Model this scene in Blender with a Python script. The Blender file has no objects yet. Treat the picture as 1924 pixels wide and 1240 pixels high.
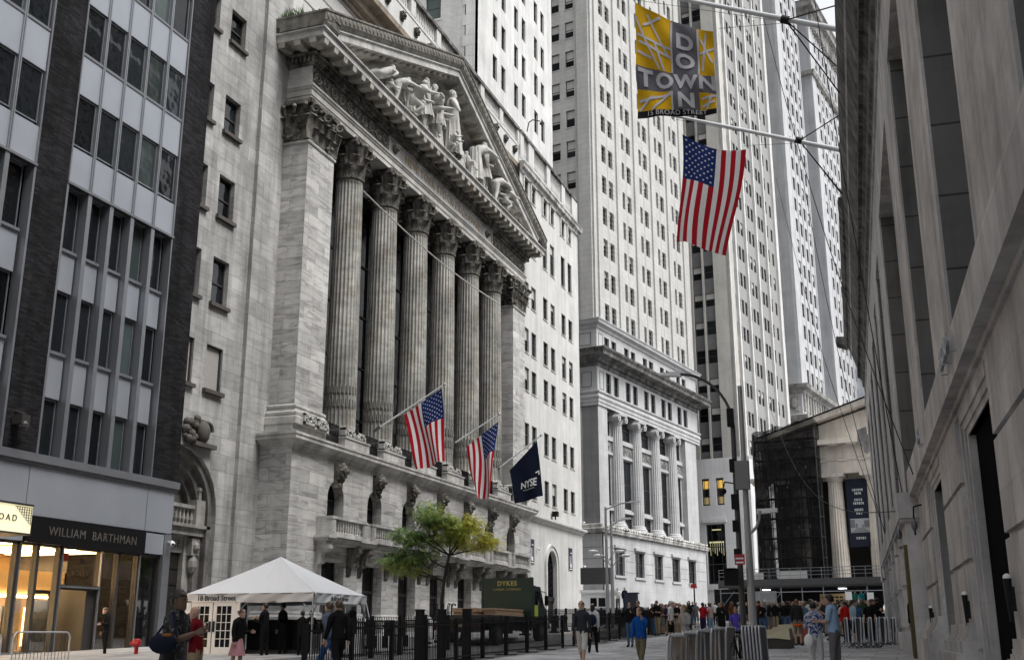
import bpy, bmesh, math, random
from mathutils import Matrix, Vector, noise
R = math.radians
rnd = random.Random(7)
sc = bpy.context.scene
col = sc.collection
CAM = Vector((0, 0, 1.6)); PITCH = 15.524; YAW = 19.789; SL = .027
# ---------------------------------------------------------------- camera, sky, sun, exposure
cd = bpy.data.cameras.new('camera'); cam = bpy.data.objects.new('camera', cd); col.objects.link(cam)
cd.sensor_width = 36; cd.lens = 36 * 2070 / 1924; cd.clip_start = .2; cd.clip_end = 3000
cam.location = CAM; cam.rotation_euler = (R(90 + PITCH), 0, R(YAW)); sc.camera = cam
SUN_EL, SUN_AZ = 58, 98                      # azimuth measured clockwise from +Y
wd = bpy.data.worlds.new('World'); sc.world = wd; wd.use_nodes = True
wn = wd.node_tree.nodes; wl = wd.node_tree.links
sky = wn.new('ShaderNodeTexSky'); sky.sky_type = 'NISHITA'; sky.sun_disc = False
sky.sun_elevation = R(SUN_EL); sky.sun_rotation = R(SUN_AZ); sky.air_density = 1.0; sky.dust_density = 3.0
hs = wn.new('ShaderNodeHueSaturation'); hs.inputs['Saturation'].default_value = .12
wl.new(sky.outputs[0], hs.inputs['Color']); wl.new(hs.outputs[0], wn['Background'].inputs['Color'])
wn['Background'].inputs['Strength'].default_value = .15
sd = bpy.data.lights.new('sun', 'SUN'); sun = bpy.data.objects.new('sun', sd); col.objects.link(sun)
sd.energy = 1.5; sd.angle = R(30); sd.color = (1, .985, .96)
sdir = Vector((math.sin(R(SUN_AZ)) * math.cos(R(SUN_EL)), math.cos(R(SUN_AZ)) * math.cos(R(SUN_EL)), math.sin(R(SUN_EL))))
sun.rotation_euler = sdir.to_track_quat('Z', 'Y').to_euler(); sun.location = (0, 0, 150)
sc.view_settings.view_transform = 'Standard'; sc.view_settings.look = 'None'
sc.view_settings.exposure = 1.02; sc.view_settings.gamma = 1
sc.cycles.max_bounces = 6; sc.cycles.diffuse_bounces = 3; sc.cycles.transparent_max_bounces = 12
# ---------------------------------------------------------------- materials
MATS = {}
def newmat(name):
    m = bpy.data.materials.new(name); m.use_nodes = True
    return m, m.node_tree.nodes, m.node_tree.links, m.node_tree.nodes['Principled BSDF']
def c4(c): return (c[0], c[1], c[2], 1) if len(c) == 3 else c
def gray(v, t=0): return (v * (1 + t), v, v * (1 - t))
def flat(name, c, rough=.6, metal=0, emit=None, es=1, spec=.5, nz=0, nscale=3):
    if name in MATS: return MATS[name]
    m, n, l, b = newmat(name)
    b.inputs['Base Color'].default_value = c4(c); b.inputs['Roughness'].default_value = rough
    b.inputs['Metallic'].default_value = metal; b.inputs['Specular IOR Level'].default_value = spec
    if emit: b.inputs['Emission Color'].default_value = c4(emit); b.inputs['Emission Strength'].default_value = es
    if nz:
        tc = n.new('ShaderNodeTexCoord'); nt = n.new('ShaderNodeTexNoise'); nt.inputs['Scale'].default_value = nscale
        nt.inputs['Detail'].default_value = 6
        mr = n.new('ShaderNodeMapRange'); mr.inputs['To Min'].default_value = 1 - nz; mr.inputs['To Max'].default_value = 1 + nz
        mx = n.new('ShaderNodeMix'); mx.data_type = 'RGBA'; mx.blend_type = 'MULTIPLY'; mx.inputs['Factor'].default_value = 1
        l.new(tc.outputs['Object'], nt.inputs['Vector']); l.new(nt.outputs['Fac'], mr.inputs['Value'])
        mx.inputs['A'].default_value = c4(c); l.new(mr.outputs[0], mx.inputs['B']); l.new(mx.outputs['Result'], b.inputs['Base Color'])
        rr = n.new('ShaderNodeMapRange'); rr.inputs['To Min'].default_value = max(0, rough - .12); rr.inputs['To Max'].default_value = min(1, rough + .12)
        l.new(nt.outputs['Fac'], rr.inputs['Value']); l.new(rr.outputs[0], b.inputs['Roughness'])
    MATS[name] = m; return m
def stone(name, c, bw=1.6, bh=.62, joint=.55, jsize=.012, blockvar=.12, vein=0.0, veindir=1, dirt=.25, dirtscale=1.0, bump=.25, rough=.8, warm=0, soot=0):
    """ashlar stone: blocks with their own tone, veins, streaks running down, fine grain"""
    if name in MATS: return MATS[name]
    m, n, l, b = newmat(name)
    def N(t, **k):
        x = n.new(t)
        for a, v in k.items(): setattr(x, a, v)
        return x
    def math_(op, a, v=None):
        x = N('ShaderNodeMath', operation=op); l.new(a, x.inputs[0])
        if v is not None:
            if isinstance(v, (int, float)): x.inputs[1].default_value = v
            else: l.new(v, x.inputs[1])
        return x.outputs[0]
    tc = N('ShaderNodeTexCoord'); sp = N('ShaderNodeSeparateXYZ'); l.new(tc.outputs['Object'], sp.inputs[0])
    sn = N('ShaderNodeSeparateXYZ'); l.new(tc.outputs['Normal'], sn.inputs[0])
    st = math_('GREATER_THAN', math_('ABSOLUTE', sn.outputs[0]), .6)
    mu = N('ShaderNodeMix'); l.new(st, mu.inputs['Factor']); l.new(sp.outputs[0], mu.inputs['A']); l.new(sp.outputs[1], mu.inputs['B'])
    cb = N('ShaderNodeCombineXYZ'); l.new(mu.outputs['Result'], cb.inputs[0]); l.new(sp.outputs[2], cb.inputs[1])
    br = N('ShaderNodeTexBrick'); l.new(cb.outputs[0], br.inputs['Vector'])
    br.inputs['Scale'].default_value = 1; br.inputs['Brick Width'].default_value = bw; br.inputs['Row Height'].default_value = bh
    br.inputs['Mortar Size'].default_value = jsize; br.inputs['Mortar Smooth'].default_value = .3; br.inputs['Bias'].default_value = 0
    br.inputs['Color1'].default_value = (0, 0, 0, 1); br.inputs['Color2'].default_value = (1, 1, 1, 1); br.inputs['Mortar'].default_value = (.5, .5, .5, 1)
    def rng(src, lo, hi, a=0, z=1):
        r = N('ShaderNodeMapRange'); l.new(src, r.inputs['Value']); r.inputs['From Min'].default_value = a; r.inputs['From Max'].default_value = z
        r.inputs['To Min'].default_value = lo; r.inputs['To Max'].default_value = hi; return r.outputs[0]
    def noise_(vec, scale, det=6, rough=.6, dist=0):
        t = N('ShaderNodeTexNoise'); l.new(vec, t.inputs['Vector']); t.inputs['Scale'].default_value = scale; t.inputs['Detail'].default_value = det
        t.inputs['Roughness'].default_value = rough; t.inputs['Distortion'].default_value = dist; return t.outputs['Fac']
    fac = rng(br.outputs['Color'], 1 - blockvar, 1 + blockvar)
    big = noise_(tc.outputs['Object'], .35 * dirtscale, 5)
    fac = math_('MULTIPLY', fac, rng(big, 1 - dirt, 1 + dirt * .45, .32, .62))
    mp = N('ShaderNodeMapping'); mp.inputs['Scale'].default_value = (1.3, 1.3, .12); l.new(tc.outputs['Object'], mp.inputs[0])
    fac = math_('MULTIPLY', fac, rng(noise_(mp.outputs[0], 1.0, 7, .65), 1 - dirt * 1.0, 1.04, .36, .56))
    fac = math_('MULTIPLY', fac, rng(noise_(tc.outputs['Object'], 9, 4), .93, 1.06))
    if vein:
        # each block is cut with its own grain direction
        off = N('ShaderNodeVectorMath', operation='MULTIPLY'); l.new(br.outputs['Color'], off.inputs[0]); off.inputs[1].default_value = (31, 17, 53)
        ad = N('ShaderNodeVectorMath', operation='ADD'); l.new(off.outputs[0], ad.inputs[0]); l.new(tc.outputs['Object'], ad.inputs[1])
        mv = N('ShaderNodeMapping'); mv.inputs['Scale'].default_value = (.8, .5, 3.4) if veindir else (1, 1, 1)
        mv.inputs['Rotation'].default_value = (R(14), R(-16), 0); l.new(ad.outputs[0], mv.inputs[0])
        v1 = noise_(mv.outputs[0], .9, 8, .62, .8)
        fac = math_('MULTIPLY', fac, rng(v1, 1 - vein, 1.06, .36, .53))
    if soot:
        fac = math_('MULTIPLY', fac, rng(noise_(tc.outputs['Object'], 1.7, 8, .7), 1 - soot, 1.1, .38, .62))
    fac = math_('MULTIPLY', fac, rng(br.outputs['Fac'], 1, 1 - joint))
    mx = N('ShaderNodeMix', data_type='RGBA', blend_type='MULTIPLY'); mx.inputs['Factor'].default_value = 1
    mx.inputs['A'].default_value = c4(c); l.new(fac, mx.inputs['B'])
    last = mx.outputs['Result']
    if warm:
        w = N('ShaderNodeMix', data_type='RGBA', blend_type='MULTIPLY'); l.new(rng(noise_(tc.outputs['Object'], .8, 4), 0, warm, .45, .7), w.inputs['Factor'])
        l.new(last, w.inputs['A']); w.inputs['B'].default_value = (1, .84, .64, 1); last = w.outputs['Result']
    l.new(last, b.inputs['Base Color']); b.inputs['Roughness'].default_value = rough; b.inputs['Specular IOR Level'].default_value = .12
    if bump:
        bp = N('ShaderNodeBump'); bp.inputs['Strength'].default_value = bump; bp.inputs['Distance'].default_value = .03
        h = math_('SUBTRACT', rng(noise_(tc.outputs['Object'], 14, 5), 0, .35), br.outputs['Fac']); l.new(h, bp.inputs['Height']); l.new(bp.outputs[0], b.inputs['Normal'])
    MATS[name] = m; return m
def glass_mat(name, tint=(.02, .025, .03), rough=.05, spec=.3):
    if name in MATS: return MATS[name]
    m, n, l, b = newmat(name)
    b.inputs['Base Color'].default_value = c4(tint); b.inputs['Roughness'].default_value = rough; b.inputs['Specular IOR Level'].default_value = spec
    tc = n.new('ShaderNodeTexCoord'); nt = n.new('ShaderNodeTexNoise'); nt.inputs['Scale'].default_value = .9; nt.inputs['Detail'].default_value = 2
    bp = n.new('ShaderNodeBump'); bp.inputs['Strength'].default_value = .14; bp.inputs['Distance'].default_value = .3
    l.new(tc.outputs['Object'], nt.inputs['Vector']); l.new(nt.outputs['Fac'], bp.inputs['Height']); l.new(bp.outputs[0], b.inputs['Normal'])
    oi = n.new('ShaderNodeObjectInfo'); mr = n.new('ShaderNodeMapRange'); mr.inputs['To Min'].default_value = .35; mr.inputs['To Max'].default_value = 1.9
    l.new(oi.outputs['Random'], mr.inputs['Value'])
    mx = n.new('ShaderNodeMix'); mx.data_type = 'RGBA'; mx.blend_type = 'MULTIPLY'; mx.inputs['Factor'].default_value = 1
    mx.inputs['A'].default_value = c4(tint); l.new(mr.outputs[0], mx.inputs['B']); l.new(mx.outputs['Result'], b.inputs['Base Color'])
    MATS[name] = m; return m
def clear_glass(name, trans=.85, tint=(1, 1, 1)):
    if name in MATS: return MATS[name]
    m, n, l, b = newmat(name); out = n['Material Output']
    t = n.new('ShaderNodeBsdfTransparent'); t.inputs[0].default_value = c4(tint)
    g = n.new('ShaderNodeBsdfGlossy'); g.inputs['Roughness'].default_value = .03
    fr0 = n.new('ShaderNodeLayerWeight'); fr = n.new('ShaderNodeMath'); fr.operation = 'POWER'; fr.inputs[1].default_value = 4; l.new(fr0.outputs['Facing'], fr.inputs[0])
    ad = n.new('ShaderNodeMath'); ad.operation = 'ADD'; ad.inputs[1].default_value = 1 - trans; ad.use_clamp = True; l.new(fr.outputs[0], ad.inputs[0])
    mx = n.new('ShaderNodeMixShader'); l.new(ad.outputs[0], mx.inputs[0]); l.new(t.outputs[0], mx.inputs[1]); l.new(g.outputs[0], mx.inputs[2])
    l.new(mx.outputs[0], out.inputs[0]); MATS[name] = m; return m
def cloth(name, c, rough=.85, scale=40, var=.12):
    if name in MATS: return MATS[name]
    m = flat(name, c, rough, nz=var, nscale=scale * .2, spec=.12); return m
marble = stone('marble_ashlar', (.47, .46, .445), 1.9, .68, joint=.45, jsize=.013, blockvar=.17, vein=.38, dirt=.13)
marble_fine = stone('marble_plain', (.48, .47, .45), 2.6, 1.3, joint=.1, blockvar=.04, vein=.15, dirt=.28, dirtscale=2)
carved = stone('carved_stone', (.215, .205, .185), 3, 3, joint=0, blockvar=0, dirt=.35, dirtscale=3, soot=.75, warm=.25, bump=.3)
shaft = stone('column_stone', (.385, .38, .355), 5, 2.3, joint=.12, blockvar=.07, vein=.15, dirt=.35, dirtscale=1.3, soot=.25, warm=.4)
wingst = stone('wing_stone', (.37, .365, .355), 1.35, .84, joint=.4, jsize=.013, blockvar=.14, dirt=.30, vein=.14)
annexst = stone('annex_limestone', (.52, .515, .50), 2.4, 1.05, joint=.06, jsize=.01, blockvar=.03, dirt=.10, dirtscale=1.5, bump=.05)
towerst = stone('white_tower_stone', (.53, .526, .515), 2.4, 1.05, joint=.07, blockvar=.03, dirt=.14, bump=.05)
quoinst = stone('grey_brick_wall', (.46, .455, .44), .5, .18, joint=.1, jsize=.01, blockvar=.08, dirt=.12)
banker = stone('grey_granite', (.42, .42, .425), 1.9, .85, joint=.25, jsize=.014, blockvar=.05, dirt=.13, bump=.1)
bankert = stone('tower_granite', (.43, .425, .41), 1.4, .68, joint=.28, jsize=.02, blockvar=.04, dirt=.08, bump=.1)
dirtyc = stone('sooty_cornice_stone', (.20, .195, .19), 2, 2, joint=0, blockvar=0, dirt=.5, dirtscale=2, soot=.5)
rightst = stone('right_granite', (.53, .52, .52), 30, 1.3, joint=.1, jsize=.02, blockvar=.04, dirt=.30, soot=.1, bump=.12, rough=.7)
rightdk = stone('shaded_recess_granite', (.17, .165, .16), 4, 1.62, joint=.6, jsize=.03, blockvar=.05, dirt=.25, bump=.12, rough=.7)  # darker jointed granite, the shade of the pier recesses put into its colour
limest = stone('warm_limestone', (.84, .78, .70), 1.6, .9, joint=.12, blockvar=.05, dirt=.18, warm=.15)
darkbrick = stone('charcoal_brick', (.020, .019, .021), .42, .09, joint=.35, jsize=.012, blockvar=.5, dirt=.4, dirtscale=1.5, bump=.4, rough=.95)
panelm = flat('brushed_metal_panel', (.35, .37, .41), .42, .35, nz=.10, nscale=.8)
mullm = flat('aluminium_mullion', (.27, .28, .30), .38, .6, nz=.08, nscale=2)
mulld = flat('dark_mullion_edge', (.06, .06, .07), .4, .3)
bandm = flat('grey_metal_band', (.17, .175, .19), .5, .3, nz=.12, nscale=1.5)
glassd = glass_mat('dark_glass', (.010, .012, .014), spec=.28)
glassg = glass_mat('green_grey_glass', (.045, .06, .058), .15, spec=.28)
glassb = glass_mat('far_glass', (.009, .010, .012), .25, spec=.15)
blind = flat('roller_blind', (.42, .42, .40), .8)
framed = flat('dark_window_frame', (.035, .032, .03), .5)
frameb = flat('bronze_sill', (.07, .06, .055), .6, nz=.2)
black = flat('black_paint', (.007, .007, .008), .5, spec=.15)
voidm = flat('unlit_interior', (.004, .004, .0045), .95, spec=.02)
ironm = flat('black_iron', (.010, .010, .011), .5, 0, nz=.2, nscale=5, spec=.2)
steel = flat('galvanised_steel', (.32, .34, .37), .32, .85, nz=.2, nscale=6)
steeld = flat('dull_steel', (.14, .15, .165), .42, .7, nz=.3, nscale=6)
whitep = flat('white_paint', (.78, .79, .80), .45, nz=.04)
goldm = flat('gilt_letters', (.30, .21, .10), .6, .0)
bronze = flat('bronze', (.20, .165, .11), .45, .7, nz=.2)
# ---------------------------------------------------------------- mesh helpers
class MB:
    def __init__(s): s.v = []; s.f = []; s.mi = []; s.k = 0; s.cuts = []
    def add(s, vs, fs, mi=None):
        o = len(s.v); s.cuts.append((o, len(s.f))); s.v += [tuple(p) for p in vs]
        for f in fs: s.f.append(tuple(i + o for i in f)); s.mi.append(s.k if mi is None else mi)
        return s
    def quad(s, a, b, c, d): return s.add([a, b, c, d], [(0, 1, 2, 3)])
    def box(s, x0, x1, y0, y1, z0, z1):
        if x0 > x1: x0, x1 = x1, x0
        if y0 > y1: y0, y1 = y1, y0
        if z0 > z1: z0, z1 = z1, z0
        return s.add([(x0, y0, z0), (x1, y0, z0), (x1, y1, z0), (x0, y1, z0), (x0, y0, z1), (x1, y0, z1), (x1, y1, z1), (x0, y1, z1)],
                     [(0, 3, 2, 1), (4, 5, 6, 7), (0, 1, 5, 4), (1, 2, 6, 5), (2, 3, 7, 6), (3, 0, 4, 7)])
    def hexa(s, p): return s.add(p, [(0, 3, 2, 1), (4, 5, 6, 7), (0, 1, 5, 4), (1, 2, 6, 5), (2, 3, 7, 6), (3, 0, 4, 7)])
    def fbox(s, F, u0, u1, z0, z1, w0, w1):
        P = F.P
        return s.hexa([P(u0, z0, w0), P(u0, z0, w1), P(u1, z0, w1), P(u1, z0, w0), P(u0, z1, w0), P(u0, z1, w1), P(u1, z1, w1), P(u1, z1, w0)])
    def tube(s, a, b, r0, r1=None, n=8, caps=True):
        r1 = r0 if r1 is None else r1; a = Vector(a); b = Vector(b); d = (b - a)
        if d.length < 1e-6: return s
        q = d.to_track_quat('Z', 'Y'); vs = []
        for p, r in ((a, r0), (b, r1)):
            for i in range(n):
                t = 2 * math.pi * i / n; vs.append(p + q @ Vector((r * math.cos(t), r * math.sin(t), 0)))
        fs = [(i, (i + 1) % n, n + (i + 1) % n, n + i) for i in range(n)]
        if caps: fs += [tuple(range(n))[::-1], tuple(range(n, 2 * n))]
        return s.add(vs, fs)
    def path(s, pts, r, n=8):
        for i in range(len(pts) - 1):
            ra = r[i] if isinstance(r, (list, tuple)) else r; rb = r[i + 1] if isinstance(r, (list, tuple)) else r
            s.tube(pts[i], pts[i + 1], ra, rb, n)
        return s
    def lathe(s, c, prof, n=16, sx=1, sy=1):
        vs = []; c = Vector(c)
        for r, z in prof:
            for i in range(n):
                t = 2 * math.pi * i / n; vs.append(c + Vector((r * math.cos(t) * sx, r * math.sin(t) * sy, z)))
        fs = []
        for k in range(len(prof) - 1):
            for i in range(n): fs.append((k * n + i, k * n + (i + 1) % n, (k + 1) * n + (i + 1) % n, (k + 1) * n + i))
        fs += [tuple(range(n))[::-1], tuple(range((len(prof) - 1) * n, len(prof) * n))]
        return s.add(vs, fs)
    def ball(s, c, r, n=8, sx=1, sy=1, sz=1):
        m = max(4, n // 2 + 1)
        return s.lathe(c, [(max(.001, r * math.sin(math.pi * k / m)), -r * sz * math.cos(math.pi * k / m)) for k in range(m + 1)], n, sx, sy)
    def sweep(s, prof, path, z=0, closed=False):
        """profile (out,z) swept along plan path; outward is to the right of travel; mitred"""
        n = len(path); pts = [Vector(p) for p in path]; offs = []
        for i in range(n):
            ds = []
            if i > 0: ds.append((pts[i] - pts[i - 1]).normalized())
            if i < n - 1: ds.append((pts[i + 1] - pts[i]).normalized())
            ns = [Vector((d.y, -d.x)) for d in ds]
            if len(ns) == 1: o = ns[0]
            else:
                o = (ns[0] + ns[1]).normalized(); o = o / max(.2, o.dot(ns[0]))
            offs.append(o)
        m = len(prof); vs = []
        for p, o in zip(pts, offs):
            for a, h in prof: vs.append((p.x + o.x * a, p.y + o.y * a, z + h))
        fs = []
        for i in range(n - 1):
            for j in range(m - 1): fs.append((i * m + j, (i + 1) * m + j, (i + 1) * m + j + 1, i * m + j + 1))
        fs += [tuple(range(m))[::-1], tuple(range((n - 1) * m, n * m))]
        return s.add(vs, fs)
    def extrude_poly(s, poly, tf, w0, w1):
        """poly of (a,b) extruded between w0 and w1; tf(a,b,w)->xyz"""
        n = len(poly); vs = [tf(a, b, w0) for a, b in poly] + [tf(a, b, w1) for a, b in poly]
        fs = [(i, (i + 1) % n, n + (i + 1) % n, n + i) for i in range(n)] + [tuple(range(n))[::-1], tuple(range(n, 2 * n))]
        return s.add(vs, fs)
    def mesh(s, name, mats, M=None, smooth=None):
        me = bpy.data.meshes.new(name)
        vs = s.v if M is None else [M @ Vector(p) for p in s.v]
        me.from_pydata([tuple(p) for p in vs], [], s.f)
        for m in (mats if isinstance(mats, (list, tuple)) else [mats]): me.materials.append(m)
        if any(s.mi): me.polygons.foreach_set('material_index', s.mi)
        bm = bmesh.new(); bm.from_mesh(me); bmesh.ops.recalc_face_normals(bm, faces=bm.faces); bm.to_mesh(me); bm.free()
        if smooth:
            me.polygons.foreach_set('use_smooth', [True] * len(me.polygons)); me.set_sharp_from_angle(angle=R(smooth))
        me.update(); return me
    def build(s, name, mats, parent=None, smooth=None):
        W = WM.get(parent, Matrix.Identity(4)) if parent else Matrix.Identity(4)
        if not s.v: s.box(0, .01, 0, .01, 0, .01)
        me = s.mesh(name, mats, W.inverted(), smooth)
        return link(name, me, parent, W)
    def parts(s, name, mats, parent=None, smooth=None, cuts=None, per=1):
        """one object per added piece (or per group of pieces)"""
        cu = (cuts or s.cuts)[::per]; out = []
        for i, (o, f) in enumerate(cu):
            o2, f2 = cu[i + 1] if i + 1 < len(cu) else (len(s.v), len(s.f))
            q = MB(); q.v = s.v[o:o2]; q.f = [tuple(k - o for k in t) for t in s.f[f:f2]]; q.mi = s.mi[f:f2]
            if q.v: out.append(q.build(name, mats, parent, smooth))
        return out
    def cut(s): s.__dict__.setdefault('mk', []).append((len(s.v), len(s.f)))
WM = {}
def link(name, data, parent=None, W=None):
    """W: the object's world matrix"""
    o = bpy.data.objects.new(name, data); col.objects.link(o)
    W = W if W is not None else Matrix.Identity(4)
    if parent:
        o.parent = parent; o.matrix_local = WM[parent].inverted() @ W
    else: o.matrix_local = W
    WM[o] = W; return o
def thing(name, label, cat, loc, rz=0, group=None):
    o = link(name, None, None, Matrix.Translation(loc) @ Matrix.Rotation(rz, 4, 'Z')); o.empty_display_size = .5
    tag(o, label, cat, group); return o
def tag(o, label=None, cat=None, group=None, kind=None):
    if label: o['label'] = label
    if cat: o['category'] = cat
    if group: o['group'] = group
    if kind: o['kind'] = kind
    return o
def solo(mb, name, mats, label, cat, loc, group=None, smooth=None):
    W = Matrix.Translation(loc); o = link(name, mb.mesh(name, mats, W.inverted(), smooth), None, W); tag(o, label, cat, group); return o
def copy_tree(o, W, label=None):
    """copy of a thing with copies of its parts and sub-parts"""
    c = o.copy(); col.objects.link(c); c.matrix_local = W; WM[c] = W
    if label: c['label'] = label
    for ch in o.children:
        d = ch.copy(); col.objects.link(d); d.parent = c; WM[d] = W @ ch.matrix_local
        for g in ch.children: e = g.copy(); col.objects.link(e); e.parent = d
    return c
class Face:
    """vertical wall plane: origin o (x,y), unit run d, outward n"""
    def __init__(s, ox, oy, d, n): s.o = Vector((ox, oy)); s.d = Vector(d).normalized(); s.n = Vector(n).normalized()
    def P(s, u, z, w=0): p = s.o + s.d * u + s.n * w; return (p.x, p.y, z)
    def M(s, u, z, w=0):
        p = s.P(u, z, w); n = Vector((s.n.x, s.n.y, 0)); x = n.cross(Vector((0, 0, 1)))
        return Matrix(((x.x, n.x, 0, p[0]), (x.y, n.y, 0, p[1]), (0, 0, 1, p[2]), (0, 0, 0, 1)))
    def T(s, u, z, w=0):                      # for lettering: x = reading direction, y = up, z = outward
        p = s.P(u, z, w); n = Vector((s.n.x, s.n.y, 0)); x = Vector((0, 0, 1)).cross(n)
        return Matrix(((x.x, 0, n.x, p[0]), (x.y, 0, n.y, p[1]), (0, 1, 0, p[2]), (0, 0, 0, 1)))
def east(X): return Face(X, 0, (0, 1), (1, 0))
def wall(mb, F, u0, u1, z0, z1, holes=(), reveal=.3, w=0, arches=()):
    """wall face with real openings; holes (u0,u1,z0,z1), arches (uc, halfwidth, z0, zspring)"""
    rects = list(holes) + [(c - h, c + h, a, s_ + h) for c, h, a, s_ in arches]
    us = sorted({u0, u1} | {v for r in rects for v in (r[0], r[1]) if u0 < v < u1}); zs = sorted({z0, z1} | {v for r in rects for v in (r[2], r[3]) if z0 < v < z1})
    for i in range(len(us) - 1):
        j = 0
        while j < len(zs) - 1:
            def inside(jj):
                um = (us[i] + us[i + 1]) / 2; zm = (zs[jj] + zs[jj + 1]) / 2
                return any(r[0] < um < r[1] and r[2] < zm < r[3] for r in rects)
            if inside(j): j += 1; continue
            k = j
            while k + 1 < len(zs) - 1 and not inside(k + 1): k += 1
            mb.quad(F.P(us[i], zs[j], w), F.P(us[i + 1], zs[j], w), F.P(us[i + 1], zs[k + 1], w), F.P(us[i], zs[k + 1], w)); j = k + 1
    for a, b, c, d in holes:
        for (p, q) in (((a, c), (b, c)), ((b, c), (b, d)), ((b, d), (a, d)), ((a, d), (a, c))):
            mb.quad(F.P(p[0], p[1], w), F.P(q[0], q[1], w), F.P(q[0], q[1], w - reveal), F.P(p[0], p[1], w - reveal))
    for c, h, a, s_ in arches:
        N_ = 12; arc = [(c - h * math.cos(math.pi * k / N_), s_ + h * math.sin(math.pi * k / N_)) for k in range(N_ + 1)]
        for k in range(N_):
            p, q = arc[k], arc[k + 1]
            mb.quad(F.P(p[0], p[1], w), F.P(q[0], q[1], w), F.P(q[0], s_ + h, w), F.P(p[0], s_ + h, w))
            mb.quad(F.P(p[0], p[1], w), F.P(q[0], q[1], w), F.P(q[0], q[1], w - reveal), F.P(p[0], p[1], w - reveal))
        for u in (c - h, c + h): mb.quad(F.P(u, a, w), F.P(u, s_, w), F.P(u, s_, w - reveal), F.P(u, a, w - reveal))
        mb.quad(F.P(c - h, a, w), F.P(c + h, a, w), F.P(c + h, a, w - reveal), F.P(c - h, a, w - reveal))
    return mb
def win_mb(w, h, style):
    """window in its own frame: x across, y outward, z up from sill; material 0 frame 1 glass 2 blind"""
    m = MB(); t = style.get('t', .06); d = style.get('d', .08); bl = style.get('blind', 0)
    m.k = 0
    for a, b, c, e in ((-w / 2, -w / 2 + t, 0, h), (w / 2 - t, w / 2, 0, h), (-w / 2 + t, w / 2 - t, 0, t), (-w / 2 + t, w / 2 - t, h - t, h)): m.box(a, b, 0, d, c, e)
    for f in style.get('rails', ()): m.box(-w / 2 + t, w / 2 - t, -.02, d - .01, h * f - t / 2, h * f + t / 2)
    for f in style.get('muls', ()): m.box(-w / 2 + w * f - t / 3, -w / 2 + w * f + t / 3, -.01, d - .02, t, h - t)
    if 'sill' in style: s_ = style['sill']; m.k = 3; m.box(-w / 2 - s_, w / 2 + s_, -.02, s_ + d + style.get('sillout', .2), -s_ * 1.6, -.003); m.k = 0
    return m
GL = {}
def windows(parent, F, rects, style, w=-.25, name='window', pane=True, cap=100, glass=None, frame=None, sillm=None):
    """every opening gets its own window (part) with its pane (sub-part)"""
    glass = glass or glassd; frame = frame or framed; sillm = sillm or frameb
    rects = sorted(rects, key=lambda r: (Vector(F.P((r[0] + r[1]) / 2, (r[2] + r[3]) / 2)) - CAM).length / ((r[1] - r[0]) * (r[3] - r[2])) ** .5)
    rest = MB(); res = []
    for i, (a, b, c, d) in enumerate(rects):
        W_, H_ = b - a, d - c; Wm = F.M((a + b) / 2, c, w)
        bl = rnd.choice(style.get('blinds', (0,)))
        key = (round(W_, 2), round(H_, 2), id(style), bl, pane)
        if key not in GL:
            g = MB(); g.box(-W_ / 2, W_ / 2, -.05, .02, 0, H_); ms = [frame, glass, blind, sillm]
            f = win_mb(W_, H_, style)
            if bl: f.k = 2; f.box(-W_ / 2 + .05, W_ / 2 - .05, .021, .03, H_ * (1 - bl), H_ - .05)
            if not pane: f.k = 1; f.box(-W_ / 2, W_ / 2, -.05, .02, 0, H_)
            GL[key] = (f.mesh(name, ms), g.mesh('pane', glass), f)
        fm, gm, fmb = GL[key]
        if i >= cap:
            o = len(rest.v); rest.v += [tuple(Wm @ Vector(p)) for p in fmb.v]; rest.f += [tuple(q + o for q in f) for f in fmb.f]; rest.mi += fmb.mi
            continue
        o = link(name, fm, parent, Wm); res.append(o)
        if pane: link('pane', gm, o, Wm)
    if rest.v: tag(rest.build('window', [frame, glass, blind, sillm], parent), kind='stuff')
    return res
TXT = {}
def text_mb(s, size, depth=.02, spacing=1.0, align='CENTER', bold=0):
    k = (s, size, depth, spacing, align, bold)
    if k not in TXT:
        c = bpy.data.curves.new('t', 'FONT'); c.body = s; c.size = size; c.extrude = depth / 2; c.space_character = spacing; c.align_x = align; c.align_y = 'CENTER'; c.offset = bold
        c.resolution_u = 3
        o = bpy.data.objects.new('t', c); col.objects.link(o); dg = bpy.context.evaluated_depsgraph_get(); dg.update()
        me = bpy.data.meshes.new_from_object(o.evaluated_get(dg)); bpy.data.objects.remove(o); bpy.data.curves.remove(c)
        TXT[k] = ([tuple(v.co) for v in me.vertices], [tuple(p.vertices) for p in me.polygons]); bpy.data.meshes.remove(me)
    return TXT[k]
def put_text(mb, s, size, T, depth=.02, spacing=1.0, align='CENTER', bold=0, mi=None, sx=1):
    vs, fs = text_mb(s, size, depth, spacing, align, bold)
    mb.add([T @ Vector((p[0] * sx, p[1], p[2])) for p in vs], fs, mi); return mb
ORD = 'nearest second third fourth fifth sixth seventh eighth ninth tenth eleventh twelfth thirteenth fourteenth fifteenth sixteenth seventeenth eighteenth nineteenth twentieth'.split() + ['twenty ' + o for o in 'first second third fourth fifth sixth seventh eighth ninth'.split()] + ['thirtieth', 'thirty first', 'thirty second', 'thirty third', 'thirty fourth', 'thirty fifth', 'thirty sixth', 'thirty seventh', 'thirty eighth']
def G(x, y): return SL * y
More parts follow.
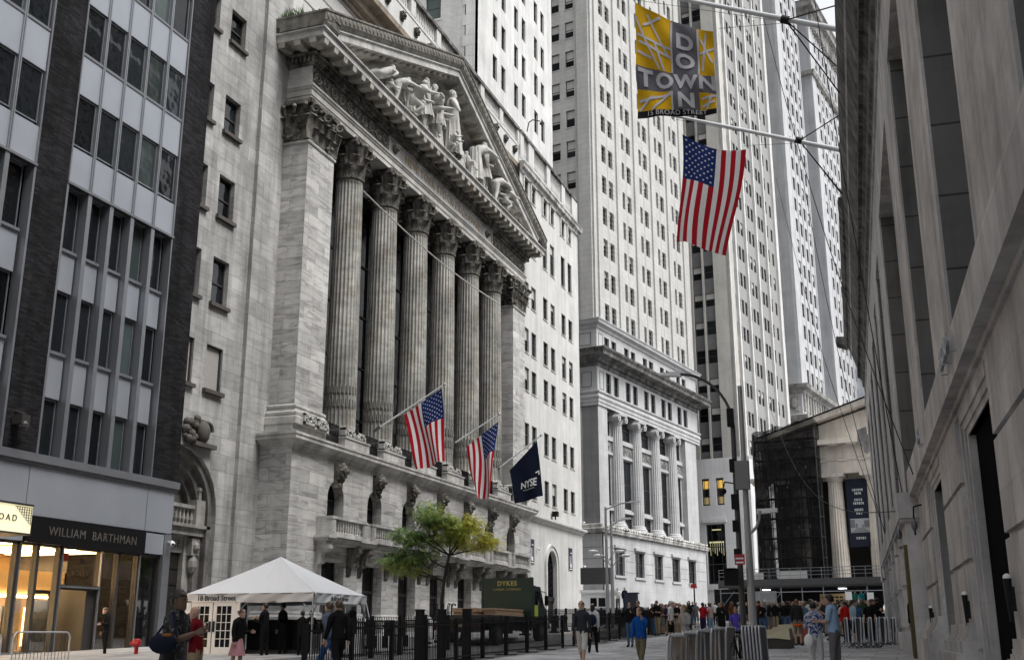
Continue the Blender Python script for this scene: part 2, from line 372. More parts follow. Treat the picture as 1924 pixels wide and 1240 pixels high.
# ================================================================ SETTING: ground
def slab(name, x0, x1, y0, y1, dz, m, thick=0):
    mb = MB(); P = lambda x, y, z=0: (x, y, G(x, y) + dz + z)
    if thick: mb.hexa([P(x0, y0, -thick), P(x0, y1, -thick), P(x1, y1, -thick), P(x1, y0, -thick), P(x0, y0), P(x0, y1), P(x1, y1), P(x1, y0)])
    else: mb.quad(P(x0, y0), P(x1, y0), P(x1, y1), P(x0, y1))
    return tag(mb.build(name, m), kind='structure')
asphalt = stone('worn_asphalt', (.16, .16, .165), 9, 9, joint=0, blockvar=0, dirt=.3, dirtscale=1.2, bump=.3, rough=.75)
def floorstone(name, c, bw, bh, joint, var, dirt):
    m = stone(name, c, bw, bh, joint=joint, jsize=.02, blockvar=var, dirt=dirt, bump=.15, rough=.7); nt = m.node_tree
    tc = [n for n in nt.nodes if n.type == 'TEX_COORD'][0]; br = [n for n in nt.nodes if n.type == 'TEX_BRICK'][0]
    nt.links.new(tc.outputs['Object'], br.inputs['Vector']); return m
paver = floorstone('light_pavers', (.44, .44, .45), 1.5, .75, .7, .2, .35)
sidew = floorstone('sidewalk_concrete', (.36, .355, .35), 1.5, 1.5, .5, .06, .3)
gm = MB(); gm.quad((-900, -120, G(0, -120) - .012), (900, -120, G(0, -120) - .012), (900, 1600, G(0, 1600) - .012), (-900, 1600, G(0, 1600) - .012))
tag(gm.build('ground', asphalt), kind='structure')
slab('road', -18.6, -13.2, -20, 118, .0, asphalt)
slab('plaza_paving', -13.2, -1.4, -20, 108, .008, paver)
slab('crossing_road', -60, 30, 108.2, 117.5, .004, asphalt)
slab('sidewalk', -30.2, -18.75, -20, 108, .13, sidew, .4)
slab('sidewalk', -1.4, 2.6, -10, 100, .11, sidew, .35)
slab('kerb', -18.75, -18.6, -20, 108, .125, flat('kerb_granite', (.42, .42, .41), .8, nz=.2), .4)
slab('plaza_band', -13.2, -12.9, -20, 108, .014, flat('dark_paving_band', (.09, .09, .092), .7, nz=.2))
# ================================================================ LEFT OFFICE BUILDING
F = east(-30)
b = thing('office_building', 'slim office building of pale metal panels and charcoal brick piers over a lit jewellery shop', 'building', (-30, 34, G(0, 34)))
mb = MB()
for a, c in ((21.6, 23.2), (30.19, 31.84), (38.54, 40.3)): mb.fbox(F, a, c, 7.72, 60, -4, .0)
for a, c in ((23.2, 30.19), (31.84, 38.54)): mb.fbox(F, a, c, 5.8, 60, -4, -.62)
mb.fbox(F, 10, 21.6, 5.8, 60, -4, 0); mb.box(-50, -34, 10, 40.3, 5.8, 60); mb.fbox(F, 38.6, 40.28, .9, 7.72, -4, -.45)
mb.build('brick_wall', darkbrick, b)
floors = [(8.05, 10.27, 1), (12.07, 14.49, 1), (16.18, 18.72, 1), (20.46, 22.66, 0), (24.51, 26.75, 0), (28.6, 30.84, 0), (32.7, 34.93, 0), (36.8, 39.0, 0), (40.9, 43.1, 0), (45, 47.2, 0)]
mull = [31.9, 33.18, 34.48, 35.79, 37.16, 38.52]
mull2 = [23.26, 24.55, 25.95, 27.35, 28.75, 30.14]
st_l = dict(t=.05, d=.06, rails=())
pan = MB(); sill = MB(); mul = MB(); mul.k = 0
for ms in (mull, mull2):
    for i in range(len(ms) - 1):
        a, c = ms[i] + (.07 if i else .03), ms[i + 1] - .07
        rects = []
        for k, (z0, z1, low) in enumerate(floors):
            zt = floors[k + 1][0] if k + 1 < len(floors) else 50
            dw = -.34 if low else -.12
            if ms is mull2 and k < 5 and i < 3: pass
            a2, c2 = (a + .1, c - .1) if low else (a, c)
            rects.append((a2 + .02, c2 - .02, z0 + .02, z1 - .02, low))
            if k == 2: pan.fbox(F, a - .04, c + .04, z1 + .02, zt - .12, -.15, -.05)
            else: pan.fbox(F, a2, c2, z1 + .02, zt - .12, dw - .05, dw + .05 if low else -.045)
            sill.fbox(F, a2, c2, zt - .12, zt, dw - .05, (dw + .14) if low else -.01)
            sill.fbox(F, a2, c2, z1 - .0, z1 + .02, dw - .1, dw + .06)
        for low in (0, 1):
            windows(b, F, [r[:4] for r in rects if r[4] == low], st_l, w=-.46 if low else -.18, frame=mullm, glass=glassg if i in (3,) else glassd)
    for i, u in enumerate(ms):
        wd_ = .075 if 0 < i < 5 else .035
        mul.fbox(F, u - wd_ * 1.5, u + wd_ * 1.5, 8.05, 18.75, -.45, .0)
        mul.fbox(F, u - wd_, u - wd_ * .2, 18.85, 60, -.2, .01); mul.fbox(F, u + wd_ * .2, u + wd_, 18.85, 60, -.2, .01)
    a, c = ms[0], ms[-1]
    sill.fbox(F, a - .05, c + .06, 18.74, 18.84, -.3, .05)
    mul.k = 1; [mul.fbox(F, u - .02, u + .02, 18.85, 60, -.2, -.005) for u in ms[1:-1]]; mul.k = 0
pan.parts('metal_panel', panelm, b); sill.parts('window_sill', bandm, b); mul.build('mullion_grid', [mullm, mulld], b)
bd = MB(); bd.fbox(F, 10, 40.34, 7.74, 8.04, -.45, .12); bd.fbox(F, 10, 40.30, 7.62, 7.74, -.45, .04)
bd.build('ledge', bandm, b)
pn = MB()
for a, c in ((10, 15.6), (15.65, 21.2), (21.25, 26), (26.05, 30.17), (30.2, 31.66), (31.7, 38.4), (38.44, 40.2)): pn.fbox(F, a, c, 5.84, 7.6, -.35, -.04)
pn.fbox(F, 38.5, 39.72, 4.93, 5.76, -.3, -.03); pn.fbox(F, 30, 31.7, 4.9, 5.76, -.3, -.03)
pn.parts('metal_panel', panelm, b)
cp = MB(); cp.fbox(F, 39.76, 40.22, .95, 5.8, -.5, -.02); cp.build('corner_post', mullm, b)
sg = MB(); sg.fbox(F, 31.78, 38.42, 4.87, 5.82, -.4, .06); sgo = sg.build('shop_sign', black, b)
tx = MB(); put_text(tx, 'WILLIAM  BARTHMAN', .46, F.T(35.35, 5.33, .065), .02, 1.12); tx.build('lettering', flat('dark_brass', (.10, .09, .08), .6, .0), sgo)
# shopfront: frames, glass, lit room behind
fr = MB(); xs = [30.2, 31.72, 32.72, 33.88, 36.16, 37.19, 38.4, 39.74]
for u in xs: fr.fbox(F, u - .07, u + .07, 1.0, 4.9, -.42, -.18)
fr.fbox(F, 30.2, 39.74, 4.8, 4.9, -.42, -.18); fr.fbox(F, 33.9, 36.16, 3.34, 3.48, -.42, -.16); fr.fbox(F, 33.9, 36.16, 3.3, 3.34, -.42, -.25)
fr.parts('shopfront_frame', framed, b)
ed = MB()
for u in (31.8, 38.42, 36.1, 33.94): ed.fbox(F, u - .02, u + .03, 1.0, 4.86, -.2, -.12)
ed.fbox(F, 33.9, 36.16, 3.37, 3.43, -.2, -.12); ed.parts('frame_trim', mullm, b)
bs = MB(); bs.fbox(F, 36.2, 40.2, .8, 1.12, -.5, -.08); bs.fbox(F, 30, 33.9, .7, 1.05, -.5, -.08); bs.parts('shopfront_base', mullm, b)
sglass = clear_glass('shop_glass', .90, (.95, .96, .96))
for i in range(len(xs) - 1):
    g = MB()
    if i == 3: g.fbox(F, xs[i] + .07, xs[i + 1] - .07, 3.5, 4.8, -.33, -.31)
    else: g.fbox(F, xs[i] + .07, xs[i + 1] - .07, 1.1, 4.8, -.33, -.31)
    g.build('shop_window', sglass, b)
warmw = flat('shop_wall_tan', (.62, .42, .20), .6, nz=.15); warmg = flat('shop_display_gold', (.5, .33, .12), .4, nz=.3)
rm = MB(); rm.k = 0
rm.box(-37, -36.9, 22, 39.7, .7, 5.8); rm.box(-37, -31.2, 39.6, 39.7, .7, 5.8); rm.box(-37, -31, 22, 22.1, .7, 5.8)
rm.box(-37, -30.5, 22, 39.7, 5.0, 5.1); rm.box(-33.1, -33, 22, 37.5, 3.1, 4.1); rm.box(-36.9, -33, 37.4, 37.5, 3.1, 4.1); rm.box(-36.5, -31.4, 38.9, 39.0, .7, 3.3)
rm.k = 1; rm.box(-37, -30.4, 22, 39.7, .6, .7); rm.box(-34.3, -34.2, 22, 33.6, .7, 2.7); rm.box(-34.3, -32.4, 33.6, 33.7, .7, 2.7); rm.box(-33.6, -33.5, 36.3, 38.6, .7, 3.0)
rm.build('shop_interior', [warmw, bandm], b)
lit = flat('shop_light', (1, 1, 1), .5, emit=(1, .72, .38), es=16); litw = flat('shop_light_warm', (1, 1, 1), .5, emit=(1, .66, .30), es=2.6)
L = MB(); L.k = 0
L.box(-32.98, -32.9, 22, 37.4, 3.06, 3.14)
for x in (-36, -34.9, -33.6, -32.4): L.box(x - .05, x + .05, 38.84, 38.9, 1.0, 2.9)
for y in (24, 27, 30, 33, 36.5): L.box(-36, -31.6, y - .1, y + .1, 4.93, 4.98)
for y in (25.2, 27.3, 29.4, 31.5, 33.4): L.box(-34.2, -34.14, y - 1.7, y - .15, 2.3, 2.38); L.box(-34.18, -34.12, y - .06, y + .02, 1.0, 2.4); L.box(-34.18, -34.12, y - 1.7, y - .15, 1.6, 1.65)
L.k = 1; [L.box(-36.2, -31.9, y - .5, y + .5, 4.92, 4.97) for y in (25.5, 28.5, 31.5, 34.8, 37.8)]; L.box(-36.3, -35, 38.85, 38.88, 1.2, 2.8); L.box(-33.4, -32.6, 38.85, 38.88, 1.2, 2.8); L.box(-34.19, -34.16, 22, 33.4, 1.1, 2.2)
L.build('shop_lights', [lit, litw], b)
dc = MB()
for k in range(9): dc.box(-31.6, -31.2, 29.5 + k * .42, 29.8 + k * .42, 1.1, 1.45 + .12 * (k % 3))
dc.box(-31.8, -31.1, 29, 33.6, .7, 1.1); dc.build('display_case', warmg, b)
dr = MB(); dr.fbox(F, 33.98, 34.1, 1.0, 3.3, -1.5, -1.42); dr.fbox(F, 34.9, 35.02, 1.0, 3.3, -1.5, -1.42); dr.fbox(F, 34.1, 34.9, 3.16, 3.3, -1.5, -1.42); dr.fbox(F, 35.6, 36.1, .9, 3.4, -1.6, -.3)
do_ = dr.build('shop_door', framed, b); g = MB(); g.fbox(F, 34.1, 34.9, 1.05, 3.16, -1.47, -1.45); g.build('pane', sglass, do_)
lg = MB(); put_text(lg, 'ROLEX', .28, F.T(35.15, 3.92, -.28), .02, 1.1)
T = F.T(35.15, 4.35, -.27)
crown = [(-.16, -.1), (-.2, .1), (-.1, 0), (-.07, .17), (0, .02), (.07, .17), (.1, 0), (.2, .1), (.16, -.1)]
lg.extrude_poly(crown, lambda a, c, w: tuple(T @ Vector((a, c, w))), 0, .02)
lg.build('lettering', flat('dark_gold', (.03, .018, .008), .6, 0), b)
rs = MB(); rs.fbox(F, 34.35, 34.75, 4.36, 4.66, -.6, -.58); rs.build('exit_sign', flat('red_sign', (.35, .01, .02), .5), b)
# projecting lit sign of the neighbouring entrance
Y0 = MB(); Y0.box(-30, -28.35, 28.4, 32.0, 5.16, 6.22)
s1 = thing('illuminated_canopy_sign', 'cream lit box sign reading BROAD above the shop at the left edge', 'sign', (-29.2, 30, 5.1))
Fc = east(-28.35); bx = MB(); bx.box(-29.98, -28.36, 26.0, 30.25, 4.97, 5.88); bx.build('light_box', flat('lit_cream', (.8, .78, .6), .5, emit=(1, .88, .52), es=.33), s1)
tr = MB(); tr.box(-30, -28.33, 25.9, 30.27, 5.88, 5.95); tr.box(-30, -28.33, 25.9, 30.27, 4.91, 4.97); tr.build('trim', framed, s1)
tx = MB(); put_text(tx, 'BROAD', .30, Fc.T(28.92, 5.42, .0), .02, 1.5)
for k in range(7):
    tx.fbox(Fc, 30.2 - .11 * (7 - k), 30.2, 5.82 - k * .085, 5.835 - k * .085, 0, .015)
    tx.fbox(Fc, 30.19 - .11 * k, 30.205 - .11 * k, 5.84 - .085 * (7 - k), 5.84, 0, .015)
tx.build('lettering', black, s1)
sc1 = MB(); sc1.box(-29.95, -29.5, 30.45, 30.85, 8.9, 9.25); sc1.ball((-29.6, 30.65, 8.85), .2); sc1.tube((-30, 30.65, 9.4), (-29.55, 30.65, 9.25), .05)
solo(sc1, 'wall_floodlight', framed, 'dark floodlight on the charcoal brick pier above the metal ledge', 'light', (-29.9, 30.65, 9))
def cctv(x, y, z, lab, nx=1):
    t = thing('security_camera', lab, 'camera', (x, y, z)); m = MB(); m.box(x - .02, x + .18 * nx, y - .05, y + .05, z - .04, z + .04); m.build('bracket', whitep, t)
    m = MB(); m.ball((x + .2 * nx, y, z - .1), .11, 10); m.build('dome', whitep, t, 40)
    m = MB(); m.ball((x + .26 * nx, y - .04, z - .13), .06, 8); m.build('lens', black, t, 40)
cctv(-29.98, 40.0, 5.5, 'white dome security camera on the shop corner post beside the arched doorway')
# ================================================================ STOCK EXCHANGE
se = thing('stock_exchange_building', 'marble temple fronted stock exchange with six fluted columns and a sculpted pediment', 'building', (-31, 68.1, G(0, 68)))
BACK = -58
# --- side wing with the arched doorway
FW = east(-31.8)
wr = []
for z0, z1, bl in ((32.1, 34.0, 0), (26.9, 28.95, 0), (22.2, 24.45, 0), (17.6, 20.0, 0), (13.2, 15.45, 1), (36.8, 38.9, 0), (41.5, 43.6, 0)):
    for a in (41.75, 44.15):
        wr.append((a, a + 1.38, z0, z1, bl))
mb = wall(MB(), FW, 39.0, 49.7, 0, 52, [r[:4] for r in wr], .45, arches=[(42.9, 3.0, 0, 7.25)])
mb.box(-58, -32.9, 39, 49.7, 0, 52); mb.fbox(FW, 47.2, 49.7, 0, 52, .0, .22)
mb.build('wing_wall', wingst, se)
windows(se, FW, [r[:4] for r in wr if not r[4]], dict(t=.08, d=.1, rails=(.48,), sill=.12, sillout=.32), w=-.35)
windows(se, FW, [r[:4] for r in wr if r[4]], dict(t=.08, d=.1, sill=.12, sillout=.18), w=-.2, glass=flat('boarded_panel', (.33, .31, .29), .7, nz=.15))
# arch: stepped rings, tympanum, balustrade, cornice and inscription
def arcring(mb, F, c, zs, r0, r1, w0, w1, z0=0, n=20):
    pts = [(c + math.cos(math.pi * k / n), math.sin(math.pi * k / n)) for k in range(n + 1)]
    for k in range(n):
        a0, a1 = math.pi * k / n, math.pi * (k + 1) / n
        q = [(c + r * math.cos(t), zs + r * math.sin(t)) for r, t in ((r0, a0), (r1, a0), (r1, a1), (r0, a1))]
        mb.hexa([F.P(*q[0], w0), F.P(*q[1], w0), F.P(*q[2], w0), F.P(*q[3], w0), F.P(*q[0], w1), F.P(*q[1], w1), F.P(*q[2], w1), F.P(*q[3], w1)])
    for s_ in (-1, 1): mb.fbox(F, c + s_ * r0, c + s_ * r1, z0, zs, w0, w1)
ar = MB(); arcring(ar, FW, 42.9, 7.25, 2.99, 2.62, -.55, -.2, .9); arcring(ar, FW, 42.9, 7.25, 2.62, 2.2, -.9, -.5, .9)
arcring(ar, FW, 42.9, 7.25, 2.2, 1.9, -1.15, -.8, 7.2)
ar.fbox(FW, 39.5, 46.2, .8, 10.3, -1.25, -1.1); ar.build('arch_moulding', stone('sooty_arch_stone', (.21, .20, .19), 2, .9, joint=.2, blockvar=.1, dirt=.4, soot=.3), se)
dr = MB(); dr.fbox(FW, 39.9, 45.9, 6.2, 6.55, -1.1, -.35); dr.fbox(FW, 40, 45.8, 6.55, 6.7, -1.1, -.2)
dr.fbox(FW, 39.9, 41.2, .9, 6.2, -1.1, -.75); dr.fbox(FW, 44.6, 45.7, .9, 6.2, -1.1, -.75); dr.fbox(FW, 41.2, 44.6, 5.4, 6.2, -1.1, -.85)
dr.fbox(FW, 44.75, 45.45, 6.7, 7.9, -.9, -.3); dr.fbox(FW, 41.8, 44.8, 7.45, 7.62, -.7, -.4); dr.fbox(FW, 44.8, 45.4, 5.3, 6.1, -.8, -.45)
dr.ball(FW.P(45.1, 4.9, -.6), .28, 8, 1, 1, 1.6); dr.ball(FW.P(45.1, 5.7, -.5), .25, 8)
for k in range(10): dr.lathe(FW.P(42.0 + .3 * k, 6.7, -.55), [(.07, 0), (.05, .08), (.1, .25), (.05, .55), (.08, .75)], 8)
dr.fbox(FW, 45, 45.2, 7.9, 8.3, -.6, -.4); dr.ball(FW.P(45.1, 8.4, -.5), .17)
dr.build('doorway_surround', stone('doorway_stone', (.33, .32, .30), 2, .9, joint=.15, blockvar=.05, dirt=.3, soot=.2), se)
tx = MB(); put_text(tx, 'EXCHANGE', .5, FW.T(43.0, 5.8, -.84), .03, 1.1); tx.build('inscription', flat('cut_letters', (.12, .115, .11), .8), se)
dd = MB(); dd.fbox(FW, 41.2, 44.6, .9, 5.4, -1.08, -1.0)
for k in range(4):
    for j in range(6): dd.fbox(FW, 41.3 + k * .83, 42.05 + k * .83, 1.0 + j * .73, 1.65 + j * .73, -1.0, -.96)
dd.build('bronze_door', flat('dark_bronze', (.04, .035, .03), .5, .5, nz=.3), se)
cr = MB()
for k in range(26):
    a = rnd.uniform(-1, 1); cr.ball(FW.P(43.6 + a * .75, 10.55 + rnd.random() * (1.15 - abs(a) * .3), .1), rnd.uniform(.12, .24), 7)
cr.ball(FW.P(44.05, 11.0, .25), .42, 10, .7, 1, 1.3); cr.fbox(FW, 43.4, 45.1, 10.3, 10.5, 0, .35)
for k in range(9): t = k / 8 * math.pi * 1.3; cr.tube(FW.P(44.3 + .4 * math.cos(t), 11.1 + .4 * math.sin(t), .3), FW.P(44.3 + .4 * math.cos(t + .5), 11.1 + .4 * math.sin(t + .5), .3), .1)
cr.build('carved_crest', flat('sooty_carving', (.085, .078, .07), .85, nz=.5), se, 50)
# --- podium
XP = -29.7; FP = east(XP); YC = 68.1
ac = [YC + 4.72 * k for k in range(-3, 4)]
arches = [(c, .92, 6.7, 8.9) for c in ac]; doors = [(c - 1.25, c + 1.25, .6, 5.5) for c in ac]
mb = wall(MB(), FP, 49.1, 87.1, 0, 11.0, doors, .6, arches=arches)
FS = Face(0, 49.1, (1, 0), (0, -1)); wall(mb, FS, -34, XP, 0, 11.0)
FN = Face(0, 87.1, (1, 0), (0, 1)); wall(mb, FN, -34, XP, 0, 11.0)
mb.quad((-34, 49.1, 11), (XP, 49.1, 11), (XP, 87.1, 11), (-34, 87.1, 11))
mb.build('podium_wall', marble, se)
pl = MB()
edges = [49.1] + [v for c in ac for v in (c - 1.25, c + 1.25)] + [87.1]
prof = [(0, 0), (.16, 0), (.16, .95), (.22, 1.0), (.22, 1.12), (.12, 1.22), (.12, 1.3), (.05, 1.4), (0, 1.4)]
for i in range(0, len(edges), 2):
    a, c = edges[i], edges[i + 1]; path = [(XP - 1.2, a), (XP, a), (XP, c), (XP - 1.2, c)]
    if i == 0: path = [(-31.7, a), (XP, a), (XP, c), (XP - 1.2, c)]
    pl.sweep(prof, path, 1.42)
pl.parts('base_moulding', marble_fine, se)
for i in range(0, len(edges) - 1, 1): pass
ft = MB()
for a, c in zip(edges[::2], edges[1::2]): ft.box(-30.25, XP + .3, a - .04, c + .04, 0, 1.4 + .027 * (a - 49) * 0 + .02)
ft.parts('plinth_block', marble_fine, se)
vd = MB(); vd.fbox(FP, 49.6, 86.6, .3, 5.6, -1.6, -.62); vd.fbox(FP, 49.6, 86.6, 6.6, 10, -1.3, -.62); vd.build('dark_glazing', MATS.get('loggia_glass') or glass_mat('loggia_glass', (.006, .006, .007), .2), se)
for i, c in enumerate(ac):
    d = MB(); d.fbox(FP, c - 1.2, c - 1.08, .8, 5.5, -.62, -.55); d.fbox(FP, c + 1.08, c + 1.2, .8, 5.5, -.62, -.55); d.fbox(FP, c - .06, c + .06, .8, 4.0, -.62, -.56); d.fbox(FP, c - 1.08, c + 1.08, 4.0, 4.15, -.62, -.56)
    d.build('door', framed, se)
    d = MB(); d.fbox(FP, c - .05, c + .05, 6.7, 9.7, -.62, -.56); d.fbox(FP, c - .9, c + .9, 8.8, 8.9, -.62, -.565); d.build('arched_window', framed, se)
# podium cornice
CP = [(0, 0), (.06, .0), (.08, .1), (.16, .14), (.16, .2), (.42, .42), (.5, .44), (.5, .62), (.55, .66), (.55, .78), (0, .84)]
co = MB(); co.sweep(CP, [(-31.9, 49.1), (XP, 49.1), (XP, 87.1), (-30.9, 87.1)], 10.95); co.build('podium_cornice', marble_fine, se)
# lion and shield keystones over the arches
def lionhead(mb, F, u, z, s=1, w=0, seed=0):
    r2 = random.Random(seed)
    mb.fbox(F, u - .42 * s, u + .42 * s, z - .5 * s, z + .45 * s, w, w + .16)
    mb.ball(F.P(u, z + .15 * s, w + .34 * s), .34 * s, 9); mb.ball(F.P(u, z + .02 * s, w + .62 * s), .17 * s, 8); mb.ball(F.P(u - .22 * s, z + .42 * s, w + .3 * s), .11 * s, 6); mb.ball(F.P(u + .22 * s, z + .42 * s, w + .3 * s), .11 * s, 6)
    for k in range(12): t = k / 12 * 6.283; mb.ball(F.P(u + .38 * s * math.cos(t), z + .1 * s + .42 * s * math.sin(t), w + .2 + r2.random() * .1), .15 * s, 6)
for i, c in enumerate(ac):
    m = MB(); m.fbox(FP, c - .33, c + .33, 9.45, 10.75, .0, .22); lionhead(m, FP, c, 10.3, .8, .18, i)
    for k in range(6): m.ball(FP.P(c + rnd.uniform(-.25, .25), 9.5 + rnd.random() * .4, .26), .13, 6)
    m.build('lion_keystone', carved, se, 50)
# balcony on scroll brackets
XB = XP + .95
def baluster(m, c, h, r=.085, n=8): m.lathe(c, [(r, 0), (r, .06 * h), (r * .5, .12 * h), (r * 1.05, .34 * h), (r * .45, .62 * h), (r * .75, .88 * h), (r, .9 * h), (r, h)], n)
bm_ = MB(); zB = 6.6
bm_.box(XP - .02, XB, 51.7, 84.5, zB, zB + .14); bm_.box(XP - .02, XB - .12, 51.8, 84.4, zB - .14, zB); bm_.box(XP - .02, XB - .3, 51.95, 84.25, zB - .26, zB - .14)
bm_.build('balcony_slab', marble_fine, se)
for i, c in enumerate(ac):
    ex = .12 if 0 < i < 7 else 0
    m = MB(); a, e = c - 2.0, c + 2.0; X = XB + .0
    m.box(X - .3, X, a, a + .42, zB + .14, zB + 1.04); m.box(X - .3, X, e - .42, e, zB + .14, zB + 1.04)
    m.box(X - .32, X + .04, a - .04, e + .04, zB + 1.0, zB + 1.14); m.box(X - .28, X - .02, a + .42, e - .42, zB + .14, zB + .3)
    for q in (a + .08, e - .34): m.box(X, X + .025, q, q + .26, zB + .3, zB + .9)
    m.k = 1; m.box(X - .02, X + .02, a + .6, e - .6, zB + .02, zB + .06)
    if i == 0: m.k = 0; m.box(XP, X - .3, a, a + .3, zB + .14, zB + 1.14)
    o = m.build('balustrade', [marble_fine, voidm], se)
    q = MB()
    for k in range(11): baluster(q, (X - .15, a + .62 + k * (e - a - 1.24) / 10, zB + .3), .7)
    q.build('balusters', marble_fine, o, 40)
    if i < 6:
        m = MB(); m.box(X - .42, X - .12, e, e + .72, zB + .14, zB + 1.02); m.box(X - .44, X - .1, e, e + .72, zB + 1.02, zB + 1.1); m.build('balustrade_pier', marble_fine, se)
def bracket(y, wd_=.42):
    m = MB(); pr = [(0, -.26), (.72, -.26), (.78, -.45), (.7, -.66), (.5, -.74), (.38, -.66), (.34, -.8), (.3, -1.0), (.34, -1.15), (.28, -1.3), (.14, -1.34), (.1, -1.6), (.06, -1.8), (0, -1.85)]
    m.extrude_poly([(XP + a, zB + z) for a, z in pr], lambda a, z, w: (a, y + w, z), -wd_ / 2, wd_ / 2)
    m.tube((XP + .6, y - wd_ / 2 - .03, zB - .5), (XP + .6, y + wd_ / 2 + .03, zB - .5), .17, n=12); m.tube((XP + .22, y - wd_ / 2 - .03, zB - 1.2), (XP + .22, y + wd_ / 2 + .03, zB - 1.2), .12, n=10)
    m.build('scroll_bracket', carved if y > 53 else marble_fine, se, 40)
for c in ac:
    for s_ in (-1.7, 1.7): bracket(c + s_)
for k in range(6):
    m = MB(); y = (ac[k] + ac[k + 1]) / 2
    for j in range(14): m.ball(FP.P(y + rnd.uniform(-.25, .25), 5.7 + rnd.uniform(-.35, .35), .14), .16, 6)
    m.build('carved_cluster', carved, se, 50)
# --- portico floor, plinths, railings
XC = -30.75; cols = [YC + 4.88 * (k - 2.5) for k in range(6)]
fl = MB(); fl.box(-33.4, -29.95, 49.65, 86.6, 11.0, 12.02); fl.box(-30.2, XP - .1, 49.3, 86.9, 11.0, 11.82); fl.build('stylobate', marble_fine, se)
plm = MB()
for y in cols:
    plm.box(XC - 1.05, XC + 1.25, y - 1.55, y + 1.45, 11.8, 12.32); plm.box(XC - 1.05, XC + 1.3, y - 1.6, y + 1.5, 12.32, 12.4)
plm.parts('column_plinth', marble_fine, se, per=2)
cvm = MB()
def hollow(mb, x0, x1, y0, y1, z0, z1):
    mb.box(x0, x1, y0, y1, z0, z0 + .12); mb.box(x0, x1, y0, y1, z1 - .12, z1); mb.box(x0, x1, y0, y0 + .14, z0, z1); mb.box(x0, x1, y1 - .14, y1, z0, z1)
    ym = (y0 + y1) / 2
    for t in range(6): mb.ball((x1 - .05, ym + (y1 - y0) * .3 * math.cos(t), (z0 + z1) / 2 + (z1 - z0) * .2 * math.sin(t)), .1, 6)
    mb.box(x0 - .1, x0 + .02, y0, y1, z0, z1)
for y in [51.4] + cols:
    cvm.cut(); hollow(cvm, XC + .8, XC + 1.15, y - 1.35, y - .1, 12.4, 12.95); hollow(cvm, XC + .8, XC + 1.15, y + .1, y + 1.2, 12.4, 12.9)
cvm.parts('carved_scroll_block', marble_fine, se, cuts=cvm.mk)
rl = MB(); ys = [52.9] + cols + [83.6]
for i in range(len(cols) + 1):
    rl.cut(); a = (cols[i - 1] + 1.45) if i else 53.0; e = (cols[i] - 1.55) if i < 6 else 83.3
    rl.box(-29.95, -29.88, a, e, 12.95, 13.02); rl.box(-29.95, -29.88, a, e, 11.95, 12.0)
    k = 0
    while a + k * .13 < e: rl.box(-29.94, -29.9, a + k * .13, a + k * .13 + .035, 11.9, 13.0); k += 1
    for j in range(5): rl.ball((-29.9, a + (e - a) * (j + .5) / 5, 12.5), .16, 6, .3, 1, 1)
rl.parts('iron_railing', ironm, se, cuts=rl.mk)
# --- back glazing of the loggia
lg = MB(); lg.box(-33.55, -33.4, 49.7, 86.5, 11, 31); lg.build('glass_curtain_wall', glass_mat('loggia_glass', (.006, .006, .007), .2), se)
lm = MB()
for k in range(24): lm.box(-33.4, -33.28, 52.6 + k * 1.37, 52.7 + k * 1.37, 12, 30)
for z in (15, 18.5, 22, 25.5, 28.5): lm.box(-33.4, -33.3, 52.5, 83.7, z, z + .12)
lm.build('glazing_bars', black, se)
# --- columns
def leaf(mb, c, ang, r, z, h, wd_, curl, n=5):
    """acanthus leaf: strip that rises along the bell and curls out at the tip"""
    ca, sa = math.cos(ang), math.sin(ang); rows = []
    for k in range(n + 1):
        t = k / n; out = r + .02 + curl * (t ** 3) * 1.0; zz = z + h * (t if t < .85 else .85 + (.85 - t) * .9); ww = wd_ * (.75 + .45 * math.sin(t * math.pi * .9)) * (1 if t < .95 else .5)
        rows.append([(c[0] + ca * (out + d) - sa * s_ * ww, c[1] + sa * (out + d) + ca * s_ * ww, c[2] + zz) for s_, d in ((-.5, -.03), (-.25, .05), (0, .02), (.25, .05), (.5, -.03))])
    for k in range(n):
        for j in range(4): mb.quad(rows[k][j], rows[k][j + 1], rows[k + 1][j + 1], rows[k + 1][j])
def volute(mb, c, r=.22, ang=0, th=.1):
    ca, sa = math.cos(ang), math.sin(ang); prev = None
    for k in range(13):
        t = k / 12; a = t * 4.2 * math.pi * .5 * 1.4; rr = r * (1 - t * .75); p = (c[0] + ca * rr * math.cos(a), c[1] + sa * rr * math.cos(a), c[2] + rr * math.sin(a))
        if prev: mb.tube(prev, p, th * (1 - t * .5), th * (1 - t * .5), 6)
        prev = p
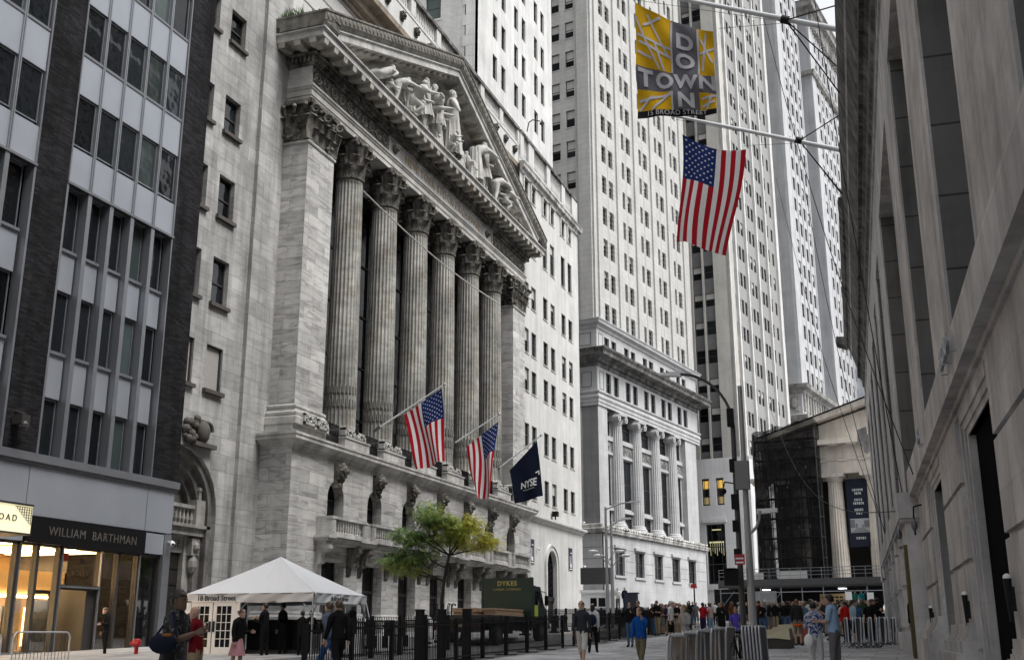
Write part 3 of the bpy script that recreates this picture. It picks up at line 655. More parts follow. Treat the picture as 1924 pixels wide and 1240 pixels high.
def capital(mb, c, r, h):
    mb.lathe(c, [(r, 0), (r * .98, .1), (r, h * .55), (r * 1.12, h * .8), (r * 1.3, h * .88)], 20)
    mb.lathe(c, [(r * 1.02, 0), (r * 1.1, .05), (r * 1.1, .12), (r * 1.0, .16)], 20)
    for k in range(8):
        leaf(mb, c, k * math.pi / 4 + .39, r, .12, h * .38, r * .7, .38); leaf(mb, c, k * math.pi / 4, r, .15, h * .66, r * .66, .5)
    for k in range(8):
        a = k * math.pi / 4 + .2; mb.tube((c[0] + r * math.cos(a), c[1] + r * math.sin(a), c[2] + h * .5), (c[0] + r * 1.25 * math.cos(a), c[1] + r * 1.25 * math.sin(a), c[2] + h * .8), .07, .1, 6)
    for k in range(4):
        a = math.pi / 4 + k * math.pi / 2; q = (c[0] + r * 1.5 * math.cos(a), c[1] + r * 1.5 * math.sin(a), c[2] + h * .76); volute(mb, q, .28, a, .11)
        a2 = k * math.pi / 2; mb.ball((c[0] + r * 1.28 * math.cos(a2), c[1] + r * 1.28 * math.sin(a2), c[2] + h * .9), .17, 6)
    s_ = r * 1.38; ab = []
    for k in range(4):
        a = math.pi / 4 + k * math.pi / 2; a1 = a + math.pi / 2
        ab += [(s_ * 1.2 * math.cos(a - .09), s_ * 1.2 * math.sin(a - .09)), (s_ * 1.2 * math.cos(a + .09), s_ * 1.2 * math.sin(a + .09))]
        m_ = (a + a1) / 2; ab += [(r * 1.22 * math.cos(m_ - .3), r * 1.22 * math.sin(m_ - .3)), (r * 1.22 * math.cos(m_ + .3), r * 1.22 * math.sin(m_ + .3))]
    mb.extrude_poly(ab, lambda a, b_, w: (c[0] + a, c[1] + b_, w), c[2] + h * .88, c[2] + h)
def fluted(mb, c, prof, nfl=24, depth=.075):
    n = nfl * 6; vs = []; pat = (0, 0, -.75, -1, -1, -.75)
    for r, z, fl_ in prof:
        for i in range(n):
            t = 2 * math.pi * i / n; rr = r + pat[i % 6] * depth * fl_
            vs.append((c[0] + rr * math.cos(t), c[1] + rr * math.sin(t), c[2] + z))
    fs = [(k * n + i, k * n + (i + 1) % n, (k + 1) * n + (i + 1) % n, (k + 1) * n + i) for k in range(len(prof) - 1) for i in range(n)]
    fs.append(tuple(range((len(prof) - 1) * n, len(prof) * n))); return mb.add(vs, fs)
o0 = Vector((XC, cols[0], 0))
cm = MB(); H0 = 12.95; sh = 28.45 - H0
prof = [(.93, 0, 0), (.93, .18, 0), (.93, .3, 1)] + [(.93 - .11 * (t / 10) ** 1.6, .3 + (sh - .55) * t / 10, 1) for t in range(1, 11)] + [(.82, sh - .12, 0), (.82, sh, 0)]
fluted(cm, (0, 0, H0), prof)
cb = MB(); cb.box(-1.18, 1.18, -1.18, 1.18, 12.38, 12.5)
cb.lathe((0, 0, 12.5), [(1.1, 0), (1.17, .06), (1.17, .14), (1.1, .19), (1.0, .22), (.98, .28), (1.02, .33), (1.07, .36), (1.07, .42), (1.0, .46), (.95, .47)], 28)
cc = MB(); capital(cc, (0, 0, 28.45), .84, 2.55)
orn = MB()
for z in (14.55, 15.35):
    for k in range(24):
        a = (k + .58) * math.pi / 12; orn.tube((.9 * math.cos(a), .9 * math.sin(a), z - .22), (.9 * math.cos(a), .9 * math.sin(a), z + .22), .075, .045, 6)
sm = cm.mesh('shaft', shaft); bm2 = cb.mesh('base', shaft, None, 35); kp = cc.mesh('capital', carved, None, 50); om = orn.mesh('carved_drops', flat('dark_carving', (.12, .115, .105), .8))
for y in cols:
    W = Matrix.Translation((XC, y, 0)) @ Matrix.Rotation(.07 * (y - 68), 4, 'Z')
    o = link('column', sm, se, W); link('capital', kp, o, Matrix.Translation((XC, y, 0))); link('base', bm2, o, Matrix.Translation((XC, y, 0))); link('carved_drops', om, o, W)
# --- antae (corner piers)
for a, e in ((49.6, 52.55), (83.65, 86.6)):
    m = MB(); m.box(-31.7 if a < 60 else -33, -30.0, a, e, 12.9, 28.4)
    m.build('corner_pier', marble if a < 60 else marble, se)
    m = MB(); pth = [(-31.7, a), (-30.0, a), (-30.0, e), (-33, e)]
    m.sweep([(0, 0), (.3, 0), (.3, .35), (.26, .42), (.28, .5), (.28, .62), (.14, .72), (.12, .84), (.16, .9), (.16, 1.0), (.04, 1.08), (0, 1.08)], pth, 12.3); m.box(-33, -29.9, a - .25, e + .25, 11.0, 12.32)
    m.sweep([(0, 0), (.07, .02), (.1, .1), (.07, .18), (0, .2)], pth, 28.3); m.parts('pier_base', marble_fine, se)
    m = MB(); m.box(-31.7, -30.02, a + .02, e - .02, 28.4, 31.0)
    n = 4
    for fc, (p0, p1, nx, ny) in enumerate((((-30.02, a), (-30.02, e), 1, 0), ((-31.6, a + .02), (-30.1, a + .02), 0, -1))):
        L_ = math.hypot(p1[0] - p0[0], p1[1] - p0[1]); cnt = 4 if fc == 0 else 2; ang = math.atan2(ny, nx)
        for k in range(cnt):
            t = (k + .5) / cnt; q = (p0[0] + (p1[0] - p0[0]) * t - nx * .0, p0[1] + (p1[1] - p0[1]) * t, 28.45)
            leaf(m, q, ang, 0, .05, 1.0, L_ / cnt * .95, .4)
        for k in range(cnt + 1):
            t = k / cnt; q = (p0[0] + (p1[0] - p0[0]) * t, p0[1] + (p1[1] - p0[1]) * t, 28.45); leaf(m, q, ang, .04, .1, 1.75, L_ / cnt * .9, .5)
        for k in range(14):
            t = rnd.random(); m.ball((p0[0] + (p1[0] - p0[0]) * t + nx * .15, p0[1] + (p1[1] - p0[1]) * t + ny * .15, 28.6 + rnd.random() * 2), .14, 6)
        for t in (.02, .5, .98): volute(m, (p0[0] + (p1[0] - p0[0]) * t + nx * .35, p0[1] + (p1[1] - p0[1]) * t + ny * .35, 30.35), .3, ang + .6, .12)
    m.box(-31.7, -29.8, a - .2, e + .2, 30.72, 31.0); m.build('pier_capital', carved, se, 50)
# --- entablature
pth = [(-31.75, 49.65), (-30.02, 49.65), (-30.02, 86.6), (-31.5, 86.6)]
en = MB(); en.sweep([(-1.4, 0), (0, 0), (0, .3), (.05, .32), (.05, .66), (.1, .68), (.14, .78), (.2, .84), (.2, .95), (0, 1.0), (-1.4, 1.0)], pth, 31.0)
en.box(-33.4, -31.2, 49.7, 86.5, 30.6, 32); en.build('architrave', stone('clean_entablature', (.52, .505, .475), 3.2, 9, joint=.15, blockvar=.04, dirt=.25), se)
ez = MB(); ez.sweep([(-1.4, 0), (.0, 0), (.0, 1.2), (-1.4, 1.2)], pth, 32.0); ez.build('frieze', marble_fine, se)
fz = MB(); Fz = east(-30.02)
def rinceau(mb, F, u0, u1, zc, h):
    n = max(1, round((u1 - u0) / (h * .95))); st = (u1 - u0) / n
    for k in range(n):
        c = u0 + (k + .5) * st; sg_ = 1 if k % 2 else -1; prev = None
        for j in range(15):
            t = j / 14; a = t * 3.4 * math.pi; r = h * .42 * (1 - t * .8); p = F.P(c + r * math.cos(a), zc + sg_ * r * math.sin(a), .05)
            if prev: mb.tube(prev, p, .07 * (1 - .4 * t), n=5)
            prev = p
        for j in range(7): mb.ball(F.P(c + rnd.uniform(-.5, .5) * st, zc + rnd.uniform(-.42, .42) * h, .04), rnd.uniform(.05, .11), 5)
fz.cut(); rinceau(fz, Fz, 49.75, 59.4, 32.62, .98); fz.cut(); rinceau(fz, Fz, 76.9 + 1.7, 86.5, 32.62, .98)
fz.parts('frieze_carving', flat('frieze_carving_stone', (.17, .16, .145), .85, nz=.4), se, 50, cuts=fz.mk)
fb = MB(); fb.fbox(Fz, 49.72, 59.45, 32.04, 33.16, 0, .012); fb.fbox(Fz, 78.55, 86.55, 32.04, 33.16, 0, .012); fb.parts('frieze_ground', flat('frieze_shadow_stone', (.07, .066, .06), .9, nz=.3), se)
fp = MB(); fp.fbox(Fz, 59.6, 78.4, 32.02, 32.1, 0, .1); fp.fbox(Fz, 59.6, 78.4, 33.1, 33.18, 0, .1); fp.fbox(Fz, 59.5, 59.6, 32.02, 33.18, 0, .1); fp.fbox(Fz, 78.4, 78.5, 32.02, 33.18, 0, .1)
fp.build('inscription_frame', marble_fine, se)
md = MB()
for u in (60.5, 77.4): md.ball(Fz.P(u, 32.6, .05), .32, 10, .5, 1, 1); md.ball(Fz.P(u, 32.55, .25), .14, 8)
md.parts('medallion', flat('sooty_medallion', (.11, .10, .09), .8, nz=.3), se, 50, per=2)
tx = MB(); put_text(tx, 'NEW YORK STOCK EXCHANGE', .86, Fz.T(69.0, 32.6, .01), .04, 1.15, sx=1.0); tx.build('inscription', goldm, se)
den = MB(); den.sweep([(-1.4, 0), (.12, 0), (.16, .12), (.16, .5), (.42, .5), (.46, .62), (0, .62), (-1.4, .62)], pth, 33.16)
y = 49.5
while y < 86.9: den.box(-29.86, -29.66, y, y + .15, 33.3, 33.62); y += .27
x = -29.9
while x > -31.7: den.box(x, x + .15, 49.3, 49.5, 33.3, 33.62); x -= .27
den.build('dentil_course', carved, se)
def modillions(mb, F, us, z, w0=.4, s=1.0):
    for u in us: mb.hexa([F.P(u - .2 * s, z + .14, w0), F.P(u + .2 * s, z + .14, w0), F.P(u + .2 * s, z + .1, w0 + .95 * s), F.P(u - .2 * s, z + .1, w0 + .95 * s), F.P(u - .24 * s, z + .42, w0), F.P(u + .24 * s, z + .42, w0), F.P(u + .24 * s, z + .42, w0 + 1.0 * s), F.P(u - .24 * s, z + .42, w0 + 1.0 * s)])
mo = MB(); us = []; u = 48.75
while u < 87.6: us.append(u); u += 1.13
modillions(mo, Fz, us, 33.68); modillions(mo, Face(0, 49.65, (1, 0), (0, -1)), [-29.3, -30.3, -31.3], 33.68)
mo.parts('modillion', stone('modillion_stone', (.48, .46, .42), 3, 3, joint=0, blockvar=0, dirt=.3, soot=.3, warm=.4), se)
cro = MB(); cro.sweep([(-1.3, 0), (1.42, 0), (1.42, .36), (1.57, .42), (1.57, .5), (-1.3, .55)], pth, 34.1); cro.build('corona', marble_fine, se)
# gutter moulding (sima) on the left return and the raking cornice
simap = [(0, 0), (1.45, 0), (1.5, .12), (1.6, .3), (1.62, .75), (1.68, .8), (1.68, .92), (0, .95)]
sm_ = MB(); sm_.sweep([(a * .97 + (0 if a else -1.4), h) for a, h in simap], [(-31.75, 49.65), (-30.02, 49.65), (-30.02, 49.8)], 34.64)
YL, YR, ZE, ZA = 48.05, 88.15, 34.64, 42.2
def rake(mb, prof, yl=YL, yr=YR, ze=ZE, za=ZA, x=-30.02):
    n = len(prof); vs = []
    for (y_, z_) in ((yl, ze), (YC, za), (yr, ze)):
        for w, h in prof: vs.append((x + w, y_, z_ + h))
    fs = [(i * n + j, (i + 1) * n + j, (i + 1) * n + (j + 1) % n, i * n + (j + 1) % n) for i in range(2) for j in range(n)] + [tuple(range(n))[::-1], tuple(range(2 * n, 3 * n))]
    return mb.add(vs, fs)
rake(sm_, [(-1.3, .0), (1.45, .0), (1.52, .15), (1.6, .3), (1.62, .78), (1.68, .84), (1.68, .95), (-1.3, .95)])
sm_.build('sima', stone('sima_stone', (.20, .19, .17), 2.2, 4, joint=.3, blockvar=.05, dirt=.4, soot=.35), se)
an = MB(); slope = (ZA - ZE) / (YC - YL)
for sgn in (1, -1):
    k = 0
    while .35 + k * .5 < 20:
        d = .35 + k * .5; y_ = YL + d if sgn > 0 else YR - d; z_ = ZE + slope * d + .56
        an.ball((-30.02 + 1.6, y_, z_), .17, 6, .35, 1, 1.35); k += 1
k = 0
while k * .5 < 3.2: an.ball((-28.7 - k * .5, 48.1, ZE + .5), .17, 6, 1, .35, 1.35); k += 1
an.build('palmette_ornament', flat('palmette_stone', (.15, .14, .12), .9, nz=.3), se, 60)
rc = MB(); rake(rc, [(-1.2, -.62), (1.3, -.62), (1.3, -.2), (1.42, -.12), (1.42, 0.0), (-1.2, 0.0)], YL + 1.6, YR - 1.6, ZE + .6, ZA - .0)
rake(rc, [(-1.2, -1.25), (-.35, -1.25), (-.2, -1.0), (.05, -.95), (.05, -.62), (-1.2, -.62)], YL + 3.2, YR - 3.2, ZE + 1.15, ZA - .02); rc.build('raking_corona', marble_fine, se)
rm_ = MB()
for sgn in (1, -1):
    k = 0
    while 3.6 + k * .98 < 19.9:
        d = 3.6 + k * .98; y_ = YL + d if sgn > 0 else YR - d; z_ = ZE + slope * d - .62
        for (w0, w1, dz) in ((.05, 1.1, -.3),): rm_.hexa([(-30.02 + w0, y_ - .2, z_ + dz), (-30.02 + w0, y_ + .2, z_ + dz), (-30.02 + w1 - .1, y_ + .2, z_ + dz + .06), (-30.02 + w1 - .1, y_ - .2, z_ + dz + .06), (-30.02 + w0, y_ - .23, z_ + .08), (-30.02 + w0, y_ + .23, z_ + .08), (-30.02 + w1, y_ + .23, z_ + .08), (-30.02 + w1, y_ - .23, z_ + .08)])
        k += 1
rm_.parts('raking_modillion', MATS['modillion_stone'], se)
ty = MB(); ty.extrude_poly([(YL + 1, ZE - .1), (YR - 1, ZE - .1), (YC, ZA - .3)], lambda a, c, w: (w, a, c), -31.9, -31.2)
ty.build('tympanum', stone('tympanum_stone', (.36, .35, .33), 2, 1, joint=.2, blockvar=.05, dirt=.35), se)
rf = MB(); rake(rf, [(-1.3, .3), (-1.3, .9), (-3.5, .9), (-3.5, .3)]); rf.build('pediment_roof', dirtyc, se)
wdp = MB()
for k in range(320):
    x_ = -28.9 - rnd.random() * 2.6; y_ = 48.2 + rnd.random() * .5; h = rnd.uniform(.2, .8) * (1 if x_ < -30 else .35)
    wdp.add([(x_, y_, 35.5), (x_ + rnd.uniform(-.12, .12), y_ + .03, 35.55), (x_ + rnd.uniform(-.25, .25), y_ + rnd.uniform(-.2, .2), 35.55 + h)], [(0, 1, 2)])
# --- attic storey behind the pediment with its cornice and balustrade
FA = east(-32.0); at_ = MB(); wall(at_, FA, 49.7, 87.1, 31, 42.4)
at_.box(-58, -33.6, 49.7, 87.1, 11, 43.0)
at_.build('attic_wall', annexst, se)
gr = MB()
for z in (37.6, 38.9, 40.2, 41.3): gr.fbox(FA, 49.7, 87.1, z, z + .1, .0, .02)
gr.parts('wall_groove', flat('groove_shadow', (.15, .14, .13), .9), se)
ac_ = MB(); ac_.sweep([(0, 0), (.2, 0), (.25, .3), (.55, .35), (.6, .9), (1.2, 1.0), (1.25, 1.35), (0, 1.4)], [(-32, 49.7), (-32, 87.0)], 41.6)
y = 49.8
while y < 86.9: ac_.box(-31.75, -31.5, y, y + .22, 41.92, 42.2); y += .42
ac_.build('attic_cornice', stone('brown_cornice_stone', (.30, .25, .20), 3, 3, joint=0, blockvar=0, dirt=.3, soot=.2), se)
a2 = MB(); a2.fbox(east(-30.75), 49.7, 87.2, 42.98, 44.6, -1.4, 0); a2.build('attic_parapet', annexst, se)
li = MB(); u = 50.6
while u < 87.1: li.cut(); lionhead(li, east(-30.75), u, 43.75, .62, -.05, int(u)); u += 2.35
li.parts('lion_head', flat('sooty_lion', (.07, .065, .06), .85, nz=.4), se, 50, cuts=li.mk)
def roof_balustrade(parent, x, y0, y1, z0, z1, ped, railm, bmat):
    m = MB(); m.box(x - .45, x, y0, y1, z0, z0 + .25)
    q = MB(); q.box(x - .5, x + .1, y0, y1, z1 - .3, z1); q.box(x - .4, x - .05, y0, y1, z1 - .36, z1 - .3)
    for a, c in ped: m.box(x - .48, x + .02, a, c, z0 + .25, z1 - .3)
    bl = MB(); y = y0 + .2
    while y < y1:
        if not any(a - .12 < y < c + .12 for a, c in ped): baluster(bl, (x - .22, y, z0 + .25), z1 - z0 - .6, .1, 6)
        y += .3
    rb2 = MB(); rb2.box(x - 1.6, x - 1.3, y0 + .2, y1 - .3, z0 - .3, z1 - .25); rb2.build('roof_upstand', flat('roofing_felt', (.045, .043, .04), .9, nz=.2), parent)
    m.build('balustrade_base', bmat, parent); q.build('balustrade_rail', railm, parent); bl.build('balusters', bmat, parent, 40)
roof_balustrade(se, -30.7, 49.7, 87.2, 44.6, 46.5, [(50 + 4.6 * k, 50.8 + 4.6 * k) for k in range(9)], dirtyc, annexst)
weeds = solo(wdp, 'roof_weeds', flat('weed_green', (.06, .10, .03), .8), 'tuft of green weeds growing on the corner of the pediment cornice', 'plant', (-30, 48.3, 35.5))
# ================================================================ WHITE ANNEX (north of the portico)
ax = thing('office_annex', 'white limestone office annex with paired windows, round arched door and roof balustrade beside the portico', 'building', (-30.6, 96.5, G(0, 96)))
FX = east(-30.6); colu = [88.15, 90.2, 93.62, 95.9, 99.4, 101.72]; rows = [(40.4, 42.05), (35.1, 38.2), (30.1, 32.2), (25.7, 27.9), (22.25, 24.3), (17.3, 19.37), (12.98, 15.03)]
rec = [(u, u + 1.33, a, c) for a, c in rows for u in colu]
mb = wall(MB(), FX, 87.1, 105.4, 0, 42.2, rec, .3, arches=[(95.35, 1.35, 1.2, 7.6)])
FXN = Face(0, 105.4, (1, 0), (0, 1)); wall(mb, FXN, -58, -30.6, 0, 42.2); mb.box(-58, -31.8, 87.3, 105.3, 0, 42.5)
mb.build('wall', annexst, ax)
windows(ax, FX, rec, dict(t=.07, d=.08, rails=(.5,), sill=.09, sillout=.1, blinds=(0, 0, 0, .25, .5)), w=-.22, sillm=MATS['modillion_stone'])
m = MB(); m.sweep([(0, 0), (.1, 0), (.14, .15), (.38, .3), (.42, .34), (.42, .52), (0, .6)], [(-30.6, 87.15), (-30.6, 105.4), (-40, 105.4)], 11.1); m.build('ledge', annexst, ax)
m = MB(); m.sweep([(0, 0), (.12, .0), (.18, .12), (.2, .3), (.42, .42), (.45, .8), (.5, .84), (.5, .95), (0, 1.1)], [(-30.6, 87.15), (-30.6, 105.4), (-45, 105.4)], 42.2)
u = 87.3
while u < 105.4: m.fbox(FX, u, u + .13, 42.3, 42.5, .0, .17); u += .26
m.build('cornice', stone('annex_cornice_stone', (.50, .49, .47), 3, 3, joint=0, blockvar=0, dirt=.55, dirtscale=2, soot=.3), ax)
m = MB()
for a, c in ((u, u + 1.33) for u in colu): m.fbox(FX, a - .12, c + .12, 42.05, 42.18, 0, .18); m.fbox(FX, a - .25, a - .05, 40.2, 42.1, 0, .14)
m.parts('window_hood', annexst, ax, per=2)
m = MB(); m.box(-45, -30.65, 87.2, 105.35, 43.0, 43.8); m.build('parapet', annexst, ax)
roof_balustrade(ax, -30.6, 87.3, 105.5, 43.7, 46.4, [(87.3, 88.3), (89.6, 91.2), (95.1, 96.2), (100.0, 101.1), (103.6, 105.5)], dirtyc, annexst)
m = MB(); arcring(m, FX, 95.35, 7.6, 1.36, 1.75, -.05, .12, 1.3, 16); arcring(m, FX, 95.35, 7.6, 1.75, 1.95, -.05, .2, 1.3, 16); m.build('arch_surround', annexst, ax)
m = MB(); m.fbox(FX, 94, 96.7, 1.2, 9.1, -.5, -.32); o = m.build('arched_door', glassd, ax)
m = MB()
for k in range(9): m.fbox(FX, 94.05 + k * .33, 94.09 + k * .33, 5.0, 8.9, -.32, -.27)
for k in range(8):
    m.tube(FX.P(94.0, 5.0 + k * .5, -.28), FX.P(96.7, 6.0 + k * .5, -.28), .02, n=4); m.tube(FX.P(96.7, 5.0 + k * .5, -.28), FX.P(94.0, 6.0 + k * .5, -.28), .02, n=4)
m.fbox(FX, 94, 96.7, 4.6, 4.95, -.4, -.15); m.fbox(FX, 95.3, 95.4, 1.4, 4.6, -.35, -.25); m.build('iron_grille', ironm, o)
for y, zb, zt, lab in ((89.95, 7.5, 9.55, 'narrow navy banner projecting beside the portico end wall'), (101.2, 7.55, 9.6, 'flat navy banner with a white arrow emblem right of the arched door')):
    t = thing('wall_banner', lab, 'banner', (-30.55, y, zb)); m = MB(); m.fbox(FX, y - .55, y + .55, zb, zt, .02, .06); m.build('banner_cloth', flat('navy_cloth', (.012, .02, .045), .8), t)
    m = MB(); m.fbox(FX, y - .15, y + .22, zb + .25, zb + .6, .06, .075); m.fbox(FX, y - .3, y - .2, zb + .3, zb + 1.3, .06, .075); m.fbox(FX, y - .12, y + .3, zt - .5, zt - .42, .06, .075)
    m.fbox(FX, y + .1, y + .16, zb + .6, zb + 1.4, .06, .075); m.fbox(FX, y - .4, y + .4, zb + .08, zb + .16, .06, .075); m.build('emblem', whitep, t)
cctv(-30.6, 91.3, 8.9, 'white dome camera on the annex wall between banner and arched door')
cctv(-30.5, 105.2, 12.4, 'white dome camera at the far corner of the annex ledge')
cctv(-30.5, 105.2, 8.2, 'lower white dome camera at the far corner of the annex')
fl_ = MB(); fl_.box(-30.5, -30.0, 95.4, 95.9, 12.0, 12.45); fl_.box(-30.3, -30.2, 95.6, 95.7, 11.7, 12.0); solo(fl_, 'wall_floodlight', black, 'black box floodlight standing on the annex ledge above the arched door', 'light', (-30.3, 95.6, 12))
# ================================================================ WHITE TOWER BEHIND THE BALUSTRADE
wt = thing('office_tower', 'plain white office tower with dark paired sash windows behind the roof balustrade', 'building', (-45, 93, G(0, 93)))
FT = east(-33.0); tc_ = [86.4, 88.72, 92.35, 94.65, 98.55, 100.8]; tr_ = [47.4 + 4.28 * k for k in range(10)]
rec = [(u, u + 1.15, z, z + 2.5) for z in tr_ for u in tc_]
mb = wall(MB(), FT, 81.9, 104.7, 43, 92, rec, .3); FT2 = Face(0, 104.7, (1, 0), (0, 1)); wall(mb, FT2, -52, -33, 43, 92); mb.box(-52, -34.2, 82.6, 104.6, 43, 91.5)
mb.fbox(FT, 81.9, 82.6, 43, 92, -1, 0); mb.build('wall', towerst, wt)
windows(wt, FT, rec, dict(t=.07, d=.1, rails=(.5,), sill=.06, sillout=.05), w=-.28, pane=False, sillm=towerst)
FTS = Face(0, 81.9, (1, 0), (0, -1))
rs_ = [(x, x + 1.5, z, z + 2.4) for z in tr_ for x in (-35.9 - 2, -42.1)]
mb = wall(MB(), FTS, -52, -33.9, 43, 92, rs_, .25, w=.0); mb.build('brick_side_wall', quoinst, wt)
windows(wt, FTS, rs_, dict(t=.06, d=.06, rails=(.5,), sill=.1, sillout=.1), w=-.2, pane=False, glass=glassg, name='side_window', sillm=towerst)
q = MB()
for k in range(46): q.box(-33.9 - (.35 if k % 2 else 0), -33.0, 81.86, 82.0, 43.2 + k * 1.05, 44.23 + k * 1.05)
q.parts('quoin', towerst, wt)
q = MB()
for a, c, z0, z1 in rs_: q.fbox(FTS, a - .15, c + .15, z1, z1 + .35, 0, .03)
q.parts('lintel', towerst, wt)
lp = MB(); lp.path([(-30.2, 88.0, 46.4), (-30.0, 88.0, 47.3), (-29.7, 88.2, 47.6), (-29.1, 88.6, 47.55)], .05, 6); lp.lathe((-29.0, 88.6, 47.2), [(.16, 0), (.16, .1), (.05, .3)], 8)
solo(lp, 'roof_lamp', black, 'small black gooseneck lamp rising above the roof balustrade', 'lamp', (-30.2, 88, 46.4))
# ================================================================ BANK BUILDING WITH IONIC COLUMNS AND TOWER
ANG = R(9.87); DB = Vector((math.sin(ANG), math.cos(ANG))); NB = Vector((math.cos(ANG), -math.sin(ANG))); PB = Vector((-32.17, 118.0))
def pt(u, w=0, base=PB): p = base + DB * u + NB * w; return (p.x, p.y)
bk = thing('bank_tower', 'grey granite bank with four ionic columns, layered cornices and a tall gridded tower', 'building', (*PB, G(0, 118)), -ANG)
FB = Face(*PB, DB, NB); FBS = Face(*PB, -NB, -DB)      # street side, south side (u runs away to the left)
LN = 32.0
bw = [(c, c + 2.6, 8.1, 10.93) for c in (2.9, 8.5, 14.2, 19.9, 25.5)]
up = []; at5 = []
for k in range(5):
    for d in (0, 2.15): at5.append((2.3 + k * 5.6 + d, 3.75 + k * 5.6 + d, 28.5, 30.95)); up.append((2.1 + k * 5.66 + d * .93, 3.45 + k * 5.66 + d * .93, 33.6, 35.15))
m = wall(MB(), FB, 0, LN, 0, 12.4, bw, .5, w=.35); wall(m, FBS, -.35, 16, 0, 12.4, [], .3, w=.35)
wall(m, FB, 0, LN, 26.9, 37, at5 + up, .35); wall(m, FBS, 0, 16, 12.4, 37, [], .3)
W3 = []
for k in range(5):
    c = [7.05, 12.65, 18.45, 24.1][k] if k < 4 else 0
bays = [(2.6, 4.9), (7.6, 10.7), (13.2, 16.4), (19.0, 22.1), (24.6, 26.95)]
W3 = [(a + .35, c - .35, 13.2, 15.3) for a, c in bays] + [(a + .3, c - .3, 15.9, 21.6) for a, c in bays] + [(a + .3, c - .3, 23.9, 26.6) for a, c in bays]
wall(m, FB, 0, LN, 12.4, 27, W3, .18, w=-.72)
m.fbox(FB, 0, 2.45, 12.4, 26.9, -2, 0); m.fbox(FB, 27.0, 31.0, 12.4, 26.9, -2, 0); m.fbox(FB, 1, LN - .2, 0, 36.8, -20, -1.3)
m.build('wall', banker, bk)
st_b = dict(t=.09, d=.08, rails=(.5,), muls=(.5,)); windows(bk, FB, bw, st_b, w=0, pane=False); windows(bk, FB, W3, st_b, w=-.88, pane=False); windows(bk, FB, at5 + up, dict(t=.08, d=.08, rails=(.5,)), w=-.28, pane=False)
hd = MB()
for a, c, z0, z1 in bw: hd.fbox(FB, a - .3, c + .3, z1 + .15, z1 + .45, .35, .6); hd.fbox(FB, a - .22, c + .22, z0 - .25, z0, .35, .5)
hd.parts('window_hood', banker, bk, per=2)
jt = MB()
jm = flat('joint_shadow', (.11, .11, .11), .9)
for z in (8.5, 9.72, 10.95):
    prev = 0
    for a, c, _, _ in bw + [(LN, 0, 0, 0)]: jt.fbox(FB, prev + .3, a - .35, z, z + .06, .34, .352); prev = c
    jt.fbox(FBS, -.3, 16, z, z + .06, .34, .352)
jt.parts('rustication_joint', jm, bk)
pr = dict(band1=([(0, 0), (.25, 0), (.3, .12), (.65, .2), (.7, .45), (.75, .5), (.75, .62), (.45, .7), (.4, 1.1), (0, 1.2)], 12.35),
          arch=([(0, 0), (.15, 0), (.15, .35), (.22, .38), (.22, .75), (.3, .8), (.34, 1.0), (0, 1.5)], 26.75),
          band2=([(0, 0), (.1, 0), (.3, .2), (.35, .25), (.35, .4), (0, .5)], 28.0),
          big=([(0, 0), (.15, 0), (.2, .4), (.5, .45), (.6, .8), (1.5, .95), (1.55, 1.3), (1.75, 1.55), (1.8, 1.75), (0, 2.0)], 31.3),
          top=([(0, 0), (.12, 0), (.2, .3), (.55, .5), (.6, .8), (.7, .9), (.7, 1.0), (0, 1.2)], 35.8))
for nm, (p_, z_) in pr.items():
    q = MB(); q.sweep(p_, [pt(0, -16)[0:2] if 0 else (PB - NB * 16)[:], tuple(PB), pt(LN), (Vector(pt(LN)) - NB * 3)[:]], z_)
    if nm == 'big':
        for k in range(90): q.fbox(FB, .1 + k * .35, .3 + k * .35, 31.7, 32.0, 0, .45)
        for k in range(12): q.fbox(FBS, .1 + k * .35, .3 + k * .35, 31.7, 32.0, 0, .45)
    if nm == 'band1':
        for k in range(44): q.tube(FB.P(.3 + k * .72, 13.1, .7), FB.P(.8 + k * .72, 13.3, .72), .1, n=6)
    q.build('cornice' if nm in ('big', 'top') else 'string_course', dirtyc if nm == 'big' else (MATS['annex_cornice_stone'] if nm == 'band1' else banker), bk)
pnl = MB()
for Fq, a, c, z0, z1 in ((FBS, .7, 2.0, 28.9, 30.7), (FB, .6, 1.7, 28.7, 30.8), (FBS, .7, 2.2, 33.8, 35.3), (FB, .5, 1.6, 33.7, 35.3)):
    for q in ((a, c, z0, z0 + .07), (a, c, z1 - .07, z1), (a, a + .07, z0, z1), (c - .07, c, z0, z1)): pnl.fbox(Fq, *q, 0, .03)
pnl.parts('wall_panel_frame', jm, bk, per=4)
# ionic columns
def voluteblock(mb, F, u, z, w, r):
    for s_ in (-1, 1):
        for ww in (w - r * .9, w + r * .9):
            c = F.P(u + s_ * r * .95, z, ww); prev = None
        mb.tube(F.P(u + s_ * r * 1.0, z, w - r * 1.05), F.P(u + s_ * r * 1.0, z, w + r * 1.05), r * .44, n=14)
        mb.tube(F.P(u + s_ * r * 1.0, z, w - r * 1.12), F.P(u + s_ * r * 1.0, z, w + r * 1.12), r * .2, n=10)
    mb.fbox(F, u - r * 1.2, u + r * 1.2, z + r * .32, z + r * .62, w - r * 1.1, w + r * 1.1)
cm = MB(); fluted(cm, (0, 0, 0), [(.85, 0, 1), (.85, 4, 1), (.8, 8, 1), (.72, 11.4, 1)], 20, .06); csm = cm.mesh('shaft', banker)
cm = MB(); cm.lathe((0, 0, -.9), [(1.25, 0), (1.25, .25), (1.15, .3), (1.15, .5), (1.0, .6), (.98, .8), (.87, .9)], 20); cbm = cm.mesh('base', banker, None, 40)
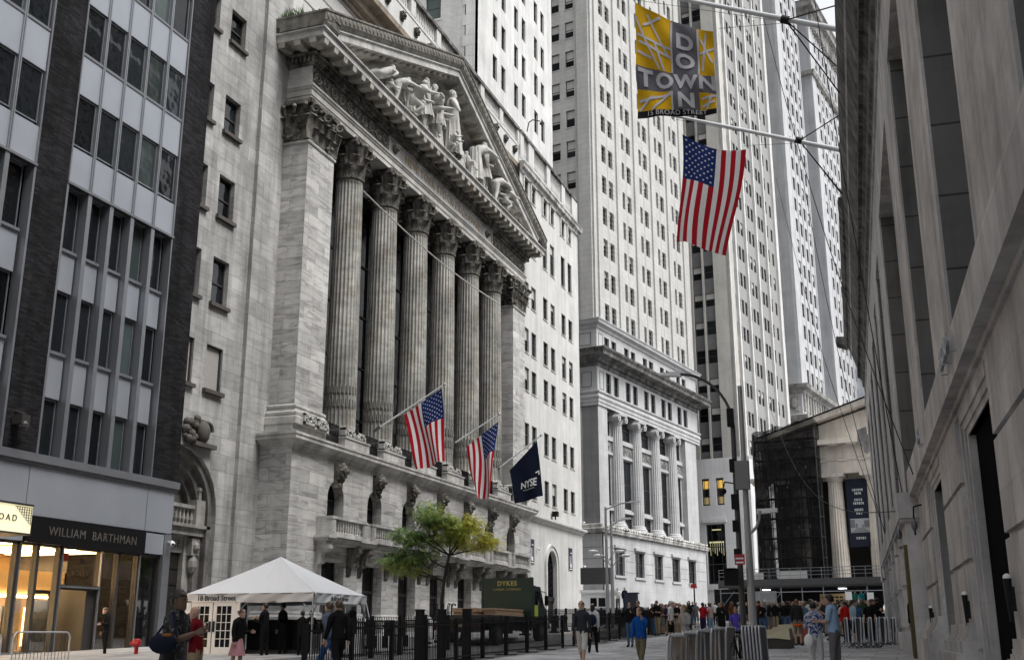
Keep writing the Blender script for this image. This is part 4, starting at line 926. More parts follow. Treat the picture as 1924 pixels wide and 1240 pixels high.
for u in (5.65, 11.3, 17.1, 22.75):
    p = FB.P(u, 14.1, -.45); W = Matrix.Translation(p) @ Matrix.Rotation(-ANG, 4, 'Z')
    o = link('column', csm, bk, W); link('base', cbm, o, W); m = MB(); voluteblock(m, FB, u, 26.0, -.45, .95); m.lathe(FB.P(u, 25.3, -.45), [(.74, 0), (.8, .2), (.95, .5)], 16); m.build('capital', banker, o, 50)
sp_ = MB()
for a, c in bays: sp_.fbox(FB, a, c, 21.7, 22.0, -.72, -.5); sp_.fbox(FB, a, c, 23.3, 23.8, -.72, -.45); sp_.fbox(FB, a, c, 15.35, 15.7, -.72, -.5)
sp_.parts('spandrel_band', banker, bk)
sp_ = MB()
for a, c in bays: sp_.cut(); sp_.fbox(FB, a + .1, c - .1, 22.05, 23.25, -.72, -.66); rinceau(sp_, Face(*(PB - NB * .68), DB, NB), a + .2, c - .2, 22.65, .9)
sp_.parts('carved_spandrel', stone('spandrel_stone', (.33, .33, .32), 3, 3, joint=0, blockvar=0, dirt=.3, soot=.4), bk, cuts=sp_.mk)
# tower
tz = [39.1 - 2.0 + 4.08 * k for k in range(18)]; TT = 112
rt = []
for z in tz:
    for k in range(5):
        for d in (0, 2.1): rt.append((2.75 + k * 5.65 + d * .95, 4.0 + k * 5.65 + d * .95, z + .1, z + 2.35))
ls = [(a, a + 1.2, z + .1, z + 2.35) for z in tz for a in (2.35, 4.35, 9, 11)]
m = wall(MB(), FB, .2, LN, 36.9, TT, rt, .4, w=-.1); wall(m, FBS, .1, 16, 36.9, TT, ls, .3, w=-.1); m.fbox(FB, .8, LN, 36, TT, -15, -1.0); m.build('tower_wall', bankert, bk)
st_t = dict(t=.08, d=.08, rails=(.5,), sill=.1, sillout=.12, blinds=(0, 0, 0, .3, .15))
windows(bk, FB, rt, st_t, w=-.45, pane=False, sillm=bankert, glass=glassb); windows(bk, FBS, ls, dict(st_t, blinds=(.4, .6, .5)), w=-.35, pane=False, cap=40, sillm=bankert, glass=glassb, name='side_window')
pp = MB()
for k in range(6):
    a = (1.0, 6.85, 12.5, 18.15, 23.8, 29.45)[k]; pp.fbox(FB, a, a + (1.5 if 0 < k < 5 else 1.3), 37, TT, -.1, .12); 
for a in (.3, 6.7): pp.fbox(FBS, a, a + 1.6, 37, TT, -.1, .12)
for k in range(6):
    a = (1.0, 6.85, 12.5, 18.15, 23.8, 29.45)[k]
pp.parts('pilaster', bankert, bk)
pb = MB()
for k in range(5):
    u = 2.8 + k * 5.65 + 1.64; pb.fbox(FB, u - .03, u + .03, 37, TT, -.15, -.085)
for z in tz[:14]:
    for k in range(5):
        for j in range(4): pb.fbox(FB, 2.45 + k * 5.65, 6.75 + k * 5.65, z + .35 + j * .58, z + .38 + j * .58, -.115, -.09)
pb.build('rustication', flat('pale_joint', (.26, .26, .25), .9), bk)
bb_ = MB()
for a in (.55, 1.75): pass
# ================================================================ STRIPED TOWER (C), ORNATE PALE TOWER (D), FAR TOWERS
PC = Vector((-21.55, 152.7))
ct = thing('striped_tower', 'tall stone tower with grey spandrels and white vertical piers above a smooth white base', 'building', (*PC, G(0, 152)), -ANG)
FC = Face(*PC, DB, NB); FCS = Face(*PC, -NB, -DB); TC = 136
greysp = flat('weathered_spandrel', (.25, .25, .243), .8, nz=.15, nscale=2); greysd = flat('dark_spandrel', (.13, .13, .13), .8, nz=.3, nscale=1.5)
stp = stone('striped_tower_stone', (.44, .43, .40), 3, 1.3, joint=.15, blockvar=.03, dirt=.12, bump=.05); stw = stone('white_base_stone', (.54, .54, .55), 1.4, 3.2, joint=.25, blockvar=.03, dirt=.08, bump=.05)
cz = [25.6 + 4.22 * k for k in range(26)]
sw = [(a, a + 1.38, z + .9, z + 2.9) for z in cz for a in (2.55, 4.3)]
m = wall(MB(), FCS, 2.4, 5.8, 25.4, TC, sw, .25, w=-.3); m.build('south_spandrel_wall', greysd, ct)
windows(ct, FCS, sw, dict(t=.07, d=.07, rails=(.5,), blinds=(0, .35, .5, .45, 0)), w=-.48, pane=False, cap=36, name='south_window', glass=glassb)
m = MB(); m.fbox(FCS, 0, 2.45, 25.4, TC, -2, 0); m.fbox(FCS, 5.75, 20, 25.4, TC, -2, 0); m.fbox(FCS, 3.98, 4.25, 25.4, TC, -1, -.02); m.fbox(FC, .9, 27, 25.4, TC, -20, -1.0)
m.build('stone_piers', stp, ct)
pil = [(0, .25), (3.2, 3.85), (8.6, 9.25), (14.35, 15.0), (19.6, 20.2), (25.3, 26.6)]
ew = []
for z in cz:
    for (a, c), n_ in zip(((.25, 3.2), (3.85, 8.6), (9.25, 14.35), (15.0, 19.6), (20.2, 25.3)), (2, 3, 3, 3, 2)):
        st = (c - a) / n_
        for k in range(n_): ew.append((a + st * (k + .5) - .55, a + st * (k + .5) + .55, z + .9, z + 3.0))
m = wall(MB(), FC, .2, 26.6, 25.4, TC, ew, .25, w=-.25); m.build('east_spandrel_wall', greysp, ct)
windows(ct, FC, ew, dict(t=.08, d=.07, rails=(.5,), blinds=(0, 0, 0, 0, .4)), w=-.42, pane=False, cap=100, glass=glassb)
m = MB()
for a, c in pil: m.fbox(FC, a, c, 25.4, TC, -.5, .08)
m.parts('vertical_pier', towerst, ct)
bs_ = [(2.35, 3.5, 18.95, 22.68), (4.45, 5.58, 18.95, 22.68)]; big_ = [(2.5, 5.25, 8.4, 16.4)]
m = wall(MB(), FCS, -1.4, 12, 0, 25.4, bs_ + big_, .6, w=.5); m.fbox(FC, .9, 20, 0, 25.3, -12, .9)
m.fbox(FCS, 2.2, 5.6, 16.6, 17.1, .5, .75); m.fbox(FCS, -1, 12, 7.6, 8.1, .5, .62)
m.build('base', stw, ct)
lw_ = flat('lit_office_window', (.1, .07, .02), .4, emit=(1, .60, .12), es=.36)
windows(ct, FCS, bs_ + big_, dict(t=.12, d=.1, rails=(.33, .62), muls=(.25, .75)), w=-.02, name='base_window')
m = MB(); [m.fbox(FCS, a + .12, c - .12, 21.2, 22.4, -.0, .02) for a, c, _, _ in bs_]; m.parts('lit_window', lw_, ct)
m = MB(); [m.fbox(FCS, a + .15, c - .15, 19.2, 20.2, -.0, .02) for a, c, _, _ in bs_]; m.parts('lit_window', flat('dim_lit_window', (.1, .08, .04), .4, emit=(1, .75, .35), es=.12), ct)
m = MB()
for k in range(7): m.fbox(FCS, 2.95 + k * .31, 3.0 + k * .31, 12.2 + .3 * (k % 3), 14.0, .0, .03)
m.fbox(FCS, 2.9, 5.0, 13.9, 14.1, 0, .03); m.fbox(FCS, 3.2, 4.6, 15.6, 15.75, 0, .03); m.build('lit_interior', flat('lit_lobby', (.1, .09, .03), .4, emit=(.95, .9, .5), es=.28), ct)
# D
PD = PC + DB * 35.0
dt = thing('ornate_pale_tower', 'very tall pale tower with an ornate bracketed base cornice rising behind the scaffolded temple', 'building', (*PD, G(0, 188)), -ANG)
dst = stone('pale_tower_stone', (.44, .443, .452), 2.6, 2.0, joint=.12, blockvar=.04, dirt=.10, bump=.05); dst2 = stone('pale_tower_bluish', (.36, .367, .38), 3, 3, joint=.12, blockvar=.05, dirt=.1, bump=.05)
def dwing(base, L_, z0, z1, nb, side=14):
    F1 = Face(*base, DB, NB); F2 = Face(*base, -NB, -DB); ws = []; st = (L_ - 4.2) / nb
    for k in range(nb):
        z = z0 + 1.5
        while z < z1 - 5: ws.append((3.6 + k * st + st * .25, 3.6 + k * st + st * .25 + 1.5, z, z + 2.5)); z += 4.0
    m = wall(MB(), F1, 0, L_, z0, z1, ws, .3); wall(m, F2, 0, side, z0, z1, [], .3)
    m.fbox(F1, .5, L_, z0, z1, -side, -.8); m.build('wall', dst, dt)
    windows(dt, F1, ws, dict(t=.1, d=.05, rails=(.5,), sill=.08, sillout=.02, blinds=(0, 0, 0, .5)), w=-.2, pane=False, cap=60, sillm=dst, glass=glassb)
    m = MB()
    for k in range(nb + 1): m.fbox(F1, 3.6 + k * st - .35, 3.6 + k * st + .15, z0, z1, 0, .12)
    m.fbox(F1, 0, 2.8, z0, z1, 0, .2); m.parts('pilaster', dst, dt)
    m = MB(); m.fbox(F2, .3, 6, z0, z1 - .2, .02, .06); m.build('corner_strip', dst2, dt)
    return F1, F2
F1, F2 = dwing(PD, 16.3, 42, 152, 4)
m = wall(MB(), F1, 0, 56, 0, 42.2, [], .3); wall(m, F2, 0, 14, 0, 42.2, [], .3); m.fbox(F1, .5, 56, 0, 42, -14, -.5); m.build('base_wall', dst, dt)
m = MB()
for z_, p_ in ((41.0, [(0, 0), (.3, .1), (.5, .5), (1.2, .8), (1.4, 1.4), (0, 1.6)]), (36.2, [(0, 0), (.4, .1), (.9, .5), (1.0, 1.0), (0, 1.3)])):
    m.sweep(p_, [(PD - NB * 14)[:], tuple(PD), pt(56, 0, PD)], z_)
for k in range(30):
    m.fbox(F1, .6 + k * 1.7, 1.2 + k * 1.7, 38, 41, 0, .35)
m.ball(F2.P(1.4, 39.4, .2), .8, 10, 1, .5, 1.2); [m.fbox(F2, .6 + k * 2.2, 1.1 + k * 2.2, 38, 41, 0, .3) for k in range(5)]
m.build('base_cornice', stone('ornate_cornice_stone', (.42, .41, .39), 3, 3, joint=0, blockvar=0, dirt=.4, soot=.3), dt)
PD2 = PC + DB * 60; G1, G2 = dwing(PD2, 31, 42, 128, 8)
m = MB(); m.fbox(G2, .05, 9, 42, 127, .06, .1); m.build('court_wall', dst2, dt)
m = MB(); m.sweep([(0, 0), (.3, .2), (.5, .8), (1.6, 1.2), (1.8, 2.0), (2.2, 2.4), (0, 2.8)], [(PD2 - NB * 9)[:], tuple(PD2), pt(31, 0, PD2)], 126)
m.sweep([(0, 0), (.6, .2), (.9, .9), (0, 1.2)], [(PD2 - NB * 9)[:], tuple(PD2), pt(31, 0, PD2)], 112)
for k in range(24): m.fbox(G1, .4 + k * 1.3, .9 + k * 1.3, 123.6, 127, 0, .9)
m.build('top_cornice', MATS['ornate_cornice_stone'], dt)
# far glass tower and grey block
f_ = thing('glass_tower', 'pale far glass tower with slanting light blue floor bands at the right of the towers', 'building', (-10, 330, G(0, 330)), -ANG)
FG = Face(-26, 262, DB, NB)
m = MB(); m.fbox(FG, 0, 62, 0, 300, -30, 0); m.build('curtain_wall', flat('pale_glass', (.80, .83, .86), .35, nz=.05, nscale=.02), f_)
m = MB()
for k in range(69): m.fbox(FG, 0, 62, 20 + 4.0 * k, 21.3 + 4.0 * k, .0, .12)
m.build('floor_bands', flat('pale_blue_glass', (.50, .56, .63), .3), f_)
m = MB(); m.fbox(FG, 3, 9, 186, 192, .12, .2); m.build('open_window', flat('slate_panel', (.2, .23, .3), .4), f_)
h_ = thing('grey_office_block', 'lower grey office block with a band of dark windows beside the cornice end', 'building', (-11, 232, G(0, 232)))
FH = Face(-16.5, 231, (1, -.12), (-.12, -1)); m = wall(MB(), FH, 0, 22, 0, 78, [(7.4, 11, 41.5, 45.5), (11.4, 16, 41.5, 45.5)] + [(1 + 3 * k, 2.4 + 3 * k, z, z + 2) for k in range(6) for z in (50, 55, 60, 66, 30, 35)], .5)
m.fbox(FH, .3, 22, 0, 77.8, -12, -.9); m.build('wall', stone('grey_block_stone', (.40, .42, .46), 3, 3, joint=.1, blockvar=.06, dirt=.2), h_)
windows(h_, FH, [(7.4, 11, 41.5, 45.5), (11.4, 16, 41.5, 45.5)] + [(1 + 3 * k, 2.4 + 3 * k, z, z + 2) for k in range(6) for z in (50, 55, 60, 66, 30, 35)], dict(t=.1, d=.1), w=-.4, pane=False)
# ================================================================ RIGHT BUILDING
AR = R(-3); DR = Vector((math.sin(AR), math.cos(AR))); PR = Vector((math.cos(AR), -math.sin(AR)))
def RF(lat): return Face(*(PR * lat), DR, -PR)
def rp(lat, u, z): q = DR * u + PR * lat; return (q.x, q.y, z)
FRm = RF(2.0)
rb = thing('granite_bank_building', 'dark granite building rising beside the camera with deep piers, frieze and heavy cornice', 'building', rp(4, 30, .8), -AR)
m = MB(); openA = (15.75, 19.1, .3, 4.75); openB = (24.75, 27.5, .3, 4.85)
wall(m, FRm, -8, 33.2, 0, 5.5, [openA, (24.75, 27.5, .3, 4.85)], .9)
for a, c in ((-8, 15.65), (20.6, 24.6), (29.1, 33.15)):
    for z0, z1 in ((1.4, 2.80), (2.89, 4.09), (4.18, 5.5)): m.fbox(FRm, a, c, z0, z1, 0, .07)
m.fbox(FRm, -8, 33.2, 0, 6, -6, -2.2)
m.build('rusticated_wall', rightst, rb)
m = MB()
for (a, c, z0, z1) in (openA, openB):
    for k, e in enumerate((0, .22, .5)):
        m.fbox(FRm, c + e * .9, c + e * .9 + .2, .4, z1 + .05 + e * .3, -.3 + .12 * k, .02 + .03 * k); m.fbox(FRm, a, c + .6, z1 + e * .5, z1 + e * .5 + .18, -.3 + .12 * k, .02 + .03 * k)
m.fbox(FRm, 27.5, 28.9, .4, 5.2, -.2, .0); m.parts('door_moulding', rightst, rb)
m = MB(); m.fbox(FRm, 15.76, 19.09, .2, 4.74, -1.2, -.1); m.build('dark_doorway', voidm, rb)
m = MB(); m.fbox(FRm, 24.6, 27.6, .2, 4.95, -1.0, -.55); m.fbox(FRm, 26.9, 27.1, .4, 4.8, -.55, -.35); m.build('recessed_door', flat('grey_door', (.13, .13, .12), .6, nz=.2), rb)
m = MB()
for a, c in ((8, 15.6), (20.55, 25.0), (27.6, 33.3)):
    m.sweep([(0, 0), (.62, 0), (.62, .62), (.5, .7), (.5, .95), (.3, 1.02), (.16, 1.2), (.1, 1.45), (0, 1.5)], [rp(3, a, 0)[:2], rp(2, a, 0)[:2], rp(2, c, 0)[:2], rp(3, c, 0)[:2]][::1], .012 * a + .02) if 0 else None
    zz = G(0, c) - .2
    m.fbox(FRm, a, c, zz, zz + .85, -.1, .42); m.fbox(FRm, a + .1, c - .1, zz + .85, zz + 1.05, -.1, .3)
    for k in range(5): m.fbox(FRm, a + .2, c - .2, zz + 1.05 + .06 * k, zz + 1.11 + .06 * k, -.1, .24 - .045 * k + .006 * k * k)
m.parts('plinth', rightst, rb, per=7)
m = MB(); m.fbox(FRm, -8, 33.3, 5.4, 6.1, -.6, .29); m.fbox(FRm, -8, 33.2, 5.3, 5.4, -.3, .12); m.fbox(FRm, -8, 33.2, 5.22, 5.3, -.3, .06); m.build('frieze_band', rightst, rb)
m = MB(); FRL = RF(1.71); k = 1
put_text(m, 'BROAD', .42, FRL.T(17.6, 5.78, .1), .05, 1.05, bold=.008); put_text(m, '15', .42, FRL.T(25.4, 5.78, .1), .05, 1.1, bold=.008)
for u in (16.8, 17.6, 18.4, 25.3, 25.6): m.tube(FRL.P(u, 5.62, 0), FRL.P(u, 5.62, .1), .012)
m.build('bronze_lettering', steel, rb)
FRU = RF(2.3); m = MB(); PRS = [(-8, -1), (3.5, 9), (12.8, 18.1), (23.3, 27.75), (33.2, 37.3), (47.3, 52.0), (56.2, 60.0), (63.2, 66.6), (71.2, 75.3), (80, 84), (89, 93), (97, 100)]
for a, c in PRS: m.fbox(FRU, a, c, 6.0, 19.0, -2.2, 0)
m.parts('stone_pier', rightst, rb)
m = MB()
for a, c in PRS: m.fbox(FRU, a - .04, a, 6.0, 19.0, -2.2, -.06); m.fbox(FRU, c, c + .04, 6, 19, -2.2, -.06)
m.parts('jamb_shade_panel', rightdk, rb)  # thin sheets over the pier sides, reveal shade painted in their colour
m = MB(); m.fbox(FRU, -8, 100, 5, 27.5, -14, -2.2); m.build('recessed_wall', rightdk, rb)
m = MB()
for i in range(len(PRS) - 1):
    a, c = PRS[i][1], PRS[i + 1][0]
    for k in range(4): m.fbox(FRU, a, c, 6 + 3.4 * k, 6.25 + 3.4 * k, -2.2, -2.0)
    m.fbox(FRU, (a + c) / 2 - .1, (a + c) / 2 + .1, 6, 19, -2.2, -1.95)
    m.fbox(FRU, a, c, 6.1, 18.8, -2.2, -2.12)
m.build('recessed_glazing', framed, rb)
m = MB(); m.fbox(FRU, -8, 100, 19.0, 21.3, -2.2, 0); m.build('architrave', rightst, rb)
cp = [(0, 0), (.06, .02), (.06, .12), (.02, .14), (.02, .9), (.12, .95), (.15, 1.3), (.3, 1.6), (.34, 2.2), (.45, 2.4), (.5, 3.2)]
m = MB(); pth = [rp(5, 100, 0)[:2], rp(2.3, 100, 0)[:2], rp(2.3, -8, 0)[:2]]
def rsweep(mb, prof, z, b0=2.3, u1=100.0, u0=-8): # outward is west; path runs south so outward is to the right
    return mb.sweep([(a, h) for a, h in prof], [rp(6, u1, 0)[:2], rp(b0, u1, 0)[:2], rp(b0, u0, 0)[:2]], z)
rsweep(m, [(0, 0), (.08, .02), (.08, .2), (0, .24)], 21.25); m.build('moulding', rightst, rb)
m = MB(); rsweep(m, [(-.3, 0), (0, 0), (.0, 1.2), (.12, 1.35), (.15, 1.9), (.3, 2.1), (.34, 3.0), (.5, 3.3), (.78, 4.35), (.8, 4.5), (-.3, 4.5)], 21.5)
k = 0
while k < 230: m.fbox(FRU, 100 - .45 * k - .28, 100 - .45 * k, 23.6, 24.2, .1, .48); k += 1
m.build('bed_moulding', dirtyc, rb)
m = MB(); rsweep(m, [(-.3, 0), (.78, 0), (.86, .05), (.86, .16), (-.3, .2)], 25.9); m.build('fillet', rightst, rb)
m = MB(); rsweep(m, [(-.3, 0), (.84, 0), (1.02, .5), (1.14, 1.1), (1.14, 1.4), (-.3, 1.5)], 26.05); rsweep(m, [(0, 0), (1.15, .0), (1.35, .4), (1.35, .9), (0, 1)], 26.6, u0=66)
m.hexa([rp(1.2, 101.4, 26.5), rp(.25, 101.6, 27.0), rp(.25, 100.6, 27.2), rp(1.2, 99.6, 26.6), rp(1.2, 101.4, 27.4), rp(.25, 101.6, 27.6), rp(.25, 100.6, 27.7), rp(1.2, 99.6, 27.4)])
m.build('cornice', dirtyc, rb)
m = MB(); rsweep(m, [(0, 0), (.3, .3), (.35, .8), (.75, 1.1), (.8, 1.6), (0, 1.9)], 17.4, 2.2, 104, 100); rsweep(m, [(-3, 0), (.0, 0), (0, 17.4), (-3, 17.4)], 0, 2.5, 104, 100); m.build('corner_entablature', rightst, rb)
# lower neighbour block that steps forward
m = MB(); F2_ = RF(1.56); dA = (33.5, 35.3, .8, 4.1); wall(m, F2_, 33.2, 57, 0, 4.9, [dA] + [(a, a + 1.1, 1.9, 4.2) for a in (37.9, 41.8, 45.9, 50, 53.6)], .4)
m.quad(rp(1.56, 33.2, 0), rp(3.5, 33.2, 0), rp(3.5, 33.2, 5.4), rp(1.56, 33.2, 5.4))
for a in (36.1, 39.9, 44, 48, 52, 55.6):
    for z in (1.9, 3.1, 4.25): m.fbox(F2_, a, a + 1.2, z, z + 1.05, 0, .1)
    m.fbox(F2_, a - .1, a + 1.4, 0.5, 1.75, 0, .22)
m.build('lower_front', rightst, rb)
m = MB(); m.fbox(F2_, 33.0, 57.5, 4.8, 5.5, -3, .18); m.fbox(F2_, 33.1, 57.2, 4.7, 4.8, -2, .12); m.build('lower_band', rightst, rb)
m = MB(); m.fbox(F2_, 33.3, 56, .5, 4.3, -.6, -.38); m.build('lower_glazing', voidm, rb)
m = MB(); m.fbox(F2_, 33.55, 33.75, .8, 4.1, -.3, .1); m.fbox(F2_, 35.05, 35.2, .8, 4.0, -.35, .05); m.build('brass_door_frame', flat('brass', (.10, .08, .04), .25, .9), rb)
m = MB(); m.fbox(F2_, 34.0, 34.9, 3.75, 3.8, -.37, -.33); m.build('door_light', flat('lobby_light', (1, 1, 1), .5, emit=(1, .9, .6), es=3), rb)
def torch(u, lab, lat=1.86):
    t = thing('wall_lamp', lab, 'lamp', rp(lat, u, 2.1)); c = rp(lat, u, 0); q = MB(); q.tube((c[0], c[1], 1.78), (c[0], c[1], 2.3), .025, .052, 12); q.fbox(FRm, u - .03, u + .03, 1.9, 2.2, .0, .15); q.build('body', ironm, t, 40)
    q = MB(); q.ball((c[0], c[1], 2.31), .052, 12); q.build('globe', whitep, t, 50)
torch(21.3, 'dark torch shaped wall lamp with white dome left of the black doorway'); torch(15.35, 'torch shaped wall lamp with white dome at the right edge of the picture')
torch(31.0, 'small torch wall lamp on the farther granite block')
for u, lab, lt in ((31.6, 'ornate black bracket lamp under the frieze end', 1.7), (34.4, 'pale bracket camera on the step of the lower block', 1.4)):
    t = thing('bracket_lamp', lab, 'lamp', rp(lt, u, 4.6)); q = MB(); c = Vector(rp(lt, u, 4.7)); q.path([c + Vector((.25, 0, .3)), c + Vector((.02, 0, .25)), c, c + Vector((0, 0, -.5))], .025, 6)
    for k in range(8): q.tube(c + Vector((.07 * math.cos(k), 0, -.2 + .07 * math.sin(k))), c + Vector((.07 * math.cos(k + 1), 0, -.2 + .07 * math.sin(k + 1))), .015)
    q.build('bracket', ironm if u < 33 else steel, t); q = MB(); q.lathe(c + Vector((0, 0, -.28)), [(.05, -.1), (.09, 0), (.07, .12), (.02, .2)], 8); q.build('lamp_head', steeld, t, 50)
# ================================================================ TEMPLE WITH SCAFFOLD AT THE HEAD OF THE STREET
PF = PB + DB * 3; FF = Face(*PF, NB, -DB)             # u runs to the right along the front
fh = thing('temple_hall', 'warm stone Greek temple front with Doric columns and a low pediment, half wrapped in scaffold', 'building', (*(PF + NB * 24), 3.4), -ANG)
m = MB(); cpts = [24.75 + 3.85 * k for k in range(-2, 6)]
m.fbox(FF, 16.9, 45, 3, 6.4, -12, -.4); m.fbox(FF, 17, 45, 0, 3.2, -12, 1.0); m.build('podium', limest, fh)
m = MB(); m.fbox(FF, 17.5, 45, 17.55, 18.9, -9, .1); m.fbox(FF, 17.45, 45, 18.9, 19.0, -9, .2); m.fbox(FF, 17.5, 45, 19.0, 20.5, -9, .05); m.build('entablature', limest, fh)
q = MB()
for k in range(12):
    u = 18.2 + 1.925 * k * 1.0
    if k % 1 == 0 and abs(((u - 24.75) / 3.85) % 1 - .5) < .6:
        for j in range(3): q.fbox(FF, u + .22 * j - .33, u + .22 * j - .2 + .03, 19.1, 20.4, .05, .14)
        q.fbox(FF, u - .4, u + .4, 18.78, 18.9, .1, .24)
q.parts('triglyph', limest, fh, per=4)
m = MB(); m.fbox(FF, 17.4, 46, 20.5, 21.0, -9, .9)
for k in range(15): m.fbox(FF, 17 + 1.925 * k, 17.9 + 1.925 * k, 20.36, 20.5, .1, .8)
m.build('cornice', limest, fh)
m = MB(); m.extrude_poly([(17.6, 21.0), (45.5, 21.0), (31, 24.6)], lambda a, c, w: FF.P(a, c, w), -9, -.1)
for s_ in ((17.4, 21.15, 31, 24.9), (46.2, 21.0, 31, 24.9)):
    a, z, c, z2 = s_; m.hexa([FF.P(a, z, -9), FF.P(a, z, .9), FF.P(c, z2, .9), FF.P(c, z2, -9), FF.P(a, z + .6, -9), FF.P(a, z + .6, .95), FF.P(c, z2 + .6, .95), FF.P(c, z2 + .6, -9)])
m.build('pediment', limest, fh)
m = MB()
for s_ in (17.4, 46.2): m.hexa([FF.P(s_, 21.62, -9), FF.P(s_, 21.62, 1.0), FF.P(31, 25.52, 1.0), FF.P(31, 25.52, -9), FF.P(s_, 21.75, -9), FF.P(s_, 21.75, 1.05), FF.P(31, 25.66, 1.05), FF.P(31, 25.66, -9)])
m.build('roof_edge', black, fh)
cm = MB(); fluted(cm, (0, 0, 0), [(.88, 0, 1), (.86, 3, 1), (.80, 7, 1), (.72, 10.6, 1)], 20, .07); fsh = cm.mesh('shaft', limest)
cm = MB(); cm.lathe((0, 0, 10.6), [(.72, 0), (.76, .05), (.98, .3), (1.05, .45)], 20); cm.box(-1.12, 1.12, -1.12, 1.12, 11.05, 11.4); fcm = cm.mesh('capital', limest, None, 40)
for u in cpts:
    W = Matrix.Translation(FF.P(u, 6.2, -1.0)) @ Matrix.Rotation(-ANG, 4, 'Z'); o = link('column', fsh, fh, W); link('capital', fcm, o, W)
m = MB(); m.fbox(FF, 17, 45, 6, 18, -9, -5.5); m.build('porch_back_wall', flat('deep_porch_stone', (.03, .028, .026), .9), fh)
t = thing('hanging_banner', 'tall navy banner with white lettering and a pale street photograph hung between temple columns', 'banner', FF.P(26.9, 10.2, -.6))
m = MB(); m.fbox(FF, 25.85, 28.1, 10.2, 17.0, -.65, -.6); m.build('banner_cloth', flat('banner_navy', (.012, .018, .04), .8), t)
tx = MB(); wt_ = whitep
for s_, z in (('BOWDY', 15.2), ('OURS', 14.85), ('NEVER', 14.2), ('PHASED', 13.85), ('WHAT', 13.1), ('TIME', 12.75)): pass
for z, L_ in ((15.75, 1.1), (15.4, .7), (14.75, .85), (14.4, 1.1), (13.75, .9), (13.4, .65), (10.95, 1.0)):
    n_ = int(L_ / .17)
    for k in range(n_): c = 27.0 - L_ / 2 + L_ * (k + .5) / n_; tx.fbox(FF, c - .06, c + .06, z, z + .24, -.6, -.585) if k % 2 else (tx.fbox(FF, c - .06, c - .02, z, z + .24, -.6, -.585), tx.fbox(FF, c - .06, c + .06, z + .17, z + .24, -.6, -.585), tx.fbox(FF, c + .02, c + .06, z, z + .24, -.6, -.585))
tx.build('lettering', wt_, t)
tx = MB(); tx.k = 0; tx.fbox(FF, 26.05, 27.95, 11.6, 13.0, -.6, -.59); tx.k = 1; tx.add([FF.P(26.05, 11.6, -.585), FF.P(27.95, 11.6, -.585), FF.P(27.4, 12.1, -.585), FF.P(26.7, 12.1, -.585)], [(0, 1, 2, 3)]); tx.k = 2
for a, c, z0, z1 in ((26.05, 26.5, 12.1, 12.9), (26.55, 26.75, 12.1, 12.5), (27.4, 27.95, 12.1, 12.8), (27.2, 27.35, 12.1, 12.4)): tx.fbox(FF, a, c, z0, z1, -.59, -.582)
tx.build('picture', [flat('pale_print', (.5, .52, .54), .7), flat('print_road', (.30, .31, .32), .7), flat('print_buildings', (.22, .23, .24), .7)], t)
# scaffold with dark netting
sf = thing('scaffold', 'dark netted scaffold tower wrapping the left half of the temple front', 'scaffold', FF.P(20, 6.8, .5))
net, n, l, bs = newmat('debris_netting'); bs.inputs['Base Color'].default_value = (.006, .006, .007, 1); bs.inputs['Specular IOR Level'].default_value = .1
tcn = n.new('ShaderNodeTexCoord'); no_ = n.new('ShaderNodeTexNoise'); no_.inputs['Scale'].default_value = .55; no_.inputs['Detail'].default_value = 5; mr = n.new('ShaderNodeMapRange')
mr.inputs['From Min'].default_value = .35; mr.inputs['From Max'].default_value = .65; mr.inputs['To Min'].default_value = .62; mr.inputs['To Max'].default_value = .96
tb = n.new('ShaderNodeBsdfTransparent'); ms_ = n.new('ShaderNodeMixShader'); l.new(tcn.outputs['Object'], no_.inputs['Vector']); l.new(no_.outputs['Fac'], mr.inputs[0]); l.new(mr.outputs[0], ms_.inputs[0]); l.new(tb.outputs[0], ms_.inputs[1]); l.new(bs.outputs[0], ms_.inputs[2]); l.new(ms_.outputs[0], n['Material Output'].inputs[0])
poles = MB()
for i in range(7):
    for w in (.5, 1.9):
        u = 17.4 + i * 1.05; poles.tube(FF.P(u, 6.9, w), FF.P(u, 22.0, w), .045, n=6)
for k in range(8):
    z = 7.2 + 2.0 * k
    for w in (.5, 1.9): poles.tube(FF.P(17.3, z, w), FF.P(23.8, z, w), .04, n=6); poles.tube(FF.P(17.3, z + 1, w), FF.P(23.8, z + 1, w), .03, n=6)
    if k < 7:
        for i in range(3): poles.tube(FF.P(17.4 + 2.1 * i, z, 1.9), FF.P(19.5 + 2.1 * i, z + 2, 1.9), .03, n=6)
poles.build('frame', steeld, sf)
m = MB(); [m.fbox(FF, 17.3, 23.8, 7.15 + 2.0 * k, 7.2 + 2.0 * k, .5, 1.9) for k in range(0, 8)]; m.parts('deck', flat('scaffold_deck', (.10, .08, .06), .8), sf)
m = MB()
nx = 40; nz_ = 30
vs = [FF.P(17.2 + 6.5 * i / nx, 6.9 + (15.1 + 1.15 * i / nx) * j / nz_ + (.12 * math.sin(i * .5) if j == nz_ else 0), 2.05 + .1 * math.sin(i * .9 + j * .6) + .06 * math.sin(j * 1.7)) for j in range(nz_ + 1) for i in range(nx + 1)]
m.add(vs, [(j * (nx + 1) + i, j * (nx + 1) + i + 1, (j + 1) * (nx + 1) + i + 1, (j + 1) * (nx + 1) + i) for j in range(nz_) for i in range(nx)])
m.quad(FF.P(17.2, 6.9, 2.0), FF.P(17.2, 6.9, -1), FF.P(17.2, 22, -1), FF.P(17.2, 22, 2.0)); m.quad(FF.P(23.7, 6.9, 2.0), FF.P(23.7, 6.9, -.2), FF.P(23.7, 23.1, -.2), FF.P(23.7, 23.1, 2.0)); m.build('netting', net, sf, 60)
